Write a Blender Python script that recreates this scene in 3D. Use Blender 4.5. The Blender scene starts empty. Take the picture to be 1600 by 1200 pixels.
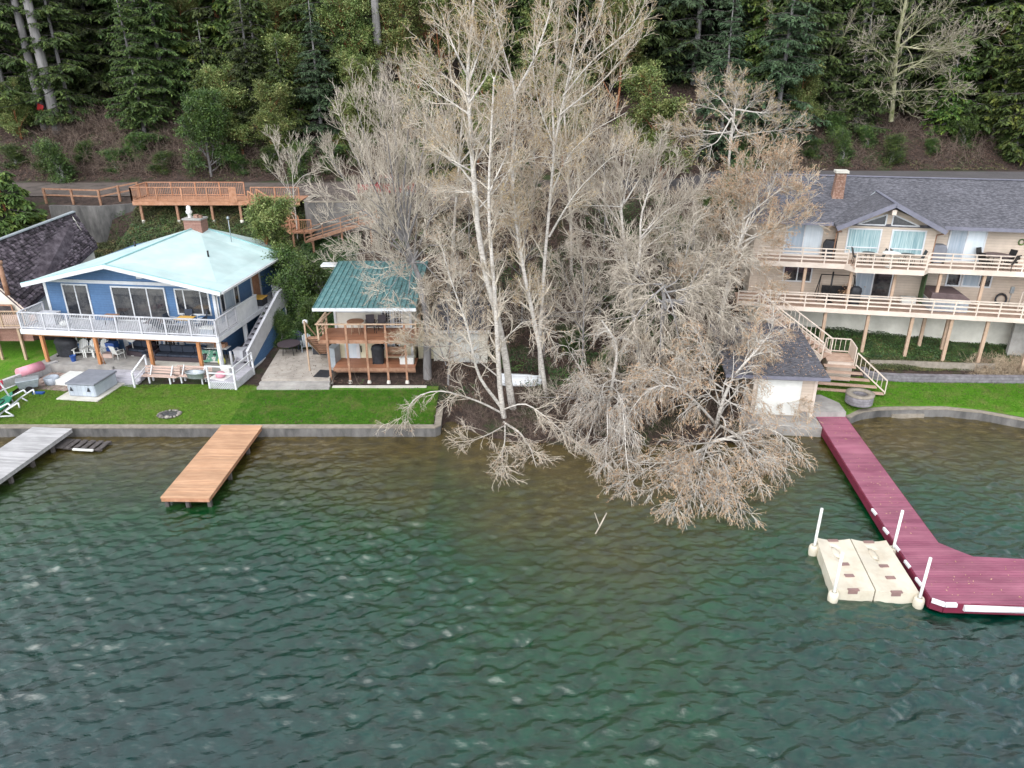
import bpy, math, random
import numpy as np
from mathutils import Vector, Matrix
S = bpy.context.scene
COL = S.collection
R = math.radians
# ---------------------------------------------------------------- camera
cam = bpy.data.cameras.new("camera"); camo = bpy.data.objects.new("camera", cam); COL.objects.link(camo)
cam.sensor_width = 36.0; cam.lens = 36.0 * 1150.0 / 1600.0
cam.clip_start = 0.5; cam.clip_end = 4000
PITCH = 23.3; CH = 18.0
camo.location = (0, 0, CH); camo.rotation_euler = (R(90 - PITCH), 0, 0)
S.camera = camo
# ---------------------------------------------------------------- light: thin bright overcast, soft sun from behind-left
SUN_EL, SUN_AZ = 44.0, 207.0          # azimuth clockwise from +Y, sun stands behind the camera to the left
w = bpy.data.worlds.new("World"); S.world = w; w.use_nodes = True
wn = w.node_tree.nodes; wl = w.node_tree.links; wn.clear()
wo = wn.new("ShaderNodeOutputWorld"); bg = wn.new("ShaderNodeBackground"); bg.inputs[1].default_value = 0.15
sky = wn.new("ShaderNodeTexSky"); sky.sky_type = 'NISHITA'; sky.sun_disc = False
sky.sun_elevation = R(SUN_EL); sky.sun_rotation = R(SUN_AZ); sky.air_density = 1.0; sky.dust_density = 1.0; sky.ozone_density = 1.0
hs = wn.new("ShaderNodeHueSaturation"); hs.inputs['Saturation'].default_value = 0.12; hs.inputs['Value'].default_value = 2.3
nz = wn.new("ShaderNodeTexNoise"); nz.inputs['Scale'].default_value = 2.2; nz.inputs['Detail'].default_value = 5
rp = wn.new("ShaderNodeValToRGB"); rp.color_ramp.elements[0].position = .35; rp.color_ramp.elements[0].color = (.50, .58, .70, 1)
rp.color_ramp.elements[1].position = .68; rp.color_ramp.elements[1].color = (1.3, 1.28, 1.25, 1)
mx = wn.new("ShaderNodeMix"); mx.data_type = 'RGBA'; mx.blend_type = 'MULTIPLY'; mx.inputs[0].default_value = 1
wl.new(sky.outputs[0], hs.inputs['Color']); wl.new(nz.outputs[0], rp.inputs[0])
wl.new(hs.outputs[0], mx.inputs[6]); wl.new(rp.outputs[0], mx.inputs[7]); wl.new(mx.outputs[2], bg.inputs[0]); wl.new(bg.outputs[0], wo.inputs[0])
sl = bpy.data.lights.new("sun", 'SUN'); sl.energy = 1.3; sl.angle = R(70); sl.color = (1, .95, .88)
so = bpy.data.objects.new("sun", sl); COL.objects.link(so)
sd = Vector((math.sin(R(SUN_AZ)) * math.cos(R(SUN_EL)), math.cos(R(SUN_AZ)) * math.cos(R(SUN_EL)), math.sin(R(SUN_EL))))
so.rotation_euler = (-sd).to_track_quat('-Z', 'Y').to_euler(); so.location = (-20, -30, 60)
vs = S.view_settings; vs.view_transform = 'Standard'; vs.look = 'None'; vs.gamma = 1; vs.use_curve_mapping = False
vs.exposure = 0.30
S.cycles.max_bounces = 5; S.cycles.diffuse_bounces = 3; S.cycles.glossy_bounces = 3; S.cycles.transparent_max_bounces = 8
S.cycles.caustics_reflective = False; S.cycles.caustics_refractive = False

# ---------------------------------------------------------------- helpers
F_ = 1150.0; _c = math.cos(R(PITCH)); _s = math.sin(R(PITCH))
def T(px, py, y):
    """world point seen at that spot of the photo, at distance y in front of the camera"""
    u = (px - 800) / F_; v = (600 - py) / F_
    t = y / (_c + v * _s)
    return (u * t, y, CH + (-_s + v * _c) * t)
def G(px, py, z):
    u = (px - 800) / F_; v = (600 - py) / F_
    t = (z - CH) / (-_s + v * _c)
    return (u * t, (_c + v * _s) * t, z)

MATS = {}
def mat(name, c1, c2=None, scale=4.0, rough=.7, bump=.0, bscale=None, metal=0, stretch=(1, 1, 1), rnd=.0, spec=.5, c3=None, wave=None, detail=6, lo=.35, hi=.65, isl=0):
    m = bpy.data.materials.new(name); m.use_nodes = True; MATS[name] = m
    n = m.node_tree.nodes; l = m.node_tree.links; b = n['Principled BSDF']
    c2 = c2 or tuple(x * .8 for x in c1)
    tc = n.new("ShaderNodeTexCoord"); mp = n.new("ShaderNodeMapping"); mp.inputs['Scale'].default_value = stretch
    l.new(tc.outputs['Object'], mp.inputs[0])
    t = n.new("ShaderNodeTexNoise"); t.inputs['Scale'].default_value = scale; t.inputs['Detail'].default_value = detail; t.inputs['Roughness'].default_value = .65
    l.new(mp.outputs[0], t.inputs['Vector'])
    r = n.new("ShaderNodeValToRGB"); r.color_ramp.elements[0].position = lo; r.color_ramp.elements[1].position = hi
    r.color_ramp.elements[0].color = (*c1, 1); r.color_ramp.elements[1].color = (*c2, 1)
    if c3:
        e = r.color_ramp.elements.new((lo + hi) / 2); e.color = (*c3, 1)
    l.new(t.outputs['Fac'], r.inputs[0])
    # slow large-scale weathering
    t2 = n.new("ShaderNodeTexNoise"); t2.inputs['Scale'].default_value = .6; t2.inputs['Detail'].default_value = 3
    l.new(tc.outputs['Object'], t2.inputs['Vector'])
    mr = n.new("ShaderNodeMapRange"); mr.inputs['From Min'].default_value = .3; mr.inputs['From Max'].default_value = .7
    mr.inputs['To Min'].default_value = .86; mr.inputs['To Max'].default_value = 1.1; l.new(t2.outputs['Fac'], mr.inputs[0])
    val = mr.outputs[0]
    if rnd:
        oi = n.new("ShaderNodeObjectInfo"); m2 = n.new("ShaderNodeMapRange"); m2.inputs['To Min'].default_value = 1 - rnd; m2.inputs['To Max'].default_value = 1 + rnd
        l.new(oi.outputs['Random'], m2.inputs[0]); mm = n.new("ShaderNodeMath"); mm.operation = 'MULTIPLY'
        l.new(mr.outputs[0], mm.inputs[0]); l.new(m2.outputs[0], mm.inputs[1]); val = mm.outputs[0]
    h = n.new("ShaderNodeHueSaturation"); l.new(r.outputs[0], h.inputs['Color']); l.new(val, h.inputs['Value'])
    if rnd:
        m3 = n.new("ShaderNodeMapRange"); m3.inputs['To Min'].default_value = .485; m3.inputs['To Max'].default_value = .515
        l.new(oi.outputs['Random'], m3.inputs[0]); l.new(m3.outputs[0], h.inputs['Hue'])
    out = h.outputs[0]
    if isl:      # every loose piece (leaf, shake, plank) gets its own tone
        ge = n.new("ShaderNodeNewGeometry"); m4 = n.new("ShaderNodeMapRange"); m4.inputs['To Min'].default_value = 1 - isl; m4.inputs['To Max'].default_value = 1 + isl
        l.new(ge.outputs['Random Per Island'], m4.inputs[0]); h4 = n.new("ShaderNodeHueSaturation"); l.new(out, h4.inputs['Color']); l.new(m4.outputs[0], h4.inputs['Value']); out = h4.outputs[0]
    if wave:   # (axis, frequency per metre, depth, line darkness) : boards / siding / seams
        ax, fq, wd, dk = wave
        sx = n.new("ShaderNodeSeparateXYZ"); l.new(tc.outputs['Object'], sx.inputs[0])
        q = n.new("ShaderNodeMath"); q.operation = 'MULTIPLY'; q.inputs[1].default_value = fq; l.new(sx.outputs['XYZ'.index(ax)], q.inputs[0])
        f = n.new("ShaderNodeMath"); f.operation = 'FRACT'; l.new(q.outputs[0], f.inputs[0])
        fl = n.new("ShaderNodeMath"); fl.operation = 'FLOOR'; l.new(q.outputs[0], fl.inputs[0])
        wnz = n.new("ShaderNodeTexWhiteNoise"); wnz.noise_dimensions = '1D'; l.new(fl.outputs[0], wnz.inputs['W'])
        st = n.new("ShaderNodeMath"); st.operation = 'LESS_THAN'; st.inputs[1].default_value = .12; l.new(f.outputs[0], st.inputs[0])
        a = n.new("ShaderNodeMath"); a.operation = 'MULTIPLY_ADD'; a.inputs[1].default_value = -dk; a.inputs[2].default_value = 1.0; l.new(st.outputs[0], a.inputs[0])
        a2 = n.new("ShaderNodeMapRange"); a2.inputs['To Min'].default_value = 1 - dk * .35; a2.inputs['To Max'].default_value = 1 + dk * .25; l.new(wnz.outputs[0], a2.inputs[0])
        a3 = n.new("ShaderNodeMath"); a3.operation = 'MULTIPLY'; l.new(a.outputs[0], a3.inputs[0]); l.new(a2.outputs[0], a3.inputs[1])
        h2 = n.new("ShaderNodeHueSaturation"); l.new(out, h2.inputs['Color']); l.new(a3.outputs[0], h2.inputs['Value']); out = h2.outputs[0]
        b1 = n.new("ShaderNodeBump"); b1.inputs['Distance'].default_value = wd; b1.inputs['Strength'].default_value = .6
        inv = n.new("ShaderNodeMath"); inv.operation = 'SUBTRACT'; inv.inputs[0].default_value = 1; l.new(st.outputs[0], inv.inputs[1]); l.new(inv.outputs[0], b1.inputs['Height'])
        l.new(b1.outputs[0], b.inputs['Normal']); nb = b1
    else: nb = None
    l.new(out, b.inputs['Base Color'])
    b.inputs['Roughness'].default_value = rough; b.inputs['Metallic'].default_value = metal; b.inputs['Specular IOR Level'].default_value = spec
    if bump:
        bt = n.new("ShaderNodeTexNoise"); bt.inputs['Scale'].default_value = bscale or scale * 3; bt.inputs['Detail'].default_value = 5
        l.new(mp.outputs[0], bt.inputs['Vector'])
        bp = n.new("ShaderNodeBump"); bp.inputs['Distance'].default_value = bump; bp.inputs['Strength'].default_value = .8
        l.new(bt.outputs['Fac'], bp.inputs['Height'])
        if nb: l.new(nb.outputs[0], bp.inputs['Normal'])
        l.new(bp.outputs[0], b.inputs['Normal'])
    return m

def mesh_np(name, V, Fq, material, parent=None, smooth=False, Ft=None):
    """V (n,3); Fq (m,4) quads; Ft (k,3) triangles"""
    V = np.asarray(V, dtype=np.float32).reshape(-1, 3)
    me = bpy.data.meshes.new(name)
    Fq = np.zeros((0, 4), np.int32) if Fq is None else np.asarray(Fq, dtype=np.int32).reshape(-1, 4)
    Ft = np.zeros((0, 3), np.int32) if Ft is None else np.asarray(Ft, dtype=np.int32).reshape(-1, 3)
    me.vertices.add(len(V)); me.vertices.foreach_set("co", V.ravel())
    nl = Fq.size + Ft.size
    me.loops.add(nl); me.loops.foreach_set("vertex_index", np.concatenate([Fq.ravel(), Ft.ravel()]).astype(np.int32))
    me.polygons.add(len(Fq) + len(Ft))
    st = np.concatenate([np.arange(len(Fq)) * 4, Fq.size + np.arange(len(Ft)) * 3]).astype(np.int32)
    me.polygons.foreach_set("loop_start", st)
    if smooth: me.polygons.foreach_set("use_smooth", np.ones(len(st), dtype=bool))
    me.update(calc_edges=True)
    me.materials.append(material)
    o = bpy.data.objects.new(name, me); COL.objects.link(o)
    if parent: o.parent = parent
    return o

def tag(o, label, cat, group=None, kind=None):
    if kind: o['kind'] = kind
    if label: o['label'] = label
    if cat: o['category'] = cat
    if group: o['group'] = group
    return o
def struct(o, label=None, kind='structure'):
    o['kind'] = kind
    if label: o['label'] = label
    return o
def thing(name, label, cat, loc=(0, 0, 0), rz=0, group=None):
    o = bpy.data.objects.new(name, None); COL.objects.link(o); o.empty_display_size = .3
    o.location = loc; o.rotation_euler = (0, 0, R(rz))
    return tag(o, label, cat, group)
def copy_tree(o, parent=None, loc=None, rz=None, sc=None):
    c = o.copy(); COL.objects.link(c)
    if parent: c.parent = parent
    if loc is not None: c.location = loc
    if rz is not None: c.rotation_euler = (0, 0, R(rz))
    if sc is not None: c.scale = sc if hasattr(sc, '__len__') else (sc, sc, sc)
    for ch in list(o.children): copy_tree(ch, c)
    return c

class MB:
    def __init__(s): s.v = []; s.f = []; s.sm = []
    def add(s, vs, fs, sm=False):
        n = len(s.v); s.v += [tuple(p) for p in vs]; s.f += [tuple(i + n for i in f) for f in fs]; s.sm += [sm] * len(fs); return s
    def box(s, x0, x1, y0, y1, z0, z1):
        return s.add([(x0, y0, z0), (x1, y0, z0), (x1, y1, z0), (x0, y1, z0), (x0, y0, z1), (x1, y0, z1), (x1, y1, z1), (x0, y1, z1)],
                     [(0, 3, 2, 1), (4, 5, 6, 7), (0, 1, 5, 4), (1, 2, 6, 5), (2, 3, 7, 6), (3, 0, 4, 7)])
    def beam(s, p, q, w, h):
        p = Vector(p); q = Vector(q); d = (q - p).normalized()
        up = Vector((0, 0, 1)) if abs(d.z) < .95 else Vector((0, 1, 0))
        a = d.cross(up).normalized() * (w / 2); b = a.cross(d).normalized() * (h / 2)
        vs = [p - a - b, p + a - b, p + a + b, p - a + b, q - a - b, q + a - b, q + a + b, q - a + b]
        return s.add(vs, [(0, 3, 2, 1), (4, 5, 6, 7), (0, 1, 5, 4), (1, 2, 6, 5), (2, 3, 7, 6), (3, 0, 4, 7)])
    def cyl(s, p, q, r0, r1=None, n=12):
        r1 = r0 if r1 is None else r1
        p = Vector(p); q = Vector(q); d = (q - p).normalized()
        up = Vector((0, 0, 1)) if abs(d.z) < .95 else Vector((1, 0, 0))
        a = d.cross(up).normalized(); b = a.cross(d).normalized()
        vs = []
        for c, r in ((p, r0), (q, r1)):
            for i in range(n):
                t = 2 * math.pi * i / n; vs.append(c + a * (r * math.cos(t)) + b * (r * math.sin(t)))
        s.add(vs, [(i, (i + 1) % n, n + (i + 1) % n, n + i) for i in range(n)], True)
        m = len(s.v) - 2 * n
        s.f += [tuple(m + i for i in reversed(range(n))), tuple(m + n + i for i in range(n))]; s.sm += [False, False]
        return s
    def tube(s, pts, r, n=6):
        for a, b in zip(pts[:-1], pts[1:]): s.cyl(a, b, r, r, n)
        return s
    def lathe(s, prof, c=(0, 0, 0), n=20, sx=1, sy=1):
        vs = []; fs = []
        for r, z in prof:
            for i in range(n):
                t = 2 * math.pi * i / n; vs.append((c[0] + sx * r * math.cos(t), c[1] + sy * r * math.sin(t), c[2] + z))
        for k in range(len(prof) - 1):
            for i in range(n): fs.append((k * n + i, k * n + (i + 1) % n, (k + 1) * n + (i + 1) % n, (k + 1) * n + i))
        return s.add(vs, fs, True)
    def disc(s, c, r, h, n=20, sx=1, sy=1):
        vs = [(c[0] + sx * r * math.cos(2 * math.pi * i / n), c[1] + sy * r * math.sin(2 * math.pi * i / n), c[2] + z) for z in (0, h) for i in range(n)]
        return s.add(vs, [(i, (i + 1) % n, n + (i + 1) % n, n + i) for i in range(n)] + [tuple(reversed(range(n))), tuple(range(n, 2 * n))])
    def prism(s, poly, ax, a0, a1):
        """poly = 2D points; ax 'x': points are (y,z), 'y': (x,z), 'z': (x,y)"""
        n = len(poly)
        def P(p, a): return (a, p[0], p[1]) if ax == 'x' else ((p[0], a, p[1]) if ax == 'y' else (p[0], p[1], a))
        vs = [P(p, a0) for p in poly] + [P(p, a1) for p in poly]
        return s.add(vs, [(i, (i + 1) % n, n + (i + 1) % n, n + i) for i in range(n)] + [tuple(reversed(range(n))), tuple(range(n, 2 * n))])
    def slab(s, quad, t):
        """4 corner points (any plane) thickened downwards by t"""
        vs = [Vector(p) for p in quad] + [Vector(p) - Vector((0, 0, t)) for p in quad]; n = len(quad)
        return s.add(vs, [tuple(range(n)), tuple(reversed(range(n, 2 * n)))] + [(i, n + i, n + (i + 1) % n, (i + 1) % n) for i in range(n)])
    def build(s, name, m, parent=None, bevel=0):
        me = bpy.data.meshes.new(name); me.from_pydata([tuple(p) for p in s.v], [], s.f)
        me.polygons.foreach_set("use_smooth", s.sm)
        import bmesh
        bm = bmesh.new(); bm.from_mesh(me); bmesh.ops.recalc_face_normals(bm, faces=bm.faces); bm.to_mesh(me); bm.free()
        me.materials.append(m if not isinstance(m, str) else MATS[m]); me.update()
        o = bpy.data.objects.new(name, me); COL.objects.link(o)
        if parent: o.parent = parent
        if bevel:
            b = o.modifiers.new("bevel", 'BEVEL'); b.width = bevel; b.segments = 2; b.limit_method = 'ANGLE'
        return o
# ---------------------------------------------------------------- materials
mat('siding_blue', (.072, .155, .30), (.09, .185, .35), 6, .5, wave=('Z', 6.5, .02, .22))
mat('white_trim', (.70, .71, .72), (.60, .61, .63), 3, .5)
mat('roof_pale', (.56, .70, .69), (.50, .655, .645), .9, .45, .004, 3)
mat('roof_seam', (.33, .60, .60), (.28, .52, .54), 2, .4)
mat('brick', (.25, .12, .09), (.35, .2, .16), 14, .85, .01, wave=('Z', 11, .01, .4))
mat('brick_tan', (.20, .105, .075), (.42, .31, .25), 9, .85, .015, c3=(.30, .17, .12), wave=('Z', 9, .01, .3))
mat('deck_white', (.50, .50, .53), (.60, .60, .63), 3, .6, wave=('X', 3, .004, .1))
mat('deck_grey', (.36, .35, .385), (.47, .455, .49), 3, .7, isl=.1)
mat('cedar_post', (.42, .17, .06), (.55, .26, .12), 6, .7, .004, stretch=(1, 1, .2))
mat('concrete', (.26, .25, .235), (.38, .365, .34), 1.6, .9, .008, 30, c3=(.33, .31, .29))
mat('foundation_paint', (.70, .67, .58), (.82, .79, .70), 1.2, .9, .006, 20)
mat('concrete_dark', (.07, .068, .066), (.20, .19, .18), 1.3, .9, .01, 20, stretch=(1, 1, .35))
mat('concrete_pale', (.50, .47, .41), (.62, .60, .53), 1.2, .9, .006, 20)
mat('glass', (.02, .022, .028), (.10, .095, .09), 1.6, .08, spec=.9, lo=.45, hi=.7)
mat('glass_sheer', (.30, .37, .44), (.42, .48, .54), 1.6, .12, spec=.8, stretch=(6, 6, .3))
mat('glass_white', (.62, .70, .75), (.72, .78, .82), 1.6, .12, spec=.8, stretch=(8, 8, .2))
mat('curtain_teal', (.15, .28, .31), (.44, .56, .56), 7, .5, stretch=(2.2, 2.2, .08), spec=.8)
mat('black_cloth', (.012, .013, .017), (.03, .032, .04), 5, .6, .02, 6)
mat('navy_cushion', (.02, .03, .05), (.035, .045, .07), 5, .8, .01, 6)
mat('wicker', (.035, .025, .03), (.07, .05, .06), 30, .6)
mat('plastic_white', (.78, .78, .74), (.7, .7, .66), 3, .4)
mat('plastic_blue', (.02, .09, .35), (.02, .07, .28), 3, .35)
mat('plastic_red', (.55, .02, .06), (.45, .02, .05), 3, .35)
mat('plastic_green', (.06, .42, .25), (.05, .34, .2), 3, .35)
mat('plastic_pink', (.75, .35, .42), (.68, .28, .35), 3, .5)
mat('plastic_grey', (.26, .29, .31), (.33, .36, .38), 3, .45)
mat('yellow', (.75, .62, .05), (.5, .6, .08), 9, .5)
mat('tabletop_yellow', (.70, .38, .06), (.78, .46, .1), 4, .45)
mat('galvanised', (.30, .34, .37), (.42, .46, .48), 7, .35, metal=.5)
mat('tub_shell', (.36, .40, .46), (.44, .48, .53), 3, .5, wave=('X', 4, .01, .2))
mat('tub_cover', (.17, .18, .21), (.22, .23, .26), 3, .7, .01, 4)
mat('bench_wood', (.48, .34, .29), (.58, .44, .37), 5, .7, stretch=(.3, 4, 4))
mat('stone', (.06, .055, .05), (.30, .27, .24), 3, .9, .02, 8, rnd=.25)
mat('ash', (.015, .015, .016), (.1, .1, .1), 8, .95, .02)
mat('paver', (.2, .17, .15), (.38, .33, .29), 2.2, .9, .01, c3=(.28, .2, .17))
mat('aggregate', (.30, .27, .235), (.42, .385, .34), 2.2, .95, .01, 60, c3=(.36, .32, .28))
mat('dock_orange', (.44, .24, .135), (.57, .345, .21), 2.5, .7, stretch=(.4, 3, 1), isl=.12)
mat('dock_grey', (.34, .33, .33), (.50, .49, .49), 2.5, .85, stretch=(.4, 3, 1), isl=.13)
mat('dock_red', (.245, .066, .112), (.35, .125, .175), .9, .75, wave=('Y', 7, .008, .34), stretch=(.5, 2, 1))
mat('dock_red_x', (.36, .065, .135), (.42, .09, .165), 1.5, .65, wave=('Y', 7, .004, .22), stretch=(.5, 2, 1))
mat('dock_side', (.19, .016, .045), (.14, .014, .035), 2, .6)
mat('bumper', (.8, .8, .82), (.72, .72, .72), 3, .4)
mat('float_tan', (.56, .49, .38), (.66, .60, .49), 1.6, .6, .006, 9, c3=(.62, .56, .45))
mat('float_slot', (.28, .17, .15), (.22, .14, .13), 3, .7)
mat('roof_green', (.055, .165, .175), (.15, .29, .29), 3.5, .32, metal=.1)
mat('cream_wall', (.74, .67, .46), (.80, .74, .55), 1.5, .7)
mat('cream_plain', (.80, .77, .68), (.74, .70, .60), 1.5, .7)
mat('cabin_deck', (.30, .12, .06), (.40, .185, .105), 2, .6, stretch=(.5, 3, 1), isl=.12)
mat('brown_wood', (.27, .13, .075), (.40, .235, .15), 4, .75, .004)
mat('rail_wood', (.40, .27, .18), (.52, .38, .27), 4, .75)
mat('orange_wood', (.36, .165, .085), (.50, .265, .165), 4, .75, .004, isl=.12)
mat('tan_siding', (.55, .455, .365), (.62, .52, .425), 2, .65, wave=('Z', 6, .02, .16))
mat('tan_trim', (.64, .54, .455), (.72, .62, .53), 2, .6)
mat('tan_deck', (.38, .255, .19), (.48, .34, .26), 3, .7, isl=.1)
mat('tan_post', (.44, .30, .205), (.53, .385, .28), 4, .7)
mat('shingle', (.05, .05, .06), (.165, .16, .18), 4.5, .9, .02, 14, c3=(.095, .094, .108), wave=('Y', 6, .012, .2), stretch=(1, 2.2, 1), lo=.38, hi=.62)
mat('shake', (.035, .026, .034), (.12, .10, .115), 2.5, .95, .02, 12, c3=(.07, .056, .066), isl=.75)
mat('fascia_grey', (.16, .16, .2), (.2, .2, .25), 3, .6)
mat('dirt_road', (.06, .046, .04), (.115, .09, .08), 1.2, .95, .02, 15, c3=(.11, .088, .075))
mat('asphalt', (.075, .068, .07), (.105, .095, .096), 5, .95, .01)
mat('black_metal', (.012, .012, .014), (.03, .03, .03), 8, .4, metal=.3)
mat('cover_brown', (.09, .06, .06), (.13, .09, .09), 3, .6, .03, 3)
mat('car_red', (.28, .01, .02), (.2, .01, .02), 3, .25)
mat('tyre', (.01, .01, .01), (.03, .03, .03), 8, .9)
mat('block_wall', (.14, .13, .14), (.25, .235, .25), 4, .9, .02, 7, wave=('Z', 6, .02, .35))
mat('painted_green', (.05, .22, .13), (.6, .6, .55), 3.5, .5, lo=.5, hi=.54)
mat('boat_white', (.80, .82, .84), (.74, .76, .78), 2, .35)
mat('bed_wall_cap', (.22, .19, .15), (.32, .28, .23), 4, .9)
mat('sign_red', (.6, .03, .03), (.5, .02, .02), 3, .5)
# bark
mat('bark_dark', (.06, .05, .045), (.14, .125, .12), 4, .95, .03, 12, stretch=(1, 1, .15), rnd=.2)
mat('bark_grey', (.17, .16, .155), (.30, .285, .28), 4, .95, .03, 12, stretch=(1, 1, .15), rnd=.15)
mat('bark_red', (.25, .09, .035), (.36, .15, .07), 3, .8, .02)
mat('bark_pale', (.30, .27, .235), (.62, .585, .53), 5, .85, .01, 14, c3=(.52, .48, .43), stretch=(1, 1, 2.5))
mat('bark_branch', (.48, .42, .335), (.70, .63, .53), 5, .85)
mat('twig_tan', (.36, .27, .18), (.60, .48, .345), 1.2, .85)
mat('twig_grey', (.35, .295, .235), (.58, .51, .43), 1.2, .85)
mat('twig_moss', (.16, .17, .06), (.40, .38, .26), 1.5, .9)
mat('twig_brown', (.10, .068, .05), (.24, .18, .145), 1.0, .9)
mat('catkin', (.40, .235, .13), (.58, .38, .24), 1.0, .8)
mat('catkin_olive', (.42, .29, .10), (.58, .43, .20), 1.0, .8)
# foliage
mat('needle', (.024, .046, .010), (.105, .14, .028), .9, .75, rnd=.4, c3=(.050, .082, .017), isl=.45)
mat('needle_blue', (.024, .054, .022), (.09, .145, .062), .9, .75, rnd=.3, c3=(.045, .085, .035), isl=.4)
mat('cedar_leaf', (.04, .08, .010), (.19, .235, .035), .8, .7, rnd=.3, c3=(.055, .10, .016), isl=.35)
mat('madrona_leaf', (.07, .11, .024), (.36, .38, .14), 1.3, .5, rnd=.2, c3=(.12, .16, .04), isl=.45)
mat('laurel_leaf', (.032, .068, .015), (.14, .20, .045), 1.6, .5, rnd=.2, c3=(.06, .105, .024), isl=.4)
mat('ivy_leaf', (.018, .055, .014), (.085, .15, .035), 1.4, .55, c3=(.04, .085, .02), isl=.5)
mat('bramble_leaf', (.05, .07, .018), (.16, .13, .05), 1.1, .7, c3=(.075, .085, .03), isl=.5)
mat('litter', (.06, .034, .026), (.14, .088, .066), 3, .95, c3=(.095, .058, .042), isl=.45)

def ground_material():
    m = bpy.data.materials.new('forest_ground'); m.use_nodes = True; MATS['forest_ground'] = m
    n = m.node_tree.nodes; l = m.node_tree.links; b = n['Principled BSDF']; b.inputs['Roughness'].default_value = .95
    tc = n.new("ShaderNodeTexCoord")
    def noise(s, d=6):
        t = n.new("ShaderNodeTexNoise"); t.inputs['Scale'].default_value = s; t.inputs['Detail'].default_value = d; t.inputs['Roughness'].default_value = .7
        l.new(tc.outputs['Object'], t.inputs['Vector']); return t
    a = noise(2.5); ra = n.new("ShaderNodeValToRGB"); ra.color_ramp.elements[0].position = .35; ra.color_ramp.elements[1].position = .7
    ra.color_ramp.elements[0].color = (.028, .018, .014, 1); ra.color_ramp.elements[1].color = (.09, .058, .045, 1); l.new(a.outputs[0], ra.inputs[0])
    g = noise(.35, 8); rg = n.new("ShaderNodeValToRGB"); rg.color_ramp.elements[0].position = .52; rg.color_ramp.elements[1].position = .62
    l.new(g.outputs[0], rg.inputs[0])
    c = noise(5); rc = n.new("ShaderNodeValToRGB"); rc.color_ramp.elements[0].color = (.02, .034, .009, 1); rc.color_ramp.elements[1].color = (.05, .066, .02, 1); l.new(c.outputs[0], rc.inputs[0])
    mx = n.new("ShaderNodeMix"); mx.data_type = 'RGBA'; l.new(rg.outputs[0], mx.inputs[0]); l.new(ra.outputs[0], mx.inputs[6]); l.new(rc.outputs[0], mx.inputs[7])
    l.new(mx.outputs[2], b.inputs['Base Color'])
    bt = noise(6); bp = n.new("ShaderNodeBump"); bp.inputs['Distance'].default_value = .12; l.new(bt.outputs[0], bp.inputs['Height']); l.new(bp.outputs[0], b.inputs['Normal'])
ground_material()

def grass_material(name='grass', ga=(.045, .15, .008), gb=(.12, .27, .018)):
    m = bpy.data.materials.new(name); m.use_nodes = True; MATS[name] = m
    n = m.node_tree.nodes; l = m.node_tree.links; b = n['Principled BSDF']; b.inputs['Roughness'].default_value = .85; b.inputs['Specular IOR Level'].default_value = .2
    tc = n.new("ShaderNodeTexCoord")
    def noise(s, d=6, st=(1, 1, 1)):
        mp = n.new("ShaderNodeMapping"); mp.inputs['Scale'].default_value = st; l.new(tc.outputs['Object'], mp.inputs[0])
        t = n.new("ShaderNodeTexNoise"); t.inputs['Scale'].default_value = s; t.inputs['Detail'].default_value = d; t.inputs['Roughness'].default_value = .7
        l.new(mp.outputs[0], t.inputs['Vector']); return t
    a = noise(7, 8); ra = n.new("ShaderNodeValToRGB"); ra.color_ramp.elements[0].position = .3; ra.color_ramp.elements[1].position = .7
    ra.color_ramp.elements[0].color = (*ga, 1); ra.color_ramp.elements[1].color = (*gb, 1); l.new(a.outputs[0], ra.inputs[0])
    g = noise(1.1, 7); rg = n.new("ShaderNodeValToRGB"); rg.color_ramp.elements[0].position = .47; rg.color_ramp.elements[1].position = .74
    l.new(g.outputs[0], rg.inputs[0])
    mx = n.new("ShaderNodeMix"); mx.data_type = 'RGBA'; l.new(rg.outputs[0], mx.inputs[0]); l.new(ra.outputs[0], mx.inputs[6]); mx.inputs[7].default_value = (.17, .19, .055, 1)
    l.new(mx.outputs[2], b.inputs['Base Color'])
    bt = noise(14, 4, (1, 1, 1)); bp = n.new("ShaderNodeBump"); bp.inputs['Distance'].default_value = .05; bp.inputs['Strength'].default_value = .7; l.new(bt.outputs[0], bp.inputs['Height']); l.new(bp.outputs[0], b.inputs['Normal'])
grass_material(); grass_material('grass_light', (.06, .15, .012), (.15, .26, .03)); grass_material('grass_deep', (.035, .12, .008), (.095, .22, .018))

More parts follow.
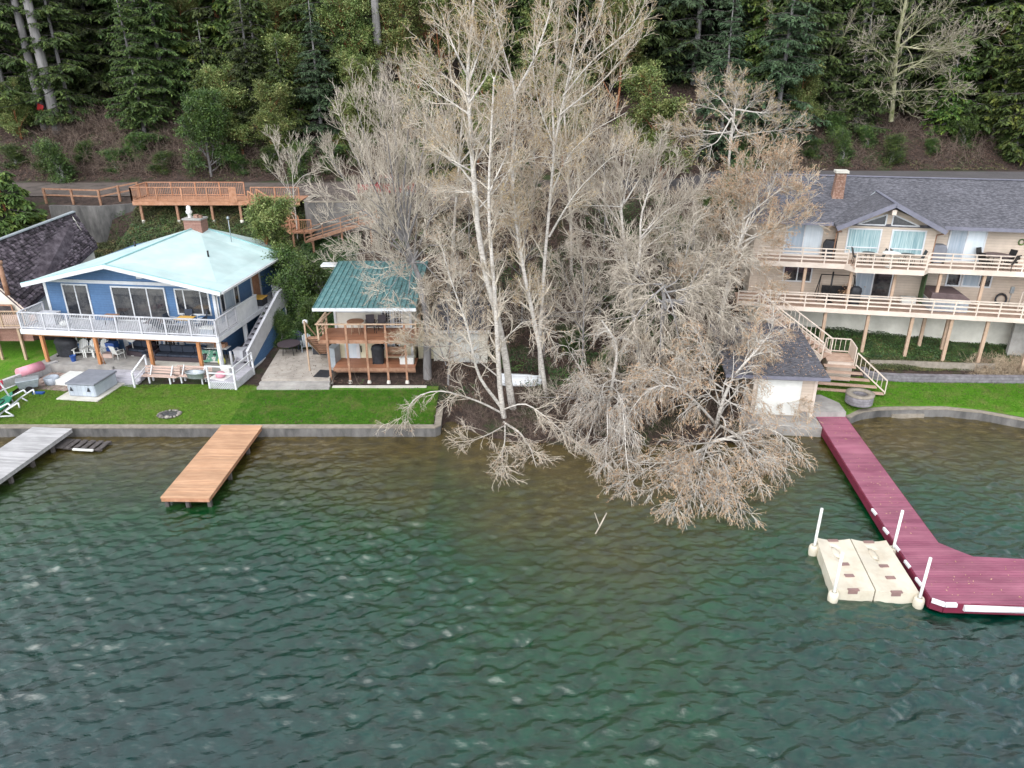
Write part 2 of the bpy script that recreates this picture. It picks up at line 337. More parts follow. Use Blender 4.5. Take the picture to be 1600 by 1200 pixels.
def water_material():
    m = bpy.data.materials.new('lake_water'); m.use_nodes = True; MATS['lake_water'] = m
    n = m.node_tree.nodes; l = m.node_tree.links; b = n['Principled BSDF']
    tc = n.new("ShaderNodeTexCoord"); sx = n.new("ShaderNodeSeparateXYZ"); l.new(tc.outputs['Object'], sx.inputs[0])
    def noise(s, d, k=None):
        t = n.new("ShaderNodeTexNoise"); t.inputs['Scale'].default_value = s; t.inputs['Detail'].default_value = d; l.new(tc.outputs['Object'], t.inputs['Vector']); return t
    n1 = noise(.16, 4)
    at = n.new("ShaderNodeAttribute"); at.attribute_name = 'depth'      # metres of water over the lake bed
    mu = n.new("ShaderNodeMath"); mu.operation = 'MULTIPLY_ADD'; mu.inputs[1].default_value = 7.0; mu.inputs[2].default_value = -2.6; l.new(n1.outputs[0], mu.inputs[0])
    ad = n.new("ShaderNodeMath"); ad.operation = 'ADD'; l.new(at.outputs['Fac'], ad.inputs[0]); l.new(mu.outputs[0], ad.inputs[1])
    mr = n.new("ShaderNodeMapRange"); mr.inputs['From Min'].default_value = 0; mr.inputs['From Max'].default_value = 20; l.new(ad.outputs[0], mr.inputs[0])
    r = n.new("ShaderNodeValToRGB"); e = r.color_ramp.elements
    e[0].position = 0; e[0].color = (.082, .058, .017, 1); e[1].position = 1; e[1].color = (.0005, .026, .023, 1)
    for p, c in ((.12, (.062, .047, .011, 1)), (.27, (.028, .040, .009, 1)), (.42, (.002, .040, .011, 1)), (.62, (.0005, .033, .018, 1))):
        x = e.new(p); x.color = c
    l.new(mr.outputs[0], r.inputs[0])
    # mottled weed and stones on the shallow bed
    n2 = noise(1.6, 7); r2 = n.new("ShaderNodeMapRange"); r2.inputs['From Min'].default_value = .35; r2.inputs['From Max'].default_value = .65; r2.inputs['To Min'].default_value = .6; r2.inputs['To Max'].default_value = 1.25
    l.new(n2.outputs[0], r2.inputs[0]); h = n.new("ShaderNodeHueSaturation"); l.new(r.outputs[0], h.inputs['Color']); l.new(r2.outputs[0], h.inputs['Value'])
    l.new(h.outputs[0], b.inputs['Base Color'])
    b.inputs['Roughness'].default_value = .03; b.inputs['IOR'].default_value = 1.52; b.inputs['Specular IOR Level'].default_value = 1.0
    mp = n.new("ShaderNodeMapping"); mp.inputs['Rotation'].default_value = (0, 0, R(-18)); mp.inputs['Scale'].default_value = (.75, 1.5, 1); l.new(tc.outputs['Object'], mp.inputs[0])
    w1 = n.new("ShaderNodeTexNoise"); w1.inputs['Scale'].default_value = 4.5; w1.inputs['Detail'].default_value = 5; w1.inputs['Roughness'].default_value = .6; w1.inputs['Distortion'].default_value = .6; l.new(mp.outputs[0], w1.inputs['Vector'])
    bp = n.new("ShaderNodeBump"); bp.inputs['Distance'].default_value = .045; bp.inputs['Strength'].default_value = .6; l.new(w1.outputs[0], bp.inputs['Height']); l.new(bp.outputs[0], b.inputs['Normal'])
water_material()

# ---------------------------------------------------------------- terrain
SH = [(-70, 34.8), (-3.8, 34.8), (-3.6, 36.9), (-2.2, 35.2), (0, 34.0), (6, 33.6), (12, 34.0), (14.5, 35.6), (17.2, 36.1), (18.4, 36.1), (19.3, 36.8), (20.8, 37.15), (24.2, 37.2), (26, 36.7), (27.8, 35.7), (32, 33.0), (45, 28)]
def shore(x): return np.interp(x, [p[0] for p in SH], [p[1] for p in SH])
PL = [(0, .3), (1, .4), (3.5, .7), (7.5, .76), (9, 1.0), (12, 1.4), (17, 3.2), (21, 4.4), (25.3, 6.1), (27.5, 7.6), (29, 7.95), (36.5, 8.2), (42, 11.6), (56, 19), (90, 37), (200, 75), (700, 120)]
PM = [(0, .02), (1.4, .35), (4, .75), (9.5, 1.0), (14, 2.4), (19, 4.4), (23.6, 6.2), (25.4, 7.9), (28.5, 8.1), (36, 8.4), (42, 11.8), (56, 19.5), (90, 38), (200, 75), (700, 120)]
PR = [(0, .3), (1.2, .35), (4.5, .7), (5, .76), (6.5, 1.35), (8.5, 1.75), (10.5, 2.3), (14, 3.2), (20, 5.9), (25, 8.2), (28, 9.0), (35, 9.2), (40, 11.9), (55, 20), (90, 38), (200, 75), (700, 120)]
def prof(P, d): return np.interp(d, [p[0] for p in P], [p[1] for p in P])
def sm(x, a, b):
    t = np.clip((x - a) / (b - a), 0, 1); return t * t * (3 - 2 * t)
def vnoise(x, y, s, seed=0):
    return (np.sin(x * s * 1.3 + seed) * np.cos(y * s * 1.7 + seed * 2.1) + .5 * np.sin(x * s * 3.1 + y * s * 2.3 + seed) + .3 * np.cos(x * s * 5.3 - y * s * 6.1 + 2 * seed)) / 1.8
def terr(x, y):
    x = np.asarray(x, float); y = np.asarray(y, float)
    ys = shore(x)
    base = np.where(x < 5, 34.4, np.where(x > 17, 36.3, 34.4 + (x - 5) / 12 * 1.9))     # profile origin
    dl = y - 34.4; dr = y - 36.0
    wl_ = 1 - sm(x, -4.3, -3.7); wl2 = 1 - sm(x, -17, -13)
    wr_ = sm(x, 16.0, 17.2); wr2 = sm(x, 15, 20)
    L = prof(PL, dl); M = prof(PM, y - np.where(y < 40, np.minimum(ys, 36.9) - (np.clip(y - ys, 0, 1e9) * 0), 34.4)); Rr = prof(PR, dr)
    # near the water the left lawn reaches to x=-4; further up it hands over to the middle lot
    k = sm(y, 39, 42)
    a = wl_ * (1 - k) + wl2 * k
    c = wr_ * (1 - k) + wr2 * k
    z = L * a + Rr * c + M * (1 - a - c)
    wild = sm(y, 71, 76) + (1 - a - c) * sm(y, 36, 42) * (1 - sm(y, 57, 61)) * .6
    z = z + wild * (.28 * vnoise(x, y, .45, 1) + .12 * vnoise(x, y, 1.7, 5))
    z = z - 1.6 * sm(x, -40, -38) * (1 - sm(x, -32, -30.5)) * sm(y, 53, 57) * (1 - sm(y, 60.1, 60.5))
    walled = np.clip(wl_ + sm(x, 17.5, 18.0), 0, 1)          # a wall holds the bank: earth starts behind it
    ys2 = ys + .5 * walled
    bed = np.maximum(-1.5, (y - ys2) * .8) - walled * .6
    return np.where(y < ys2, bed - .02, z)
def axis(fine0, fine1, step, far0, far1):
    a = list(np.arange(fine0, fine1 + 1e-6, step)); s = step; p = fine1
    while p < far1: s *= 1.35; p += s; a.append(min(p, far1))
    s = step; p = fine0; pre = []
    while p > far0: s *= 1.35; p -= s; pre.append(max(p, far0))
    return np.array(sorted(set(pre)) + a)
def grid(name, xs, ys_, zf, m, smooth=True):
    X, Y = np.meshgrid(xs, ys_); Z = zf(X, Y)
    nx, ny = len(xs), len(ys_); V = np.stack([X, Y, Z], -1).reshape(-1, 3)
    i = np.arange(nx * ny).reshape(ny, nx)
    Fq = np.stack([i[:-1, :-1], i[:-1, 1:], i[1:, 1:], i[1:, :-1]], -1).reshape(-1, 4)
    return mesh_np(name, V, Fq, m, smooth=smooth)
ground = grid('ground', axis(-46, 46, .35, -900, 900), axis(30, 82, .35, 27, 900), terr, MATS['forest_ground'])
struct(ground)
def terr1(x, y): return float(terr(x, y))

# water: one sheet to the horizon, real ripples where the photo looks at it
rs = np.random.RandomState(4)
def waves(X, Y):
    Z = np.zeros_like(X)
    for i in range(50):
        lam = .24 * 1.034 ** i; ang = (R(-66) if i % 3 else R(-115)) + rs.normal() * .36        # wind ripples from two quarters
        kx, ky = math.cos(ang) * 2 * math.pi / lam, math.sin(ang) * 2 * math.pi / lam
        ph = rs.rand() * 6.28 + .7 * np.sin(X * .23 + i) + .7 * np.sin(Y * .31 + 2 * i)
        amp = .0078 * lam ** .8
        s = np.sin(kx * X + ky * Y + ph); Z += amp * (s + .25 * np.sin(2 * (kx * X + ky * Y + ph) + .6))
    Z = Z + 4.0 * np.abs(Z) * Z
    patch = .86 + .42 * vnoise(X, Y, .13, 3) + .24 * vnoise(X, Y, .42, 8)
    calm = 1 - .35 * (sm(Y, 28, 34) * (1 - sm(np.abs(X - 3), 9, 16))) - .5 * sm(Y, 22, 34)
    edge = sm(X, -40, -32) * (1 - sm(X, 32, 40)) * sm(Y, 3, 8)
    return Z * patch * calm * edge
def wz(X, Y): return waves(X, Y)
xs = axis(-32, 32, .075, -900, 900); yy = axis(11, 37.9, .07, -900, 60)
yy = yy[yy < 60]
water = grid('lake_water', xs, yy, wz, MATS['lake_water'])
struct(water)
Xv, Yv = np.meshgrid(xs, yy)
dep = np.clip(shore(Xv) - Yv, 0, 60) * (1.0 - .5 * np.exp(-((Xv - 3) / 9.0) ** 2)) * (1 - .30 * sm(Xv, 17, 22) * (1 - sm(Xv, 45, 70)))
attr = water.data.attributes.new('depth', 'FLOAT', 'POINT'); attr.data.foreach_set('value', dep.ravel().astype(np.float32))

def sheet(name, xr, yf0, yf1, m, dz=.05, step=.5, ny=8, label=None, kind='structure', zf=None):
    xs_ = np.arange(xr[0], xr[1] + 1e-6, step); V = []; n = len(xs_)
    for x in xs_:
        a, b = yf0(x), yf1(x)
        for j in range(ny + 1):
            y = a + (b - a) * j / ny; V.append((x, y, (zf(x, y) if zf else terr1(x, y)) + dz))
    V = np.array(V); i = np.arange(n * (ny + 1)).reshape(n, ny + 1)
    Fq = np.stack([i[:-1, :-1], i[1:, :-1], i[1:, 1:], i[:-1, 1:]], -1).reshape(-1, 4)
    return struct(mesh_np(name, V, Fq, MATS[m], smooth=True), label, kind)
lawnz = lambda x, y: .5 + .3 * max(0, min(1, (y - float(shore(x))) / 3.0)) + .015 * math.sin(x * 1.1) * math.cos(y * 1.3)
lawn_back = lambda x: 39.6 if x > -16 else (39.9 if x > -21 else 40.6 - 1.4 * max(0, min(1, (x + 27) / 6)))
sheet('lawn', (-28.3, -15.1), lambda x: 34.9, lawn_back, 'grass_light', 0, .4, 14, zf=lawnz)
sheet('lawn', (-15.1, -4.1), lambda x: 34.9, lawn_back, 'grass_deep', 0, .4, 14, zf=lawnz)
sheet('lawn', (-40, -28.6), lambda x: 35.5, lambda x: 46, 'grass', 0.02, .4, 14, zf=lambda x, y: max(terr1(x, y), .8))
sheet('lawn', (16.6, 40), lambda x: float(shore(x)) + .25 + max(0, 17.8 - x) * 1.5, lambda x: 40.7 - .2 * (x - 20) * .3, 'grass', 0, .3, 14, zf=lawnz)
sheet('road', (10, 90), lambda x: 64.2 - (x - 20) * .03, lambda x: 70.2 - (x - 20) * .03, 'asphalt', .07, 1, 10)
sheet('gravel_road', (-90, 10), lambda x: 63.3, lambda x: 69.6, 'dirt_road', .07, 1, 10)
# ---------------------------------------------------------------- building helpers (local frame: x along the front, y into the house)
def window(root, x0, x1, z0, z1, y, mull=(), pane='glass', f=.09, name='window', frame='white_trim', hm=(), side=None, grid_=None, panes=None):
    """frame proud of wall at plane y (front face looks to -y). side='x+': wall plane x=y, spans x0..x1 along y"""
    def bx(mb, a0, a1, b0, b1, c0, c1):
        if side: mb.box(y - b1 + 0, y - b0, a0, a1, c0, c1)        # looks to +x : depth measured outwards
        else: mb.box(a0, a1, y + b0, y + b1, c0, c1)
    m = MB(); o, i_ = -.06, .0
    if side: o, i_ = -.06, 0
    bx(m, x0, x1, o, i_, z0, z0 + f); bx(m, x0, x1, o, i_, z1 - f, z1)
    bx(m, x0, x0 + f, o, i_, z0 + f, z1 - f); bx(m, x1 - f, x1, o, i_, z0 + f, z1 - f)
    for q in mull: bx(m, q - f * .4, q + f * .4, o + .005, i_, z0 + f, z1 - f)
    for q in hm: bx(m, x0 + f, x1 - f, o + .007, i_, q - f * .4, q + f * .4)
    if grid_:
        gx, gz = grid_
        for k in range(1, gx): q = x0 + (x1 - x0) * k / gx; bx(m, q - .015, q + .015, o + .03, i_, z0 + f, z1 - f)
        for k in range(1, gz): q = z0 + (z1 - z0) * k / gz; bx(m, x0 + f, x1 - f, o + .031, i_, q - .015, q + .015)
    fr = m.build(name, MATS[frame], root)
    edges = [x0 + f] + list(mull) + [x1 - f]
    for k in range(len(edges) - 1):
        p = MB(); bx(p, edges[k], edges[k + 1], -.022, -.002, z0 + f, z1 - f)
        p.build('pane', MATS[(panes[k] if panes else pane)], fr)
    return fr
def railing(root, p, q, h, m, post=1.5, bal=.13, rails=None, name='railing', th=.09, cap=None):
    """balustrade between two points; bal = baluster spacing, or rails = heights of horizontal rails"""
    p = Vector(p); q = Vector(q); d = q - p; L = d.length; mb = MB(); n = max(1, round(L / post)); up = Vector((0, 0, 1))
    for i in range(n + 1):
        a = p + d * i / n; mb.box(a.x - th / 2, a.x + th / 2, a.y - th / 2, a.y + th / 2, a.z, a.z + h)
    mb.beam(p + up * (h + .025), q + up * (h + .025), th * 1.35, .05)
    if rails:
        for r in rails: mb.beam(p + up * r, q + up * r, .035, .09)
    else:
        mb.beam(p + up * .1, q + up * .1, .05, .06)
        k = max(2, int(L / bal))
        for i in range(1, k):
            a = p + d * i / k; mb.box(a.x - .013, a.x + .013, a.y - .013, a.y + .013, a.z + .12, a.z + h)
    return mb.build(name, MATS[m], root)
def plank_deck(root, x0, x1, y0, y1, z, m, name='deck', t=.06, w=.14, along='x'):
    mb = MB()
    if along == 'x':
        n = max(1, int((y1 - y0) / w)); s = (y1 - y0) / n
        for i in range(n): mb.box(x0, x1, y0 + i * s, y0 + (i + 1) * s - .012, z - t, z - random.random() * .003)
    else:
        n = max(1, int((x1 - x0) / w)); s = (x1 - x0) / n
        for i in range(n): mb.box(x0 + i * s, x0 + (i + 1) * s - .012, y0, y1, z - t, z - random.random() * .003)
    return mb.build(name, MATS[m], root)
random.seed(3)

# ================================================================ BLUE HOUSE
BO = (-29.9, 42.3); BA = -7
bh = thing('blue_house', 'two storey blue house with pale metal roof and white wrap-around deck', 'house', (BO[0], BO[1], 0), BA)
def BL(x, y, z): return Matrix.Translation((BO[0], BO[1], 0)) @ Matrix.Rotation(R(BA), 4, 'Z') @ Vector((x, y, z))
X0, X1, YF, YB = .55, 11.7, 2.2, 12.0; ZD = 3.42; ZE = 5.95
AX, AZ = 5.9, 7.35            # front apex
# upper walls with gable
MB().prism([(X0, ZD), (X1, ZD), (X1, ZE), (AX, AZ - .2), (X0, ZE)], 'y', YF, YB).build('upper_wall', 'siding_blue', bh)
MB().box(X0, X1, YF + .5, YB, .6, ZD - .12).build('lower_wall', 'siding_blue', bh)
t = MB(); t.box(X0 - .02, X0 + .16, YF - .03, YF - .002, ZD, ZE - .17); t.build('corner_trim', 'white_trim', bh); t = MB(); t.box(X1 - .16, X1 + .02, YF - .03, YF + .12, ZD, ZE - .17); t.build('corner_trim', 'white_trim', bh); t = MB()
t.box(X0, X1, YF - .035, YF - .003, ZE - .16, ZE + .04); t.build('frieze_board', 'white_trim', bh); t = MB(); t.box(X1 + .003, X1 + .03, YB - .15, YB + .02, ZD, ZE - .1); t.build('corner_trim', 'white_trim', bh)
t = MB(); t.box(X1 + .003, X1 + .03, 8.22, 8.4, ZD, ZE - .1)
t.build('corner_trim', 'white_trim', bh)
# roof: two big slopes meeting in a ridge that rises towards the chimney
E1, E2 = .3, 13.0; RY0, RY1 = .75, 12.6
FL = (E1, RY0, ZE + .1); FR_ = (E2, RY0 - .15, ZE + .05); AP = (AX, RY0 + .05, AZ)
BLk = (1.2, RY1, ZE + .1); BR_ = (12.75, RY1 - 2.3, ZE + .0); BP = (7.1, 9.7, AZ + .55); BRb = (11.6, RY1 + .2, ZE + .1)
rf = MB()
rf.slab([FL, AP, BP, BLk], .14); rf.slab([AP, FR_, BR_, BP], .14); rf.slab([BP, BR_, BRb], .14); rf.slab([BP, BRb, BLk], .14)
rfo = rf.build('roof', 'roof_pale', bh)
s_ = MB()
def seamz(x, y, off=.03): return off
for A, B in ((AP, BP), (FL, AP), (AP, FR_), (BP, BR_)):
    a = Vector(A) + Vector((0, 0, .03)); b = Vector(B) + Vector((0, 0, .03)); s_.beam(a, b, .09, .05)
for side in (0, 1):
    E0 = Vector(FL if side == 0 else FR_); E1_ = Vector(BLk if side == 0 else BR_); A0 = Vector(AP); A1 = Vector(BP)
    for k in range(1, 24):
        f = k / 24; a = E0.lerp(E1_, f) + Vector((0, 0, .012)); b = A0.lerp(A1, f) + Vector((0, 0, .012))
        s_.beam(a, b, .02, .025) if False else None
s_.build('ridge_cap', 'roof_seam', rfo)
sm_ = MB()
for side in (0, 1):
    E0 = Vector(FL if side == 0 else FR_); E1_ = Vector(BLk if side == 0 else BR_); A0 = Vector(AP); A1 = Vector(BP)
    for k in range(1, 26):
        f = k / 26; sm_.beam(E0.lerp(E1_, f) + Vector((0, 0, -.004)), A0.lerp(A1, f) + Vector((0, 0, -.004)), .02, .02)
t = MB()
for A, B in ((FL, AP), (AP, FR_)):
    a = Vector(A) + Vector((0, -.03, -.1)); b = Vector(B) + Vector((0, -.03, -.1)); t.beam(a, b, .05, .24)
t.build('bargeboard', 'white_trim', bh)
t = MB(); t.beam(Vector(FR_) + Vector((.06, .1, -.08)), Vector(BR_) + Vector((.06, 0, -.08)), .12, .12)
t.tube([Vector(FR_) + Vector((.02, .3, -.14)), Vector((12.2, 1.6, ZE - .5)), Vector((X1 + .1, YF + .05, ZE - .6)), Vector((X1 + .1, YF + .05, ZD))], .04)
t.build('gutter', 'white_trim', bh)
# soffit light, vents, chimney
ch = MB(); ch.box(6.5, 7.75, 8.9, 9.8, 6.6, 8.45)
cho = ch.build('chimney', 'brick', bh)
c2 = MB(); c2.box(6.44, 7.81, 8.84, 9.86, 8.45, 8.55); c2.build('chimney_cap', 'concrete', cho)
c3 = MB(); c3.lathe([(.12, 0), (.12, .22), (.19, .28), (.22, .42), (.13, .52), (.15, .68), (.1, .78), (0, .82)], (6.78, 9.35, 8.55), 12); c3.build('flue_cowl', 'plastic_white', cho)
c4 = MB(); c4.box(7.12, 7.4, 9.2, 9.5, 8.55, 8.76); c4.box(7.5, 7.68, 9.2, 9.4, 8.55, 8.72); c4.build('flue_tile', 'brick_tan', cho)
v = MB(); v.cyl((9.6, 9.2, 7.0), (9.6, 9.2, 8.6), .03, .03, 8); v.cyl((9.6, 9.2, 8.55), (9.6, 9.2, 8.72), .13, .05, 10); v.build('vent_pipe', 'galvanised', bh)
for a, b, c in ((4.4, 6.3, 7.15), (9.9, 5.4, 6.9)):
    v = MB(); v.cyl((a, b, c - .1), (a, b, c + .35), .06, .06, 10); v.build('roof_vent', 'black_metal', bh)
# upper windows and doors
window(bh, 1.75, 3.5, ZD + .02, 5.72, YF - .004, (2.62,), name='sliding_door')
window(bh, 5.0, 8.55, ZD + .02, 5.68, YF - .004, (6.25, 7.35), name='sliding_door')
window(bh, 9.15, 11.35, 4.0, 5.66, YF - .004, (9.72, 10.8))
window(bh, YF + .45, 5.1, 3.95, 5.45, X1 + .006, (3.2, 4.5), side='x+', panes=['glass', 'glass_sheer', 'glass'])
d = MB(); d.box(X1 + .004, X1 + .05, 7.05, 8.1, ZD, 5.6); d.build('side_door', 'orange_wood', bh)
for a_, b_2 in ((6.93, 7.05), (8.1, 8.2)): t = MB(); t.box(X1 + .002, X1 + .06, a_, b_2, ZD, 5.7); t.build('door_trim', 'white_trim', bh)
l_ = MB(); l_.box(7.0, 7.35, YF - .25, YF - .01, 6.25, 6.4); l_.build('floodlight', 'white_trim', bh)
# deck: front strip and right side strip
plank_deck(bh, .1, 12.75, 0, YF - .01, ZD, 'deck_white', w=.15)
plank_deck(bh, X1 + .01, 12.75, YF, 12.2, ZD - .001, 'deck_white', name='side_deck', w=.15)
f = MB(); f.box(.08, 12.78, -.04, .0, ZD - .3, ZD - .02); f.box(12.751, 12.79, -.0, 12.2, ZD - .3, ZD - .02); f.build('fascia', 'white_trim', bh)
f = MB(); f.box(.2, 12.7, .12, .3, ZD - .42, ZD - .07)
for k in range(26): f.box(.25 + k * .48, .3 + k * .48, .3, YF + .4, ZD - .26, ZD - .07)
f.build('deck_beam', 'cedar_post', bh)
for x in (1.2, 4.7, 8.15, 11.3):
    p = MB(); p.box(x - .09, x + .09, .12, .30, .9, ZD - .42); p.build('post', 'cedar_post', bh)
for x, y in ((12.6, .2), (12.6, 3.6)):
    p = MB(); p.box(x - .1, x + .1, y - .1, y + .1, .8, ZD - .07); p.build('post', 'white_trim', bh)
railing(bh, (.15, .08, ZD), (12.65, .08, ZD), 1.02, 'deck_white', 1.56, .11)
railing(bh, (.15, .2, ZD), (.15, YF, ZD), 1.02, 'deck_white', 1.9, .11)
railing(bh, (12.68, .15, ZD), (12.68, 2.6, ZD), 1.02, 'deck_white', 1.2, .11)
r = MB(); r.box(12.66, 12.74, 2.65, 5.4, ZD - .3, ZD + 1.0); r.box(12.62, 12.78, 2.62, 5.4, ZD + 1.0, ZD + 1.06); r.build('solid_railing', 'white_trim', bh); r = MB(); r.box(12.66, 12.74, 7.9, 12.2, ZD - .2, ZD + 1.0); r.box(12.62, 12.78, 7.9, 12.2, ZD + 1.0, ZD + 1.06)
r.build('solid_railing', 'white_trim', bh)
# outside stair from the side deck down to the lattice landing
def stair(root, p, q, width, n, m, wd=(1, 0), name='stair', open_=True, tread='tread'):
    """treads from p (top) to q (bottom)"""
    mb = MB(); p = Vector(p); q = Vector(q); w_ = Vector((wd[0], wd[1], 0)) * width
    dd = (q - p) / n; hd = Vector((dd.x, dd.y, 0))
    for i in range(n):
        a = p + hd * i + Vector((0, 0, dd.z * (i + 1))); b = a + hd * 1.05
        vs = [a, a + w_, b + w_, b]; mb.slab(vs, .05)
    st = MB()
    for s in (0, 1):
        o = w_ * s; st.beam(p + o + Vector((0, 0, -.2)), q + o + Vector((0, 0, -.1)), .05, .26)
    a = mb.build(name, MATS[m], root); st.build('stringer', MATS[m], a); return a
SX0 = 12.85; SX1 = 13.85
plank_deck(bh, SX0, SX1 + .05, 6.2, 7.6, ZD - .002, 'deck_white', name='stair_landing')
stair(bh, (SX0, 6.2, ZD), (SX0, .9, 1.28), 1.0, 11, 'deck_grey', (1, 0))
r = MB()
r.slab([(SX1, 6.2, ZD + 1.0), (SX1 + .08, 6.2, ZD + 1.0), (SX1 + .08, 1.0, 2.15), (SX1, 1.0, 2.15)], .001)
vs = [(SX1, 6.2, ZD + 1), (SX1, .95, 2.2), (SX1, .95, 1.1), (SX1, 6.2, ZD - .25)]
r.add([(a, b, c) for a, b, c in vs] + [(a + .08, b, c) for a, b, c in vs], [(0, 1, 2, 3), (7, 6, 5, 4), (0, 4, 5, 1), (1, 5, 6, 2), (2, 6, 7, 3), (3, 7, 4, 0)])
r.box(SX0, SX1 + .08, 7.6, 7.68, ZD, ZD + 1.0); r.box(SX1, SX1 + .08, 6.2, 7.6, ZD - .2, ZD + 1.0)
r.beam((SX1 + .04, 6.2, ZD + 1.03), (SX1 + .04, .95, 2.23), .16, .05); r.box(SX1 - .04, SX1 + .12, 6.2, 7.6, ZD + 1.0, ZD + 1.05)
r.build('stair_wall', 'deck_white', bh)
r = MB(); vs = [(SX1 + .01, 6.9, ZD - .2), (SX1 + .01, 1.0, 1.12), (SX1 + .01, 1.0, .95), (SX1 + .01, 6.9, .95)]
r.add(vs + [(a + .06, b, c) for a, b, c in vs], [(0, 1, 2, 3), (7, 6, 5, 4), (0, 4, 5, 1), (1, 5, 6, 2), (2, 6, 7, 3), (3, 7, 4, 0)])
r.build('stair_skirt', 'siding_blue', bh)
r = MB(); r.beam((SX1 + .1, 6.9, .98), (SX1 + .1, .9, .98), .05, .1); r.beam((SX1 + .1, 6.9, .98), (SX1 + .1, 6.9, ZD - .2), .06, .1); r.build('skirt_trim', 'white_trim', bh)
# lattice landing at the foot
lz_ = 1.28
plank_deck(bh, 12.55, 14.2, -1.5, .9, lz_, 'deck_grey', name='foot_landing')
lt = MB()
def lattice(mb, o, ax, L, H):
    o = Vector(o); ax = Vector(ax); up = Vector((0, 0, 1)); k = -H
    while k < L:
        for sgn in (1, -1):
            a0, a1 = max(k, 0), min(k + H, L)
            if a1 > a0:
                z0, z1 = (a0 - k), (a1 - k)
                if sgn < 0: z0, z1 = H - z0, H - z1
                mb.beam(o + ax * a0 + up * z0, o + ax * a1 + up * z1, .03, .03)
        k += .13
lattice(lt, (12.6, -1.5, .8), (1, 0, 0), 1.6, .46); lattice(lt, (14.2, -1.5, .8), (0, 1, 0), 2.4, .46)
lt.build('lattice', 'white_trim', bh)
r = MB()
for x, y in ((12.6, -1.5), (14.2, -1.5), (14.2, .85), (12.6, .1), (12.85, .9)):
    r.box(x - .05, x + .05, y - .05, y + .05, .8, lz_ + (.95 if (x, y) != (12.85, .9) else .95))
for z in (.5, .92):
    r.beam((12.6, -1.5, lz_ + z), (14.2, -1.5, lz_ + z), .05, .08); r.beam((14.2, -1.5, lz_ + z), (14.2, .85, lz_ + z), .05, .08)
r.build('landing_rail', 'white_trim', bh)
# lower storey: doors, windows
window(bh, .95, 2.8, 1.6, 2.95, YF + .49, (1.5, 2.2)); window(bh, 3.0, 4.4, 1.7, 2.95, YF + .49, (3.7,))
for a in (6.35, 7.45): window(bh, a, a + .95, 1.3, 3.05, YF + .49, name='french_door', grid_=(3, 4), f=.14)
window(bh, 9.0, 11.4, 1.9, 3.0, YF + .49, (10.2,))
for a in (4.75, 5.95, 8.55): t = MB(); t.box(a, a + .3, YF + .44, YF + .497, 1.25, ZD - .15); t.build('door_trim', 'white_trim', bh)
# patio slab
p = MB(); p.prism([(.75, -.15), (12.6, -.15), (12.6, YF + .48), (.75, YF + .48)], 'z', .55, 1.28); p.build('patio_slab', 'concrete', bh)

# furniture on the upper deck
def btag(o, label, cat, x, y, z, rz=0, group=None):
    o.location = BL(x, y, z); o.rotation_euler = (0, 0, R(BA + rz)); return tag(o, label, cat, group)
o = MB(); o.box(-.55, .55, -.32, .32, 0, .62); o.box(-.58, .58, -.35, .35, .625, .7); btag(o.build('storage_box', 'deck_white', None, .015), 'pale storage chest at the left end of the white deck', 'storage box', 1.15, 1.3, ZD)
o = MB(); o.lathe([(0, 0), (.22, .02), (.25, .2), (.18, .3), (0, .34)], n=12, sx=1.3); btag(o.build('cushion', 'plastic_white'), 'crumpled white cushion lying on the deck beside the storage chest', 'cushion', 2.4, .9, ZD)
def table(name, label, cat, loc, rz, top, leg, r=.5, h=.72, round_=True, sx=1, sy=1, group=None):
    t_ = thing(name, label, cat, loc, rz, group)
    m = MB()
    (m.disc((0, 0, h - .04), r, .04, 28, sx, sy) if round_ else m.box(-r * sx, r * sx, -r * sy, r * sy, h - .04, h)); m.build('tabletop', MATS[top], t_)
    for a in range(4):
        c, s = math.cos(a * math.pi / 2 + .785), math.sin(a * math.pi / 2 + .785)
        k = .9 if round_ else 1.2
        l2 = MB(); l2.cyl((c * r * sx * k * .75, s * r * sy * k * .75, 0), (c * r * sx * k * .6, s * r * sy * k * .6, h - .04), .022, .022, 6); l2.build('leg', MATS[leg], t_)
    return t_
def chair(name, label, loc, rz, mseat, group=None, arms=True, legs='black_metal', w_=.5):
    t_ = thing(name, label, 'chair', loc, rz, group)
    m = MB(); m.box(-w_ / 2, w_ / 2, -.24, .24, .4, .45); m.build('seat', MATS[mseat], t_)
    m = MB(); m.slab([(-w_ / 2, .22, .45), (w_ / 2, .22, .45), (w_ / 2, .38, .95), (-w_ / 2, .38, .95)], .03); m.add([(-w_ / 2, .25, .44), (w_ / 2, .25, .44), (w_ / 2, .41, .95), (-w_ / 2, .41, .95), (-w_ / 2, .21, .44), (w_ / 2, .21, .44), (w_ / 2, .37, .97), (-w_ / 2, .37, .97)], [(0, 1, 2, 3), (4, 7, 6, 5), (3, 2, 6, 7), (0, 4, 5, 1), (0, 3, 7, 4), (1, 5, 6, 2)]); m.build('backrest', MATS[mseat], t_)
    for x in (-w_ / 2 + .03, w_ / 2 - .03):
        for y in (-.21, .22):
            m = MB(); m.cyl((x * 1.1, y * 1.15, 0), (x, y, .41), .018, .018, 6); m.build('leg', MATS[legs], t_)
    if arms:
        for x in (-w_ / 2 - .02, w_ / 2 + .02):
            m = MB(); m.tube([(x, -.22, .42), (x, -.22, .65), (x, .28, .68)], .02); m.build('armrest', MATS[legs], t_)
    return t_
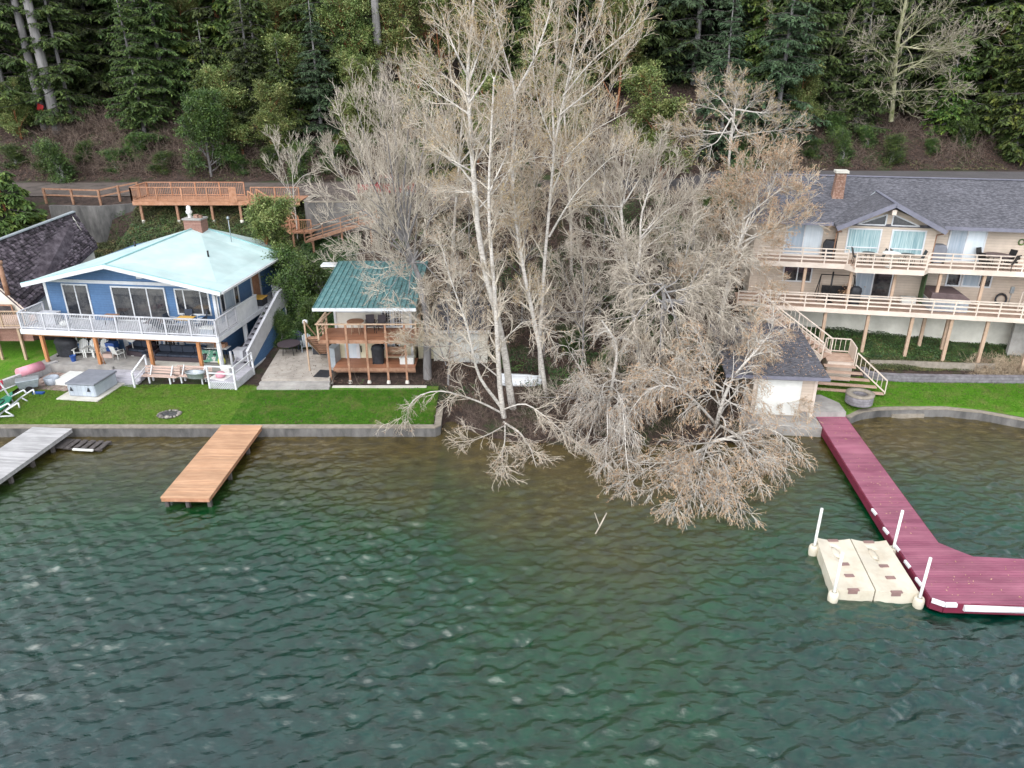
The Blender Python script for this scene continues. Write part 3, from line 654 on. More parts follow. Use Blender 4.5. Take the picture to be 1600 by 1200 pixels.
def adirondack(label, loc, rz, m, group=None, tilt=0):
    t_ = thing('adirondack_chair', label, 'chair', loc, rz, group)
    a = MB()
    for k in range(5): a.slab([(-.27 + k * .11, -.3, .36), (-.18 + k * .11, -.3, .36), (-.18 + k * .11, .25, .22), (-.27 + k * .11, .25, .22)], .025)
    a.build('seat', MATS[m], t_)
    a = MB()
    for k in range(5):
        x = -.27 + k * .11; hh = (.86, .95, .98, .95, .86)[k]
        a.add([(x, .22, .2), (x + .09, .22, .2), (x + .09, .52, hh), (x, .52, hh), (x, .25, .2), (x + .09, .25, .2), (x + .09, .55, hh), (x, .55, hh)], [(0, 1, 2, 3), (7, 6, 5, 4), (0, 4, 5, 1), (1, 5, 6, 2), (2, 6, 7, 3), (3, 7, 4, 0)])
    a.build('backrest', MATS[m], t_)
    for s in (-1, 1):
        a = MB(); a.box(s * .36 - .06, s * .36 + .06, -.38, .38, .53, .56); a.build('armrest', MATS[m], t_)
        a = MB(); a.box(s * .33 - .03, s * .33 + .03, -.32, -.24, 0, .53); a.build('leg', MATS[m], t_)
        a = MB(); a.beam((s * .3, -.28, .34), (s * .3, .55, .04), .03, .1); a.build('leg', MATS[m], t_)
    return t_
table('patio_table', 'yellow topped patio table on the upper deck in front of the picture window', 'table', BL(10.2, 1.1, ZD), BA, 'tabletop_yellow', 'white_trim', .5, .76, False, 1, .75)
g = 'chairs at the yellow deck table'
for k, (x, y, rz, lb) in enumerate(((9.3, 1.15, 90, 'dark deck chair left of the yellow topped table'), (9.9, 1.75, 0, 'dark deck chair behind the yellow topped table'), (10.9, 1.7, -60, 'dark deck chair behind the right end of the yellow topped table'), (11.25, .9, -95, 'navy deck chair right of the yellow topped table'))):
    chair('deck_chair', lb, BL(x, y, ZD), BA + rz, 'navy_cushion', g, legs='white_trim')
table('side_table', 'dark low table in front of the wide sliding door of the upper deck', 'table', BL(8.3, .95, ZD), BA, 'cover_brown', 'black_metal', .45, .5, False, 1.2, .8)
table('side_table', 'small tan table left of the wide sliding door of the upper deck', 'table', BL(5.0, 1.6, ZD), BA, 'brown_wood', 'black_metal', .4, .55, False, 1.1, .8)
def lounger(label, loc, rz, m):
    t_ = thing('chaise_lounge', label, 'lounger', loc, rz)
    a = MB(); a.box(-.9, .3, -.3, .3, .28, .36); a.build('seat', MATS[m], t_)
    a = MB(); a.slab([(.3, -.3, .36), (.9, -.3, .72), (.9, .3, .72), (.3, .3, .36)], .07); a.build('backrest', MATS[m], t_)
    for x in (-.8, .2):
        for y in (-.25, .25): a = MB(); a.box(x - .02, x + .02, y - .02, y + .02, 0, .28); a.build('leg', MATS['white_trim'], t_)
lounger('blue cushioned lounger along the railing of the white deck', BL(9.3, .5, ZD), BA + 178, 'navy_cushion')
def cooler(label, loc, rz, mb_, ml):
    t_ = thing('cooler', label, 'cooler', loc, rz); a = MB(); a.box(-.42, .42, -.22, .22, 0, .36); a.build('body', MATS[mb_], t_, .03)
    a = MB(); a.box(-.44, .44, -.24, .24, .365, .44); a.build('lid', MATS[ml], t_, .02)
cooler('white and grey cooler in the right front corner of the upper deck', BL(11.9, .5, ZD), BA, 'tub_shell', 'plastic_white')
o = MB(); o.box(-.45, .45, -.4, .4, 0, .46); tt = thing('fire_table', 'black fire table with orange lid by the blue side wall of the deck', 'table', BL(12.25, 6.6, ZD), BA)
o.build('base', MATS['black_cloth'], tt, .02); o = MB(); o.box(-.5, .5, -.45, .45, .465, .53); o.build('lid', MATS['tabletop_yellow'], tt, .01)

# under the deck
PZ = 1.28
def covered_grill(label, loc, rz, s=1.0, m='black_cloth'):
    t_ = thing('covered_grill', label, 'grill', loc, rz)
    a = MB(); a.lathe([(.52, 0), (.55, .3), (.56, .75), (.6, .9), (.5, 1.1), (.25, 1.2), (0, 1.22)], n=16, sx=s, sy=.62 * s); a.build('cover', MATS[m], t_)
    for k in (-1, 1): a = MB(); a.cyl((k * .4 * s, -.06 - .25 * s, .06), (k * .4 * s, -.25 * s, .06), .06, .06, 10); a.build('wheel', MATS['tyre'], t_)
covered_grill('covered grill in black cloth under the left end of the white deck', BL(1.75, 1.35, PZ), BA, 1.25)
for k, (x, rz, lb) in enumerate(((2.75, 12, 'white adirondack chair leftmost of the three packed beside the black covered grill'), (3.3, 4, 'white adirondack chair in the middle of the three packed under the deck'), (3.85, -8, 'white adirondack chair rightmost of the three packed under the deck'))):
    adirondack(lb, BL(x, 1.3 + .1 * k, PZ), BA + rz, 'plastic_white', 'white adirondack chairs packed under the deck')
o = MB(); o.lathe([(.13, 0), (.17, .34), (.19, .35), (.19, .37), (.15, .36), (.12, .04), (0, .03)], n=16); btag(o.build('bucket', 'plastic_blue'), 'blue plastic bucket in front of the packed white chairs', 'bucket', 2.75, .45, PZ)
o = MB(); o.box(-.3, .3, -.25, .25, 0, .5); o.box(-.32, .32, -.27, .27, .505, .56); btag(o.build('storage_tub', 'plastic_blue', None, .03), 'blue storage tub behind the cedar post beside the white chairs', 'storage box', 4.45, 1.9, PZ + .25)
o = MB(); o.lathe([(.3, 0), (.26, .1), (.3, .25)], n=12); o.box(-.35, .35, -.3, .3, 0, .24); btag(o.build('crate', 'bench_wood'), 'wooden crate of odds and ends under the blue tub', 'crate', 4.45, 1.5, PZ)
chair('plastic_chair', 'white plastic garden chair beside the second cedar post under the deck', BL(5.35, 1.1, PZ), BA + 160, 'plastic_white', legs='plastic_white')
fn = thing('pedestal_fan', 'round white pedestal fan behind the white plastic chair', 'fan', BL(5.85, 1.9, PZ), BA)
a = MB(); a.disc((0, 0, 0), .22, .03, 16); a.cyl((0, 0, .03), (0, 0, 1.15), .02, .02, 8); a.build('stand', MATS['plastic_white'], fn)
a = MB(); a.cyl((0, -.1, 1.25), (0, .06, 1.25), .36, .36, 24); a.build('guard', MATS['plastic_white'], fn)
def sofa(label, x, y, L, rz=0, n=3):
    t_ = thing('wicker_sofa', label, 'sofa', BL(x, y, PZ), BA + rz)
    a = MB(); a.box(-L / 2, L / 2, -.4, .4, 0, .3); a.box(-L / 2, L / 2, .3, .42, .3, .72)
    for s in (-1, 1): a.box(s * L / 2 - .08, s * L / 2 + .08, -.4, .42, 0.001, .58)
    a.build('frame', MATS['wicker'], t_)
    for k in range(n):
        x0 = -L / 2 + .1 + k * (L - .2) / n; x1 = x0 + (L - .2) / n - .02
        a = MB(); a.box(x0, x1, -.38, .25, .31, .45); a.build('cushion', MATS['navy_cushion'], t_, .03)
        a = MB(); a.box(x0, x1, .1, .28, .46, .88); a.build('back_cushion', MATS['navy_cushion'], t_, .04)
sofa('long dark wicker sofa with navy cushions behind the long benches', 9.35, 1.5, 3.3, 0, 4)
sofa('short dark wicker sofa against the blue wall between white door trims', 6.3, 2.05, 1.5, -8, 2)
o = table('ottoman', 'dark wicker ottoman at the right end of the short sofa', 'ottoman', BL(7.15, 1.5, PZ), BA, 'navy_cushion', 'wicker', .35, .42, False)
rg = MB(); rg.box(-1.6, 1.6, -.5, .5, 0, .02); rgo = rg.build('outdoor_rug', 'concrete_pale'); btag(rgo, 'pale rug in front of the long wicker sofa', 'rug', 9.4, .85, PZ)
table('folding_table', 'white folding table under the right end of the white deck', 'table', BL(11.5, 1.9, PZ), BA, 'plastic_white', 'black_metal', .5, .8, False, 1.5, .6)
o = MB(); o.box(-.35, .35, -.2, .2, 0, .22); btag(o.build('box', 'brown_wood'), 'brown box on the white folding table under the deck', 'box', 11.7, 2.0, PZ + .8)
bo = thing('bean_bag_board', 'green and white painted game board leaning on the white folding table', 'game board', BL(11.35, 1.2, PZ), BA)
a = MB(); a.add([(-.6, -.15, .1), (.6, -.15, .1), (.6, .2, .75), (-.6, .2, .75), (-.6, -.1, .06), (.6, -.1, .06), (.6, .25, .71), (-.6, .25, .71)], [(0, 1, 2, 3), (7, 6, 5, 4), (0, 4, 5, 1), (1, 5, 6, 2), (2, 6, 7, 3), (3, 7, 4, 0)]); a.build('board', MATS['painted_green'], bo)
a = MB(); a.cyl((.25, .04, .52), (.25, .09, .53), .09, .09, 14); a.build('hole', MATS['black_cloth'], bo)
o = MB(); o.lathe([(0, 0), (.2, .06), (.24, .25), (.16, .45), (0, .52)], n=10); o.lathe([(0, .45), (.14, .5), (.15, .62), (0, .74)], n=10); btag(o.build('inflatable_toy', 'yellow'), 'yellow inflatable toy beside the green game board', 'toy', 12.15, 1.0, PZ)
tb = thing('wheeled_bin', 'tall pale grey lidded bin standing beside the outside stair', 'bin', BL(12.95, 1.9, 1.0), BA)
a = MB(); a.prism([(-.25, 0), (.25, 0), (.3, .95), (-.3, .95)], 'y', -.28, .28); a.build('body', MATS['deck_white'], tb); a = MB(); a.box(-.33, .33, -.31, .33, .955, 1.02); a.build('lid', MATS['deck_white'], tb)

# lawn side of the blue house
bs = thing('patio_steps', 'broad grey timber steps from the patio down to the lawn beside the hot tub', 'steps', BL(6.85, -.2, .8), BA)
for k in range(4):
    a = MB(); a.box(-1.25 + .02 * k, 1.1 + .05 * k, -.42 * (k + 1), -.42 * k, 0 - .01 * k, .48 - .12 * (k + 1)); a.build('step', MATS['deck_grey'], bs)
a = MB()
for q in ((1.2, -.05), (1.35, -1.75)): a.box(q[0] - .045, q[0] + .045, q[1] - .045, q[1] + .045, 0, (1.4 if q[1] > -1 else .95))
a.beam((1.2, -.05, 1.4), (1.35, -1.75, .95), .1, .06); a.beam((1.2, -.05, .75), (1.35, -1.75, .45), .05, .05); a.build('handrail', MATS['white_trim'], bs)
lp = MB(); lp.cyl((-1.2, 0, .45), (-1.32, -.1, 1.25), .03, .03, 8); btag(lp.build('wooden_stake', 'orange_wood'), 'slim wooden stake standing at the patio edge behind the hot tub', 'stake', 6.2, .2, .85)
ht = thing('hot_tub', 'pale grey hot tub with dark grey lid on the lawn edge', 'hot tub', (-24.15, 38.95, .86), -7)
a = MB(); a.box(-.84, .84, -1.0, 1.0, 0, .72); a.build('shell', MATS['tub_shell'], ht, .08)
a = MB(); a.box(-.89, .89, -1.06, 1.06, .725, .84); a.build('cover', MATS['tub_cover'], ht, .03)
for x in (-.6, .45): a = MB(); a.prism([(x - .1, .35), (x + .1, .35), (x, .6)], 'y', -1.03, -1.003); a.build('strap', MATS['black_cloth'], ht)
a = MB(); a.box(-1.35, 1.15, -1.4, 1.15, 0, .07); o = a.build('paving_slab', 'concrete_pale'); o.location = (-24.15, 38.95, .79); o.rotation_euler = (0, 0, R(-7)); tag(o, 'pale concrete slab under the hot tub', 'slab')
a = MB()
random.seed(9)
for i in range(9):
    for j in range(6):
        x = i * .36 + random.uniform(-.02, .02); y = j * .42 + random.uniform(-.02, .02); a.box(x, x + .33, y, y + .38, 0, .05 + random.random() * .02)
o = a.build('paving_stones', 'paver'); o.location = (-28.5, 39.2, .79); o.rotation_euler = (0, 0, R(-7)); tag(o, 'patchy brown and grey paving beside the hot tub', 'paving')
rt = MB(); rt.box(0, 4.9, -.2, 0, .7, 1.32); o = rt.build('retaining_wall', 'concrete'); o.location = BL(.9, -.12, 0); o.rotation_euler = (0, 0, R(BA)); tag(o, 'low concrete wall of the patio behind the hot tub', 'wall')
rt = MB(); rt.box(-.12, .12, 0, 5.6, .5, 1.35); o = rt.build('timber_wall', 'dock_grey'); o.location = (-30.4, 37.2, 0); o.rotation_euler = (0, 0, R(-24)); tag(o, 'weathered grey timber wall along the left edge of the yard', 'wall')
o = MB(); o.box(-.65, .65, -.7, .7, 0, .35); o = o.build('storage_box', 'plastic_white', None, .02); o.location = (-26.1, 40.3, .83); o.rotation_euler = (0, 0, R(-7)); tag(o, 'low white box between the concrete wall and the hot tub', 'storage box')
a = MB(); a.lathe([(.3, 0), (.4, .12), (.42, .42), (.36, .46), (.33, .4), (0, .4)], n=16); o = a.build('planter', 'tub_shell'); o.location = (-27.1, 39.9, .83); tag(o, 'round grey planter beside the low white box', 'planter')
gc = thing('lawn_cart', 'small grey garden cart at the left edge of the lawn', 'cart', (-27.9, 39.0, .8), 30)
a = MB(); a.prism([(-.45, .25), (.45, .25), (.6, .75), (-.6, .75)], 'y', -.35, .35); a.build('tub', MATS['galvanised'], gc, .04)
for s in (-1, 1): a = MB(); a.cyl((0, s * .4, .2), (0, s * .47, .2), .2, .2, 14); a.build('wheel', MATS['tyre'], gc)
a = MB(); a.tube([(-.5, 0, .5), (-1.3, 0, .3), (-1.9, .1, .05)], .035); a.build('handle', MATS['white_trim'], gc)
a = MB(); a.cyl((-.9, 0, .32), (.9, 0, .32), .32, .3, 16); o = a.build('rolled_mat', 'plastic_pink'); o.location = (-28.9, 40.9, 1.0); o.rotation_euler = (0, 0, R(63)); o.scale = (.8, 1, 1); tag(o, 'faded pink rolled float lying along the timber wall', 'pool float')
a = MB(); a.box(-.3, .3, -.12, .12, 0, .08); o = a.build('paddle_board_fin', 'plastic_blue'); o.location = (-27.1, 38.5, .83); o.name = 'mat'; tag(o, 'small blue mat on the paving left of the hot tub', 'mat')
# benches, tub, basin
for k, (px, lb) in enumerate(((253, 'long pale slatted bench left of the two along the patio edge'), (303, 'long pale slatted bench right of the two, with the metal tub on it'))):
    p = G(px, 598, .8)
    b_ = thing('bench', lb, 'bench', (p[0], p[1] + .1, .8), BA, 'slatted benches along the patio edge')
    a = MB()
    for j in range(3): a.box(-1.1, 1.1, -.3 + j * .14, -.18 + j * .14, .42, .46)
    a.build('seat', MATS['bench_wood'], b_)
    a = MB()
    for j in range(3): a.box(-1.1, 1.1, .17 + j * .05, .20 + j * .05, .5 + j * .15, .62 + j * .15)
    a.build('backrest', MATS['bench_wood'], b_)
    for x in (-.65, .65):
        a = MB(); a.box(x - .04, x + .04, -.28, -.2, 0, .42); a.beam((x, -.1, .38), (x, .3, .95), .05, .08); a.box(x - .04, x + .04, .1, .18, 0, .42); a.build('leg', MATS['white_trim'], b_)
p = G(307, 588, 1.3)
gt = thing('stock_tank', 'oval galvanised metal tub resting on the right bench', 'tub', (p[0], p[1] - .1, 1.27), BA)
a = MB(); a.lathe([(.42, 0), (.5, .3), (.54, .32), (.54, .35), (.47, .34), (.4, .05), (0, .04)], n=28, sx=1.15, sy=.62); a.build('basin', MATS['galvanised'], gt)
a = MB(); a.lathe([(.52, .33), (.545, .36), (.52, .375)], n=28, sx=1.15, sy=.62); a.build('rim', MATS['plastic_grey'], gt)
p = G(346, 601, .8)
sk = thing('water_table', 'white basin on a dark stand beside the lattice landing', 'basin', (p[0], p[1], .8), BA - 10)
a = MB(); a.prism([(-.45, .3), (.45, .3), (.55, .5), (-.55, .5)], 'y', -.4, .4); a.build('basin', MATS['plastic_white'], sk, .02); a = MB(); a.box(-.3, .3, -.25, .25, 0, .3); a.build('stand', MATS['black_cloth'], sk)
a = MB(); a.lathe([(0, 0), (.28, .05), (.3, .16), (.2, .3), (0, .34)], n=12); o = a.build('towel', 'plastic_pink'); o.location = (p[0] + .05, p[1], 1.3); tag(o, 'pink towel heaped in the white basin by the landing', 'towel')
a = MB(); a.box(-.25, .25, -.2, .2, 0, .75); a.box(-.28, .28, -.23, .23, .755, .85); o = a.build('bucket', 'plastic_white', None, .03); o.location = (p[0] + .1, p[1] + .8, .8); tag(o, 'white lidded pail behind the white basin', 'bucket')
a = MB(); a.box(-.25, .25, -.1, .1, 0, .12); o = a.build('paving_stone', 'brick'); o.location = (p[0] + .9, p[1] - .35, .8); o.rotation_euler = (0, 0, R(20)); tag(o, 'reddish block on the grass at the foot of the lattice landing', 'block')
# fire pit of loose stones
p = G(265, 648, .8); p = G(265, 648, .64); fp = thing('fire_pit', 'blackened ring of loose stones in the middle of the lawn', 'fire pit', (p[0], p[1], .64))
random.seed(5)
for k in range(17):
    t0 = k / 17 * 6.283; r0 = .50; a = MB(); s = random.uniform(.075, .125)
    prof_ = [(0, 0), (s, .02), (s * 1.1, s * .7), (s * .6, s * 1.3), (0, s * 1.4)]
    a.lathe(prof_, (r0 * math.cos(t0) * 1.05, r0 * .85 * math.sin(t0), -.02), 6, random.uniform(.8, 1.3), random.uniform(.7, 1.1)); a.build('stone', MATS['stone'], fp)
a = MB(); a.disc((0, 0, .02), .46, .05, 20); a.build('ash_bed', MATS['ash'], fp)
# kayak rack at left
kr = thing('kayak_rack', 'white pipe rack holding two kayaks at the left edge of the lawn', 'rack', (-27.6, 36.6, .72), 8)
a = MB()
for y in (-.9, .9):
    a.tube([(-2.2, y, 0), (.6, y, 0)], .045, 8); a.tube([(-.2, y, 0), (-.6, y, 1.25), (-1.9, y, 1.25)], .045, 8)
    a.tube([(.6, y, 0), (.25, y, .3), (1.0, y, .75), (1.0, y, .45)], .04, 8); a.tube([(-.3, y, .35), (.5, y, .75), (.62, y, .5)], .04, 8)
a.tube([(-.6, -.9, 1.25), (-.6, .9, 1.25)], .045, 8); a.tube([(.25, -.9, .3), (.25, .9, .3)], .04, 8); a.tube([(-.2, -.9, 0.02), (-.2, .9, 0.02)], .045, 8)
a.build('pipe_frame', MATS['white_trim'], kr)
def kayak(label, loc, rz, m, L=3.2):
    t_ = thing('kayak', label, 'kayak', loc, rz); n = 14; vs = []; fs = []; k = 10
    for i in range(n + 1):
        u = -1 + 2 * i / n; wdt = .36 * max(.02, (1 - abs(u) ** 2.4)); hh = .3 * max(.15, (1 - abs(u) ** 3)); lift = .12 * abs(u) ** 3
        for j in range(k): an = 2 * math.pi * j / k; vs.append((wdt * math.cos(an), u * L / 2, .16 + lift + hh * .5 * math.sin(an)))
    for i in range(n):
        for j in range(k): fs.append((i * k + j, i * k + (j + 1) % k, (i + 1) * k + (j + 1) % k, (i + 1) * k + j))
    fs += [tuple(range(k)), tuple(n * k + j for j in reversed(range(k)))]
    MB().add(vs, fs, True).build('hull', MATS[m], t_)
    MB().lathe([(.24, 0), (.27, .04), (.24, .07)], (0, 0, .27), 16, .8, 1.7).build('cockpit_rim', MATS['black_metal'], t_)
    MB().disc((0, 0, .28), .22, .02, 16, .8, 1.7).build('cockpit', MATS['black_cloth'], t_)
kayak('red kayak on the upper arms of the white rack', (-28.45, 36.7, 1.5), 12, 'plastic_red')
kayak('green kayak on the lower arms of the white rack', (-28.0, 36.5, .86), 10, 'plastic_green')

# ================================================================ neighbour at far left: steep shake roof
nb = thing('shake_roof_house', 'house at the left edge with steep dark wood-shake roof and white gable', 'house', (-31.0, 45.6, 0), 0)
# ridge runs back to the right; nearest slope faces the camera/right
rA, rB = Vector(T(-60, 398, 46)) - Vector((-31.0, 45.6, 0)), Vector(T(116, 332, 53)) - Vector((-31.0, 45.6, 0))
eA, eB = Vector(T(38, 484, 45.8)) - Vector((-31.0, 45.6, 0)), Vector(T(152, 382, 53.2)) - Vector((-31.0, 45.6, 0))
eL, eM = rA + Vector((-4.5, 1.5, -5.2)), rB + Vector((-4.5, 1.5, -5.2))
a = MB(); a.slab([p + Vector((0, 0, -.12)) for p in (rA, eA, eB, rB)], .12)
ro = a.build('roof', 'shake', nb)
# individual shake courses
sh = MB(); random.seed(8); nr, ncol = 17, 40
for i in range(nr):
    for j in range(ncol):
        f0, f1 = i / nr, (i + 1.25) / nr; g0 = (j + random.uniform(-.2, .2)) / ncol; g1 = g0 + random.uniform(.75, .98) / ncol
        f1 = min(f1 + random.uniform(-.1, .15) / nr, 1.01); g0 = max(0, g0); g1 = min(1, g1)
        P = lambda f, g, dz: rA.lerp(rB, g).lerp(eA.lerp(eB, g), f) + Vector((0, 0, dz))
        l0 = .02; l1 = .08 + random.random() * .07
        vs = [P(f0, g0, l0), P(f0, g1, l0), P(f1, g1, l1), P(f1, g0, l1), P(f1, g1, .0), P(f1, g0, .0)]
        sh.add(vs, [(0, 1, 2, 3), (3, 2, 4, 5)])
sh.build('shakes', MATS['shake'], ro)
a = MB(); a.beam(rA + Vector((0, 0, .08)), rB + Vector((0, 0, .08)), .3, .08); a.build('ridge_cap', MATS['plastic_grey'], ro)
a = MB(); a.slab([rA, rB, eM, eL], .12); a.build('rear_roof', MATS['shake'], nb)
bot = lambda p, z: Vector((p.x, p.y, z))
a = MB(); a.add([rA + Vector((0, .3, -.2)), eA + Vector((-.15, .3, -.2)), bot(eA + Vector((-.15, .3, 0)), .8), bot(eL + Vector((.4, .3, 0)), .8), eL + Vector((.4, .3, -.2)),
     rB + Vector((0, -.3, -.2)), eB + Vector((-.2, -.3, -.2)), bot(eB + Vector((-.2, -.3, 0)), .8), bot(eM + Vector((.4, -.3, 0)), .8), eM + Vector((.4, -.3, -.2))],
    [(0, 1, 2, 3, 4), (9, 8, 7, 6, 5), (1, 6, 7, 2), (4, 3, 8, 9)]); a.build('wall', MATS['cream_plain'], nb)
a = MB(); a.beam(rA + Vector((0, .05, -.12)), eA + Vector((0, .05, -.12)), .06, .22); a.build('bargeboard', MATS['tan_trim'], nb)
a = MB(); a.cyl((-1.45 + .2, -.1, 4.6), (-1.45 + .2, -.1, 6.6), .14, .14, 12); a.cyl((-1.25, -.1, 6.6), (-1.25, -.1, 6.8), .2, .2, 12); a.build('stove_pipe', MATS['brown_wood'], nb)
window(nb, eA.x - 2.2, eA.x - .9, 2.6, 3.8, eA.y + .28, (), frame='brown_wood')
zz = T(10, 525, 43.5)[2]
nd = thing('neighbour_deck', 'weathered deck with slatted railing on thin posts at the left edge', 'deck', (-31.3, 43.2, 0), 0)
plank_deck(nd, -6, 1.3, 0, 2.6, 3.2, 'bench_wood'); railing(nd, (-6, .05, 3.2), (1.25, .05, 3.2), 1.0, 'rail_wood', 1.5, .12)
a = MB(); a.box(-6, 1.3, .3, 2.3, 2.2, 3.1); a.build('skirt', MATS['brick'], nd)
for x in (-2.4, -.9, .6): a = MB(); a.box(x - .07, x + .07, .1, .24, .7, 3.15); a.build('post', MATS['rail_wood'], nd)
# ================================================================ CABIN with green roof
CO = (-11.2, 40.2)
cb = thing('cabin', 'small cream cabin with green metal roof and two brown decks', 'house', (CO[0], CO[1], 0), 0)
MB().box(.5, 5.1, 2.2, 6.9, .9, 3.2).build('lower_wall', 'cream_wall', cb)
MB().prism([(2.2, 3.2), (6.9, 3.2), (6.9, 6.15), (2.2, 5.6)], 'x', .5, 5.1).build('upper_wall', 'cream_plain', cb)
a = MB(); rq = [(-.12, -.15, 5.42), (5.72, -.15, 5.42), (5.72, 7.2, 6.35), (-.12, 7.2, 6.35)]; a.slab(rq, .1); ro = a.build('roof', 'roof_green', cb)
a = MB()
for k in range(20): x = -.1 + k * .305; a.beam((x, -.14, 5.45), (x, 7.18, 6.38), .03, .05)
a.build('standing_seam', 'roof_green', ro)
a = MB(); a.box(-.15, 5.75, -.2, -.155, 5.26, 5.44); a.build('fascia', 'white_trim', cb)
a = MB(); a.box(-1.2, .2, 6.6, 7.4, 6.1, 6.22); a.build('rear_awning', 'white_trim', cb)
for a_ in (.46, 5.0): t = MB(); t.box(a_, a_ + .14, 2.14, 2.197, .9, 5.2); t.build('corner_trim', 'white_trim', cb)
window(cb, .66, 2.75, 4.45, 5.12, 2.19, (1.15, 2.25)); 
for x in (3.3, 4.0): window(cb, x, x + .62, 3.5, 5.05, 2.19, name='french_door', grid_=(3, 5), f=.09)
window(cb, 3.05, 4.35, 2.1, 2.75, 2.19, (3.4, 4.0), panes=['glass', 'glass_sheer', 'glass'])
window(cb, .95, 1.85, 1.05, 2.7, 2.19, f=.2, name='door', pane='glass_white')
d = MB(); d.box(1.9, 1.96, 2.13, 2.19, 1.9, 2.3); d.build('lamp', 'black_metal', cb)
plank_deck(cb, 0, 5.7, .0, 2.2, 3.46, 'cabin_deck'); plank_deck(cb, .55, 5.4, .55, 2.2, 1.5, 'cabin_deck', name='lower_deck')
f = MB(); f.box(-.02, 5.72, -.05, -.003, 3.26, 3.47); f.box(.53, 5.42, .5, .547, 1.3, 1.51); f.build('fascia', 'brown_wood', cb)
f = MB(); f.box(.1, 5.6, .25, .4, 3.15, 3.39); f.box(.6, 5.4, .8, .9, 1.1, 1.43); f.build('joist', 'brown_wood', cb)
for x in (.5, 1.63, 2.75, 3.9, 5.0):
    p = MB(); p.box(x - .06, x + .06, -.12, 0 - .052, .85, 4.42); p.build('post', 'brown_wood', cb)
    p = MB(); p.lathe([(.13, 0), (.1, .15), (.07, .2)], (x, -.09, .78), 8); p.build('footing', 'concrete_pale', cb)
r = MB(); r.beam((-.1, -.08, 4.45), (5.7, -.08, 4.45), .14, .05); r.beam((0, -.02, 4.44), (.6, 2.1, 4.74), .1, .05)
for x, y in ((0, 0), (.0, 1.1), (.0, 2.1), (5.65, 0), (5.65, 1.9)): r.box(x - .05, x + .05, y - .05, y + .05, 3.4, 4.44)
for z in (3.7, 3.95, 4.2): r.beam((0, .05, z), (0, 2.1, z), .04, .08)
r.beam((0, 0, 4.46), (0, 2.1, 4.46), .12, .05); r.beam((5.65, 0, 4.46), (5.65, 1.9, 4.46), .12, .05)
r.build('railing', 'rail_wood', cb)
s = MB()
for k in range(9): z = 3.25 - k * .23; y0_ = .9 + k * .3; s.slab([(-.05, y0_, z), (-.05, y0_ + .33, z), (-.95, y0_ + .33, z), (-.95, y0_, z)], .05)
so_ = s.build('side_stair', 'brown_wood', cb)
s = MB(); s.beam((-.98, .8, 4.35), (-.98, 3.6, 2.2), .05, .08); s.box(-1.02, -.94, 3.5, 3.6, 1.1, 2.25); s.box(-1.02, -.94, .8, .9, 1.2, 4.35); s.beam((-.98, .8, 3.3), (-.98, 3.6, 1.25), .04, .2); s.build('stair_rail', 'rail_wood', so_)
o = table('bistro_table', 'round terracotta coloured table on the upper cabin deck', 'table', (CO[0] + 1.95, CO[1] + 1.15, 3.46), 0, 'tabletop_yellow', 'rail_wood', .5, .78, True, 1, 1)
for c_ in o.children:
    if c_.name.startswith('tabletop'): c_.data.materials[0] = MATS['orange_wood']
chair('deck_chair', 'black deck chair nearer the round table on the upper cabin deck', (CO[0] + 2.75, CO[1] + 1.45, 3.46), 8, 'wicker', 'black chairs on the cabin deck')
chair('deck_chair', 'black deck chair in front of the cabin french doors', (CO[0] + 3.4, CO[1] + 1.4, 3.46), -6, 'wicker', 'black chairs on the cabin deck')
covered_grill('rounded black covered grill on the lower cabin deck', (CO[0] + 3.1, CO[1] + 1.35, 1.5), 0, .68)
b_ = thing('bench', 'brown garden bench beside the grill on the lower cabin deck', 'bench', (CO[0] + 4.1, CO[1] + 1.6, 1.5), 0)
a = MB(); a.box(-.55, .55, -.22, .18, .4, .45); a.build('seat', MATS['brown_wood'], b_)
a = MB(); a.box(-.55, .55, .18, .22, .5, .88); a.build('backrest', MATS['brown_wood'], b_)
for s in (-1, 1): a = MB(); a.box(s * .5 - .03, s * .5 + .03, -.2, .2, 0, .6); a.build('leg', MATS['brown_wood'], b_)
cooler('white cooler standing at the right end of the lower cabin deck', (CO[0] + 4.85, CO[1] + 1.3, 1.5), 0, 'plastic_white', 'plastic_white')
a = MB(); a.box(-.25, .25, -.4, .4, 0, 1.35); o = a.build('storage_cabinet', 'plastic_grey', None, .02); o.location = (CO[0] + .35, CO[1] + 1.7, 1.1); o.rotation_euler = (0, 0, R(-12)); tag(o, 'tall grey cabinet at the left corner of the lower cabin wall', 'cabinet')
# its exposed-aggregate patio with two steps
pt = thing('patio', 'pale aggregate patio with long steps beside the cabin', 'patio', (0, 0, 0))
a = MB(); a.prism([(-14.7, 39.75), (-10.7, 39.75), (-10.75, 42.9), (-12.2, 45.2), (-15.1, 45.2)], 'z', .7, 1.22); a.build('paving', 'aggregate', pt)
a = MB(); a.box(-14.75, -10.65, 39.42, 39.747, .7, 1.08); a.build('step', 'concrete', pt)
a = MB(); a.box(-14.8, -10.6, 39.08, 39.417, .7, .94); a.build('step', 'concrete', pt)
a = MB(); a.box(-10.5, -5.0, 39.35, 39.6, .7, .86); o = a.build('edging', 'concrete_pale'); tag(o, 'pale concrete strip between the lawn and the cabin deck posts', 'edging')
a = MB(); a.box(-.45, .45, -.55, .55, 0, .02); o = a.build('door_mat', 'black_cloth'); o.location = (-11.2, 40.5, 1.222); o.rotation_euler = (0, 0, R(-8)); tag(o, 'black mat on the patio beside the first cabin deck post', 'mat')
p = G(451, 536, 1.95)
table('garden_table', 'round dark metal table at the back of the cabin patio', 'table', (p[0], p[1], 1.22), 0, 'wicker', 'black_metal', .72, .72, True)
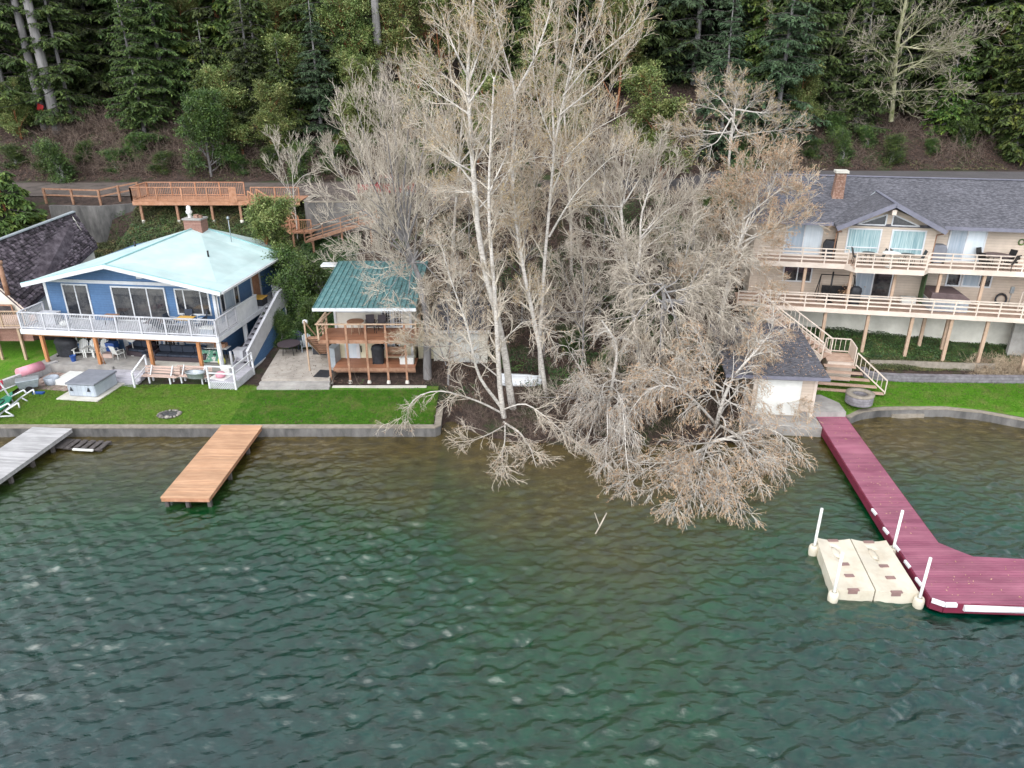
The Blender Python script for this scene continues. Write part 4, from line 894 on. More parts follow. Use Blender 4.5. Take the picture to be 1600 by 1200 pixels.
adirondack('pale blue-grey adirondack chair behind the round dark table', (p[0] + .95, p[1] + .65, 1.22), 15, 'plastic_grey')
adirondack('dark grey adirondack chair left of the pale one behind the round dark table', (p[0] + .1, p[1] + 1.1, 1.22), -12, 'navy_cushion')
a = MB(); a.box(-.5, .5, -.75, .75, 0, .75); o = a.build('storage_box', 'black_cloth', None, .03); o.location = (p[0] + 2.0, p[1] + .6, 1.22); tag(o, 'large black box between the pale chair and the cabin stair', 'storage box')
a = MB(); a.lathe([(0, 0), (.25, .1), (.3, .3), (.22, .5), (0, .56)], n=12); o = a.build('globe_ornament', 'boat_white'); o.scale = (.6, .6, .6); o.location = T(422 - 0, 507, 46); o.location = (-14.7, 46.2, 2.7); o.location = T(477, 507, 45.3); tag(o, 'pale round garden ornament at the edge of the ivy behind the black box', 'ornament')

# ================================================================ boat shed beside the cabin
gs = thing('garage_shed', 'low cream shed with white roll door under the bare trees', 'shed', (-4.9, 43.0, 0), 0)
MB().box(0, 3.35, 0, 3.2, .6, 3.1).build('wall', 'cream_plain', gs)
a = MB(); a.slab([(-.15, -.25, 3.15), (3.5, -.25, 3.15), (3.5, 4.0, 4.0), (-.15, 4.0, 4.0)], .1); a.build('roof', 'shingle', gs)
a = MB(); a.box(-.17, 3.52, -.3, -.255, 3.0, 3.17); a.build('fascia', 'white_trim', gs)
a = MB(); a.box(1.0, 2.85, -.05, -.003, .85, 2.85)
for k in range(1, 5): a.box(1.0, 2.85, -.06, -.051, .85 + k * .4, .87 + k * .4)
a.build('door', 'plastic_white', gs)
sw = MB(); sw.box(-5.9, -4.92, 43.4, 43.6, .8, 3.3); sw.box(-5.95, -4.92, 43.35, 43.65, 3.3, 3.38); tag(sw.build('side_wall', 'cream_wall'), 'cream wall panel between the cabin and the shed', 'wall')
# upturned rowing boat
p = G(817, 599, .95)
rb = thing('rowing_boat', 'white upturned rowing boat under the bare trees', 'boat', (p[0], p[1] + .35, terr1(p[0], p[1]) + .02), -6)
vs = []; fs = []; n = 14; k = 9
for i in range(n + 1):
    u = i / n; wd_ = .62 * (1 if u < .55 else max(.03, 1 - ((u - .55) / .45) ** 2.0)); hh = .45 * (1 if u < .6 else max(.35, 1 - .6 * ((u - .6) / .4) ** 2))
    for j in range(k): an = math.pi * j / (k - 1); vs.append((-1.3 + 2.6 * u, wd_ * math.cos(an), hh * math.sin(an) ** .7))
for i in range(n):
    for j in range(k - 1): fs.append((i * k + j, i * k + j + 1, (i + 1) * k + j + 1, (i + 1) * k + j))
fs.append(tuple(range(k))); fs.append(tuple(n * k + j for j in reversed(range(k))))
MB().add(vs, fs, True).build('hull', MATS['boat_white'], rb)
MB().beam((-1.3, 0, .46), (1.1, 0, .44), .05, .05).build('keel', MATS['boat_white'], rb)
MB().beam((-1.3, -.63, .05), (.3, -.63, .05), .05, .06).beam((-1.3, .63, .05), (.3, .63, .05), .05, .06).build('gunwale', MATS['white_trim'], rb)

# ================================================================ seawalls
def wallpath(name, label, pts, z0, z1, th, m, capm=None, cat='wall'):
    t_ = thing(name, label, cat)
    def strip(off, a, b):
        mb = MB(); P = [Vector((p[0], p[1], 0)) for p in pts]; L_ = []; R_ = []
        for i, p in enumerate(P):
            d = (P[min(i + 1, len(P) - 1)] - P[max(i - 1, 0)]).normalized(); nrm = Vector((-d.y, d.x, 0)); L_.append(p + nrm * off); R_.append(p - nrm * off)
        vs = []
        for l0, r0 in zip(L_, R_): vs += [(l0.x, l0.y, a), (r0.x, r0.y, a), (r0.x, r0.y, b), (l0.x, l0.y, b)]
        fs = []
        for i in range(len(P) - 1):
            o = i * 4; q = o + 4; fs += [(o, o + 1, q + 1, q), (o + 1, o + 2, q + 2, q + 1), (o + 2, o + 3, q + 3, q + 2), (o + 3, o, q, q + 3)]
        fs += [(0, 3, 2, 1), tuple(len(vs) - 4 + i for i in (0, 1, 2, 3))]
        return mb.add(vs, fs)
    strip(th / 2, z0, z1).build('wall_face', MATS[m], t_)
    if capm: strip(th / 2 + .03, z1 + .001, z1 + .07).build('coping', MATS[capm], t_)
    return t_
wallpath('seawall', 'straight concrete seawall holding the left lawn above the lake', [(-45, 34.88), (-4.05, 34.88), (-3.95, 35.0), (-4.0, 36.8), (-4.15, 38.8)], -.8, .50, .3, 'concrete_dark', 'bed_wall_cap')
wallpath('seawall', 'curved concrete seawall around the right lawn', [(18.3, 36.15), (18.8, 36.6), (19.4, 36.95), (20.4, 37.2), (22.2, 37.3), (24.2, 37.3), (26, 36.85), (27.8, 35.8), (32, 33.2), (45, 28)], -.8, .44, .3, 'concrete_dark', 'bed_wall_cap')
rmp = MB(); rmp.box(-.9, .9, -.35, .05, -.3, .2); rmp.box(-.8, .8, -.12, .4, -.3, .36); o = rmp.build('stone_steps', 'bed_wall_cap'); o.location = (22.1, 37.35, 0); tag(o, 'small concrete steps let into the curved seawall', 'steps')
a = MB(); a.prism([(15.6, 36.0), (18.1, 36.0), (18.2, 37.2), (17.6, 38.3), (15.9, 38.3)], 'z', -.4, .84); o = a.build('concrete_apron', 'concrete'); tag(o, 'concrete apron between the boathouse and the red dock', 'slab')

# ================================================================ docks
def dock(name, label, c0, c1, width, z, top, side, posts=(), t_=.22, rot=0):
    c0 = Vector((*c0, 0)); c1 = Vector((*c1, 0)); L = (c1 - c0).length; d = (c1 - c0).normalized(); ang = math.degrees(math.atan2(d.y, d.x)) - 90
    o = thing(name, label, 'dock', (c0.x, c0.y, z), ang)
    plank_deck(o, -width / 2, width / 2, 0, L, 0, top, 'planking', .04, .14)
    a = MB(); a.box(-width / 2 + .02, -width / 2 + .08, 0.01, L - .01, -t_, -.045); a.box(width / 2 - .08, width / 2 - .02, 0.01, L - .01, -t_, -.045); a.box(-width / 2 + .02, width / 2 - .02, L - .08, L - .02, -t_ - .001, -.044); a.box(-.04, .04, .1, L - .1, -t_, -.045)
    a.build('frame', MATS[side], o)
    for x, y in posts: q = MB(); q.box(x - .08, x + .08, y - .08, y + .08, -z - 1.2, -.05); q.build('post', MATS['bark_dark'], o)
    return o
dock('dock', 'orange cedar dock reaching into the lake from the left lawn', (-14.28, 34.9), (-14.4, 27.75), 2.18, .6, 'dock_orange', 'orange_wood', [(s * .95, y) for s in (-1, 1) for y in (2, 4.5, 6.9)] + [(0, 6.95)])
dg = dock('dock', 'weathered grey plank dock at the left edge of the lake', (-24.15, 34.6), (-25.2, 22.5), 2.2, .6, 'dock_grey', 'dock_grey', [(s * .95, y) for s in (-1, 1) for y in (1.5, 3, 4.5, 6.2, 8, 10)])
a = MB(); a.box(1.1, 1.2, 4.9, 7.6, -.2, -.02); a.build('bumper', MATS['plastic_white'], dg)
a = MB()
for k in range(5): a.box(-.05 + k * .42, .22 + k * .42, -1.0, 0, 0, .04)
a.box(-.2, 1.95, -.15, -.05, -.06, -.002); a.box(-.2, 1.95, -.95, -.85, -.06, -.002); a.box(-.75, -.1, -1.0, 0, 0, .04)
rp_ = thing('slatted_ramp', 'dark sunken slatted ramp between the grey dock and the seawall', 'ramp', (-22.7, 34.15, .12), -6); a.build('slats', MATS['bark_dark'], rp_)
a = MB(); a.box(.5, 1.6, -1.12, -1.02, 0, .08); a.build('edge_pipe', MATS['plastic_white'], rp_)
# red L-shaped dock
rd = thing('dock', 'long dark pink L-shaped dock reaching from the apron on the right', 'dock', (0, 0, 0))
poly = [(16.55, 36.2), (18.12, 36.1), (17.02, 24.5), (17.45, 24.02), (17.9, 23.58), (19.8, 23.42), (27, 23.2), (27, 20.35), (18.1, 20.78), (15.35, 20.92), (15.0, 21.15), (15.35, 24.9)]
a = MB(); a.prism(poly, 'z', .42, .56); a.build('decking', 'dock_red', rd)
q = [(p[0] * 1, p[1]) for p in poly]; cx, cy = 17.5, 27
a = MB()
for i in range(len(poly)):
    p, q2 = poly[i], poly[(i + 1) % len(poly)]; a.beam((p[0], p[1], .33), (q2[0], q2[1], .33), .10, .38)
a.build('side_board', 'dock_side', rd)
def onedge(f, i=10, j=11): p, q2 = Vector(poly[i % 12]), Vector(poly[j % 12]); return p.lerp(q2, f)
EdA, EdB = Vector((15.0, 21.15)), Vector((16.55, 36.2))
# rebuild left edge as a straight line for the white fenders
for y0 in (21.9, 22.95, 24.0, 25.15, 26.55):
    f0 = (y0 - 21.15) / (24.9 - 21.15); 
    xx = 15.0 + .35 * min(1, f0) + max(0, (y0 - 24.9)) * (16.55 - 15.35) / 11.3
    a = MB(); a.box(xx - .07, xx + .02, y0, y0 + .42, .44, .572); a.build('bumper', MATS['bumper'], rd, .02)
a = MB(); a.beam((15.0, 21.1, .5), (15.35, 20.86, .5), .12, .14); a.beam((15.35, 20.86, .5), (15.75, 20.85, .5), .12, .14); a.build('bumper', MATS['bumper'], rd)
for x0 in (16.0, 18.25, 20.5, 22.75):
    a = MB(); ya = 20.93 - (x0 - 15.35) * .049; a.cyl((x0, ya - .1, .4), (x0 + 2.05, ya - .2, .4), .12, .12, 10); a.build('bumper', MATS['bumper'], rd)
# floating watercraft port with four posts
fl = thing('floating_port', 'cream moulded twin watercraft float tied beside the red dock', 'float', (0, 0, 0))
P0, P1, P2, P3 = Vector((12.3, 24.9)), Vector((15.05, 24.7)), Vector((14.75, 21.5)), Vector((11.75, 21.75))
def half(f0, f1):
    a = P0.lerp(P1, f0); b = P0.lerp(P1, f1); c = P3.lerp(P2, f1); d = P3.lerp(P2, f0)
    m = MB(); N = 12; W = 6; vs = []
    for i in range(N + 1):
        for j in range(W + 1):
            u, v_ = j / W, i / N; p = a.lerp(b, u).lerp(d.lerp(c, u), v_)
            z = .42 + .10 * (abs(u - .5) * 2) ** 2 - (.10 if .4 < u < .6 and .15 < v_ < .45 else 0); vs.append((p.x, p.y, z))
    nb_ = len(vs); vs += [(x, y, -.1) for x, y, z in vs]
    fs = []
    for i in range(N):
        for j in range(W):
            o = i * (W + 1) + j; fs.append((o, o + 1, o + W + 2, o + W + 1))
    ring = [j for j in range(W + 1)] + [i * (W + 1) + W for i in range(1, N + 1)] + [N * (W + 1) + j for j in range(W - 1, -1, -1)] + [i * (W + 1) for i in range(N - 1, 0, -1)]
    for i in range(len(ring)): r0, r1 = ring[i], ring[(i + 1) % len(ring)]; fs.append((r0, r0 + nb_, r1 + nb_, r1))
    o = m.add(vs, fs, False).build('pontoon', MATS['float_tan'], fl)
    return (a, b, c, d), o
for f0, f1 in ((0.0, .485), (.5, 1)):
    (A_, B_, C_, D_), po = half(f0, f1)
    def pt_(u, v_): return A_.lerp(B_, u).lerp(D_.lerp(C_, u), v_)
    for v_ in (.5, .72):
        c = pt_(.55, v_); a = MB(); a.box(c.x - .17, c.x + .17, c.y - .08, c.y + .08, .40, .455); a.build('roller_slot', MATS['float_slot'], po)
    for v_ in (.02, .985): c = pt_(.5, v_); a = MB(); a.box(c.x - .2, c.x + .2, c.y - .06, c.y + .06, .3, .475); a.build('roller_slot', MATS['float_slot'], po)
    c = pt_(.45, .25); a = MB(); a.lathe([(.1, 0), (.2, .06), (.12, .1), (0, .1)], (c.x, c.y, .33), 12, .8, 1.9); a.build('bow_rest', MATS['float_tan'], po)
for x, y in ((12.1, 24.5), (15.2, 24.35), (14.72, 21.35), (11.75, 21.65)):
    a = MB(); a.lathe([(.16, -.1), (.19, .12), (.19, .32), (.15, .42), (.08, .43), (.08, .2)], (x, y, 0), 16); co_ = a.build('corner_sleeve', MATS['float_tan'], fl)
    dx = {12.1: .02, 15.2: .0, 14.72: .0, 11.75: .0}[x]
    a = MB(); a.cyl((x, y, -.5), (x + dx, y, 2.15), .055, .055, 10); a.build('pole', MATS['plastic_white'], fl)

# ================================================================ RIGHT HOUSE
RO = (15.617, 44.233); RA = -11
rh = thing('tan_house', 'long tan house with grey shingle roof, brick chimney and two wide decks', 'house', (RO[0], RO[1], 0), RA)
def RL(x, y, z): return Matrix.Translation((RO[0], RO[1], 0)) @ Matrix.Rotation(R(RA), 4, 'Z') @ Vector((x, y, z))
Z1, Z2, ZE2, ZR = 4.36, 7.0, 9.15, 11.3
WX0, WX1, WY, WB = -.6, 22, 2.6, 13.0
MB().box(WX0, WX1, WY, WB, Z1 - .1, Z2 - .02).build('lower_wall', 'tan_siding', rh)
MB().box(WX0, WX1, WY, WB, Z2 - .02, ZE2 + .1).build('upper_wall', 'tan_siding', rh)
MB().box(WX0 + .2, WX1, WY + .1, WB, .8, Z1 - .1).build('foundation', 'foundation_paint', rh)
# bay with prow gable
BX0, BX1, BY = 4.2, 9.7, 1.8; GA = 6.92
MB().prism([(BX0, Z2), (BX1, Z2), (BX1, ZE2), (GA, 10.25), (BX0, ZE2)], 'y', BY, WY + 4).build('bay_wall', 'tan_siding', rh)
ry = 7.6
a = MB(); a.slab([(WX0 - .6, 1.75, ZE2 + .12), (WX1, 1.75, ZE2 + .12), (WX1, ry, ZR), (WX0 - .6, ry, ZR)], .15)
a.slab([(WX0 - .6, ry, ZR), (WX1, ry, ZR), (WX1, WB + .7, ZE2 + .1), (WX0 - .6, WB + .7, ZE2 + .1)], .15); ro = a.build('roof', 'shingle', rh)
a = MB(); a.beam((WX0 - .6, ry, ZR + .03), (WX1, ry, ZR + .03), .25, .05); a.build('ridge_cap', 'fascia_grey', ro)
gz, ge = 10.62, 9.12; gy0, gy1 = .95, 6.6
a = MB(); a.slab([(GA, gy0, gz), (GA, gy1, gz + .05), (3.75, 2.2, ge + .28), (3.85, gy0, ge)], .14); a.slab([(GA, gy0, gz), (9.95, gy0, ge), (10.05, 2.2, ge + .28), (GA, gy1, gz + .05)], .14); ga_ = a.build('gable_roof', 'shingle', rh)
a = MB(); a.beam((4.17, 1.75, 9.32), (GA, 5.66, 10.67), .08, .05); a.beam((9.66, 1.75, 9.32), (GA, 5.66, 10.67), .08, .05); a.build('valley_flashing', 'plastic_grey', ga_)
MB().beam((GA, gy0, gz + .02), (GA, 5.7, gz + .06), .2, .05).build('ridge_cap', 'fascia_grey', ga_)
a = MB(); a.beam((3.85, gy0 - .04, ge - .08), (GA, gy0 - .04, gz - .06), .06, .26); a.beam((GA, gy0 - .04, gz - .06), (9.95, gy0 - .04, ge - .08), .06, .26)
a.box(WX0 - .6, 3.85, 1.68, 1.745, ZE2 - .08, ZE2 + .12); a.box(9.95, WX1, 1.68, 1.745, ZE2 - .08, ZE2 + .12); a.build('fascia', 'fascia_grey', rh)
a = MB(); a.box(GA - .12, GA + .12, gy0 + .1, BY, 9.95, 10.25); a.build('ridge_beam', 'tan_trim', rh)
for x in (3.9, 9.95): a = MB(); a.tube([(x, 1.0, ge - .15), (x + (.4 if x < 5 else -.25), 1.6, ge - .35), ((BX0 - .1) if x < 5 else BX1 + .06, BY + .1, ge - .45), ((BX0 - .1) if x < 5 else BX1 + .06, BY + .1, Z2)], .04); a.build('downspout', 'brown_wood', rh)
ch = MB(); ch.prism([(4.05, 9.9), (4.75, 9.9), (4.7, 11.85), (4.15, 11.85)], 'y', 4.6, 5.2); cho = ch.build('chimney', 'brick_tan', rh)
MB().box(4.04, 4.82, 4.5, 5.3, 11.85, 12.0).build('chimney_cap', 'concrete_pale', cho); MB().box(4.0, 4.8, 4.55, 5.24, 9.95, 10.2).build('flashing', 'galvanised', cho)
# upper glazing
window(rh, 1.2, 3.45, Z2 + .02, 9.02, WY - .004, (2.35,), name='sliding_door', panes=['glass_sheer', 'glass_white'])
window(rh, 10.7, 12.8, Z2 + .02, 9.05, WY - .004, (11.72,), name='sliding_door', panes=['glass_sheer', 'glass_white'])
window(rh, 15.9, 18.0, Z2 + .6, 9.0, WY - .004, (16.9,))
for x0 in (4.7, 7.2):
    window(rh, x0, x0 + 1.95, Z2 + .45, 8.98, BY - .004, (), pane='curtain_teal', f=.08, hm=(7.82,))
for sgn in (-1, 1):     # the two triangular lights
    xa = GA + sgn * .18; xb = GA + sgn * 1.75
    a = MB(); P = [(xa, 9.22), (xb, 9.22), (xa, 9.86)]
    for i in range(3): p, q2 = P[i], P[(i + 1) % 3]; a.beam((p[0], BY - .04, p[1]), (q2[0], BY - .04, q2[1]), .07, .07)
    fo = a.build('gable_window', MATS['white_trim'], rh); MB().prism(P, 'y', BY - .03, BY - .004).build('pane', MATS['glass'], fo)
# lower glazing
window(rh, 1.4, 3.2, 5.25, 6.3, WY - .004, (2.3,)); window(rh, 5.8, 8.05, Z1 + .04, 6.15, WY - .004, (6.9,), name='sliding_door', panes=['glass_sheer', 'glass'])
window(rh, 11.1, 11.95, 5.45, 6.4, WY - .004); window(rh, 12.0, 13.7, 5.45, 6.4, WY - .004, (13.0,), panes=['glass_sheer', 'glass'])
d = MB(); d.box(14.85, 15.05, WY - .12, WY - .003, 5.2, 5.6); d.cyl((14.95, WY - .06, 4.4), (14.95, WY - .06, 5.2), .02, .02, 6); d.build('electric_box', 'galvanised', rh)
# decks
plank_deck(rh, -.6, 22, .6, WY, Z2, 'tan_deck', name='upper_deck'); plank_deck(rh, 4.9, 8.95, -.15, .59, Z2 - .001, 'tan_deck', name='upper_deck')
plank_deck(rh, .05, 22, 0, WY, Z1, 'tan_deck', name='lower_deck'); plank_deck(rh, -1.45, .04, .55, WY, Z1 - .001, 'tan_deck', name='lower_deck')
f = MB(); f.box(-.62, 4.9, .55, .595, Z2 - .3, Z2 + .01); f.box(8.95, 22, .55, .595, Z2 - .3, Z2 + .01); f.box(5.0, 8.85, -.2, -.155, Z2 - .3, Z2 + .01)
f.beam((4.55, .58, Z2 - .145), (5.05, -.18, Z2 - .145), .045, .31); f.beam((8.8, -.18, Z2 - .145), (9.3, .58, Z2 - .145), .045, .31)
f.box(0.02, 22, -.05, -.003, Z1 - .27, Z1 + .01); f.box(-1.47, 0, .5, .545, Z1 - .27, Z1 + .01); f.build('deck_fascia', 'tan_trim', rh)
HR = (.25, .5, .74)
railing(rh, (-.55, .65, Z2), (4.7, .65, Z2), .85, 'tan_trim', 1.3, rails=(.2, .42, .64), th=.07)
railing(rh, (5.0, -.1, Z2), (8.9, -.1, Z2), .85, 'tan_trim', .95, rails=(.2, .42, .64), th=.07)
railing(rh, (9.2, .65, Z2), (22, .65, Z2), .85, 'tan_trim', 1.3, rails=(.2, .42, .64), th=.07)
railing(rh, (.1, .06, Z1), (22, .06, Z1), .86, 'tan_trim', 1.22, rails=HR, th=.07)
railing(rh, (-1.4, .62, Z1), (-.05, .62, Z1), .6, 'tan_trim', 1.3, rails=(.18, .38), th=.07)
for x in (2.4, 5.1, 7.6, 10.1, 12.5, 15.2, 18): 
    p = MB(); p.box(x - .08, x + .08, .7, .86, Z1, Z2 - .06); p.build('post', 'tan_post', rh)
for x, y in ((.1, .3), (3.9, .25), (6.4, .25), (8.9, .2), (11.1, .2), (13.1, .2), (15.6, .2), (10.05, 1.5), (11.4, 1.5), (18, .2)):
    w0 = RL(x, y, 0); p = MB(); p.box(x - .09, x + .09, y - .09, y + .09, terr1(w0.x, w0.y) - .2, Z1 - .06); p.build('post', 'tan_post', rh)
# long stair to the garden landing
A0 = Vector((0, -.1, Z1)); lb = Matrix.Rotation(R(-RA), 4, 'Z') @ (Vector((19.35, 40.7, 0)) - Vector((RO[0], RO[1], 0)))
E0 = Vector((lb.x - .7, lb.y, 2.25)); dirn = (E0 - A0); hd = Vector((dirn.x, dirn.y, 0)).normalized(); nr_ = Vector((-hd.y, hd.x, 0))
st = MB()
for k in range(13):
    a0 = A0 + dirn * (k / 13); b0 = A0 + dirn * ((k + 1.1) / 13); z = A0.z + dirn.z * (k + 1) / 13
    st.slab([(a0.x - nr_.x * .55, a0.y - nr_.y * .55, z), (b0.x - nr_.x * .55, b0.y - nr_.y * .55, z), (b0.x + nr_.x * .55, b0.y + nr_.y * .55, z), (a0.x + nr_.x * .55, a0.y + nr_.y * .55, z)], .05)
so2 = st.build('garden_stair', 'tan_deck', rh)
a = MB()
for s in (-1, 1): a.beam(A0 + nr_ * .58 * s + Vector((0, 0, -.2)), E0 + nr_ * .58 * s + Vector((0, 0, -.15)), .05, .32)
a.build('stringer', 'tan_trim', so2)
for s in (-1, 1): railing(so2, A0 + nr_ * .56 * s, E0 + nr_ * .56 * s, .9, 'tan_trim', 3.0, .3, th=.06, name='stair_rail')
LX0, LX1, LY0, LY1 = lb.x - .75, lb.x + .75, lb.y - .55, lb.y + .85
plank_deck(rh, LX0, LX1, LY0, LY1, 2.2, 'tan_deck', name='garden_landing')
railing(rh, (LX0 + .1, LY1, 2.2), (LX1, LY1, 2.2), .85, 'tan_trim', 1.4, .25, th=.06, name='landing_rail')
a = MB(); a.box(LX1, LX1 + .06, LY0, LY1, 1.9, 3.05); a.box(LX0 + .1, LX1, LY0 + .1, LY1, .9, 2.1); a.build('landing_panel', 'tan_trim', rh)
for k in range(5):
    a = MB(); g_ = .22 * (k + 1); a.slab([(LX0 - .15 - .12 * k, LY0 - .28 * k - .3, 2.2 - .27 * (k + 1)), (LX1 + .1 + .36 * k, LY0 - .28 * k - .3, 2.2 - .27 * (k + 1)), (LX1 + .1 + .36 * k, LY0 - .28 * k + .02, 2.2 - .27 * (k + 1)), (LX0 - .15 - .12 * k, LY0 - .28 * k + .02, 2.2 - .27 * (k + 1))], .06); a.build('garden_step', 'tan_deck', rh)
railing(rh, (LX1 + .1, LY0 - .1, 1.95), (LX1 + 1.6, LY0 - 1.3, .82), .8, 'tan_trim', 3, .3, th=.05, name='step_rail')
# deck objects of the right house
def rt_(x, y, z): return RL(x, y, z)
def boxy_grill(label, x, y, z, m='black_cloth', s=1.0):
    t_ = thing('covered_grill', label, 'grill', RL(x, y, z), RA); a = MB(); a.prism([(-.4, 0), (.4, 0), (.42, .85), (.3, 1.1), (-.3, 1.1), (-.42, .85)], 'y', -.3, .3); a.build('cover', MATS[m], t_, .04)
    for k in (-1, 1): a = MB(); a.cyl((k * .3, -.37, .07), (k * .3, -.31, .07), .07, .07, 10); a.build('wheel', MATS['tyre'], t_)
boxy_grill('black covered grill left of the bay on the upper tan deck', 3.95, 2.2, Z2); boxy_grill('grey covered grill right of the bay on the upper tan deck', 10.15, 2.2, Z2, 'tub_cover')
for i, (x, lb_) in enumerate(((5.9, 'dark metal table with chairs in front of the left bay window'), (8.1, 'dark metal table in front of the right bay window'))):
    table('cafe_table', lb_, 'table', RL(x, .9, Z2), RA, 'black_metal', 'black_metal', .38, .7, True)
    for s in (-1, 1):
        chair('cafe_chair', f"dark metal chair {'left' if s < 0 else 'right'} of the {'left' if i == 0 else 'right'} cafe table on the upper tan deck", RL(x + s * .6, .95, Z2), RA - s * 90, 'black_metal', 'dark cafe chairs on the upper tan deck', False, w_=.4)
um = thing('folded_parasol', 'small white parasol table standing between the bay windows', 'parasol', RL(7.0, .35, Z2), RA)
MB().cyl((0, 0, 0), (0, 0, .9), .03, .03, 8).disc((0, 0, 0), .2, .05).build('stand', MATS['plastic_white'], um); MB().lathe([(.5, 0), (.48, .04), (0, .12)], (0, 0, .85), 20).build('canopy', MATS['plastic_white'], um)
table('round_table', 'large round brown table near the right end of the upper tan deck', 'table', RL(13.2, 1.5, Z2), RA, 'cover_brown', 'black_metal', .75, .75, True)
for k in range(4):
    an = k * 1.57 + .6; chair('cafe_chair', ('dark chair behind left of', 'dark chair behind right of', 'dark chair in front left of', 'dark chair in front right of')[(1, 0, 2, 3)[k]] + ' the large round brown table', RL(13.2 + .95 * math.cos(an), 1.5 + .75 * math.sin(an), Z2), RA + math.degrees(an) - 90, 'black_metal', 'dark chairs around the large brown table', False, w_=.42)
wr = MB(); wr.lathe([(.17, -.03), (.2, .0), (.17, .03), (.12, 0), (.17, -.03)], n=20); o = wr.build('wreath', 'laurel_leaf'); o.location = RL(14.75, WY - .05, 8.35); o.rotation_euler = (R(90), 0, R(RA)); tag(o, 'small green wreath hanging on the upper tan wall', 'wreath')
sw_ = thing('porch_swing', 'black metal swing frame on the lower tan deck', 'swing', RL(4.6, 1.8, Z1), RA)
a = MB()
for x in (-1.0, 1.0): a.tube([(x - .15 * (1 if x < 0 else -1), -.45, 0), (x, 0, 1.65), (x - .15 * (1 if x < 0 else -1), .45, 0)], .03)
a.tube([(-1, 0, 1.65), (1, 0, 1.65)], .03); a.tube([(-1.0, 0, .1), (1.0, 0, .1)], .02); a.build('frame', MATS['black_metal'], sw_)
a = MB(); a.box(-.8, .8, -.2, .25, .42, .47); a.build('seat', MATS['black_metal'], sw_); MB().box(-.8, .8, .22, .27, .47, .9).build('backrest', MATS['black_metal'], sw_)
pl_ = thing('patio_heater', 'tall dark pole beside the swing frame on the lower tan deck', 'pole', RL(4.15, 1.2, Z1), RA); MB().cyl((0, 0, 0), (0, 0, 2.0), .06, .05, 10).build('pole', MATS['black_metal'], pl_); MB().disc((0, 0, 0), .25, .06).build('base', MATS['black_metal'], pl_)
a = MB(); a.lathe([(.35, 0), (.4, .3), (.45, .38), (.3, .38), (0, .36)], n=14); pn = thing('potted_plant', 'rusty dry plant in a pot between the swing and the sliding door', 'plant', RL(5.35, 1.9, Z1), RA); a.build('pot', MATS['cover_brown'], pn)
PLANT_SPOT = pn
covered_grill('black draped kettle grill left of the lower sliding door', RL(5.6, 1.0, Z1), RA, .6)
cooler('white chest cooler right of the lower sliding door', RL(9.0, 2.0, Z1), RA, 'plastic_white', 'plastic_white')
h2 = thing('hot_tub', 'grey hot tub under a brown slanted cover on the lower tan deck', 'hot tub', RL(10.9, 1.4, Z1), RA)
MB().box(-1.05, 1.05, -.9, .9, 0, .62).build('shell', MATS['tub_shell'], h2, .05)
MB().box(-1.1, 1.1, -.95, .95, .625, .7).build('rim', MATS['plastic_white'], h2)
MB().prism([(-1.15, .705), (1.12, .705), (1.02, .85), (.55, 1.12), (-1.1, 1.15)], 'y', -.85, .98).build('cover', MATS['cover_brown'], h2, .04)
MB().box(9.72, 9.78, 1.9, WY - .01, Z1, Z2 - .1).build('privacy_screen', MATS['painted_green'] if False else MATS['needle_blue'], rh)
hp = MB(); hp.lathe([(.33, -.05), (.4, 0), (.33, .05), (.27, 0), (.33, -.05)], n=20); o = hp.build('hose_reel', 'black_cloth'); o.location = RL(14.4, 2.4, Z1 + .45); o.rotation_euler = (R(80), 0, R(RA + 10)); tag(o, 'black coiled hose hanging by the electric box', 'hose')
gt_ = thing('lattice_gate', 'tan slatted gate panel at the right end of the lower deck', 'gate', RL(15.6, 1.6, Z1 - .3), RA + 15)
a = MB(); a.box(-.6, -.52, -.03, .03, 0, 1.5); a.box(.52, .6, -.03, .03, 0, 1.5); a.beam((-.6, 0, 1.5), (.6, 0, 1.5), .06, .08); a.beam((-.6, 0, .1), (.6, 0, .1), .06, .08); a.build('frame', MATS['tan_trim'], gt_)
a = MB()
for k in range(7): a.beam((-.52 + k * .16, -.01, .1), (-.2 + k * .13, -.01, 1.45), .03, .06)
a.build('slats', MATS['tan_trim'], gt_)
# garden walls and fire ring on the right
wallpath('terrace_wall', 'low grey block terrace wall along the right lawn', [(21.4, 41.6), (21.35, 40.95), (21.8, 40.6), (23, 40.4), (26, 40.25), (30.4, 40.15), (31.2, 40.6)], .6, 1.22, .34, 'block_wall')
wallpath('terrace_wall', 'thin pale stone edging behind the block terrace wall', [(22.0, 42.1), (24, 42.0), (26.5, 41.7), (28.5, 41.55), (29.3, 41.5)], 1.0, 1.46, .14, 'bed_wall_cap')
wallpath('concrete_wall', 'grey concrete retaining wall at the right edge beside the tan house', [(30.8, 42.9), (36, 41.8)], 1.0, 3.6, .3, 'concrete', 'concrete_pale')
fr = thing('fire_ring', 'round grey block fire ring on the right lawn', 'fire pit', (19.35, 37.35, .8))
a = MB(); a.lathe([(.72, 0), (.73, .5), (.72, .501), (.44, .501), (.43, .1)], n=28); a.build('blocks', MATS['block_wall'], fr); MB().lathe([(.75, .5), (.76, .58), (.42, .585), (.42, .5)], n=28).build('coping', MATS['bed_wall_cap'], fr); MB().disc((0, 0, 0), .44, .25, 24).build('ash_bed', MATS['ash'], fr)
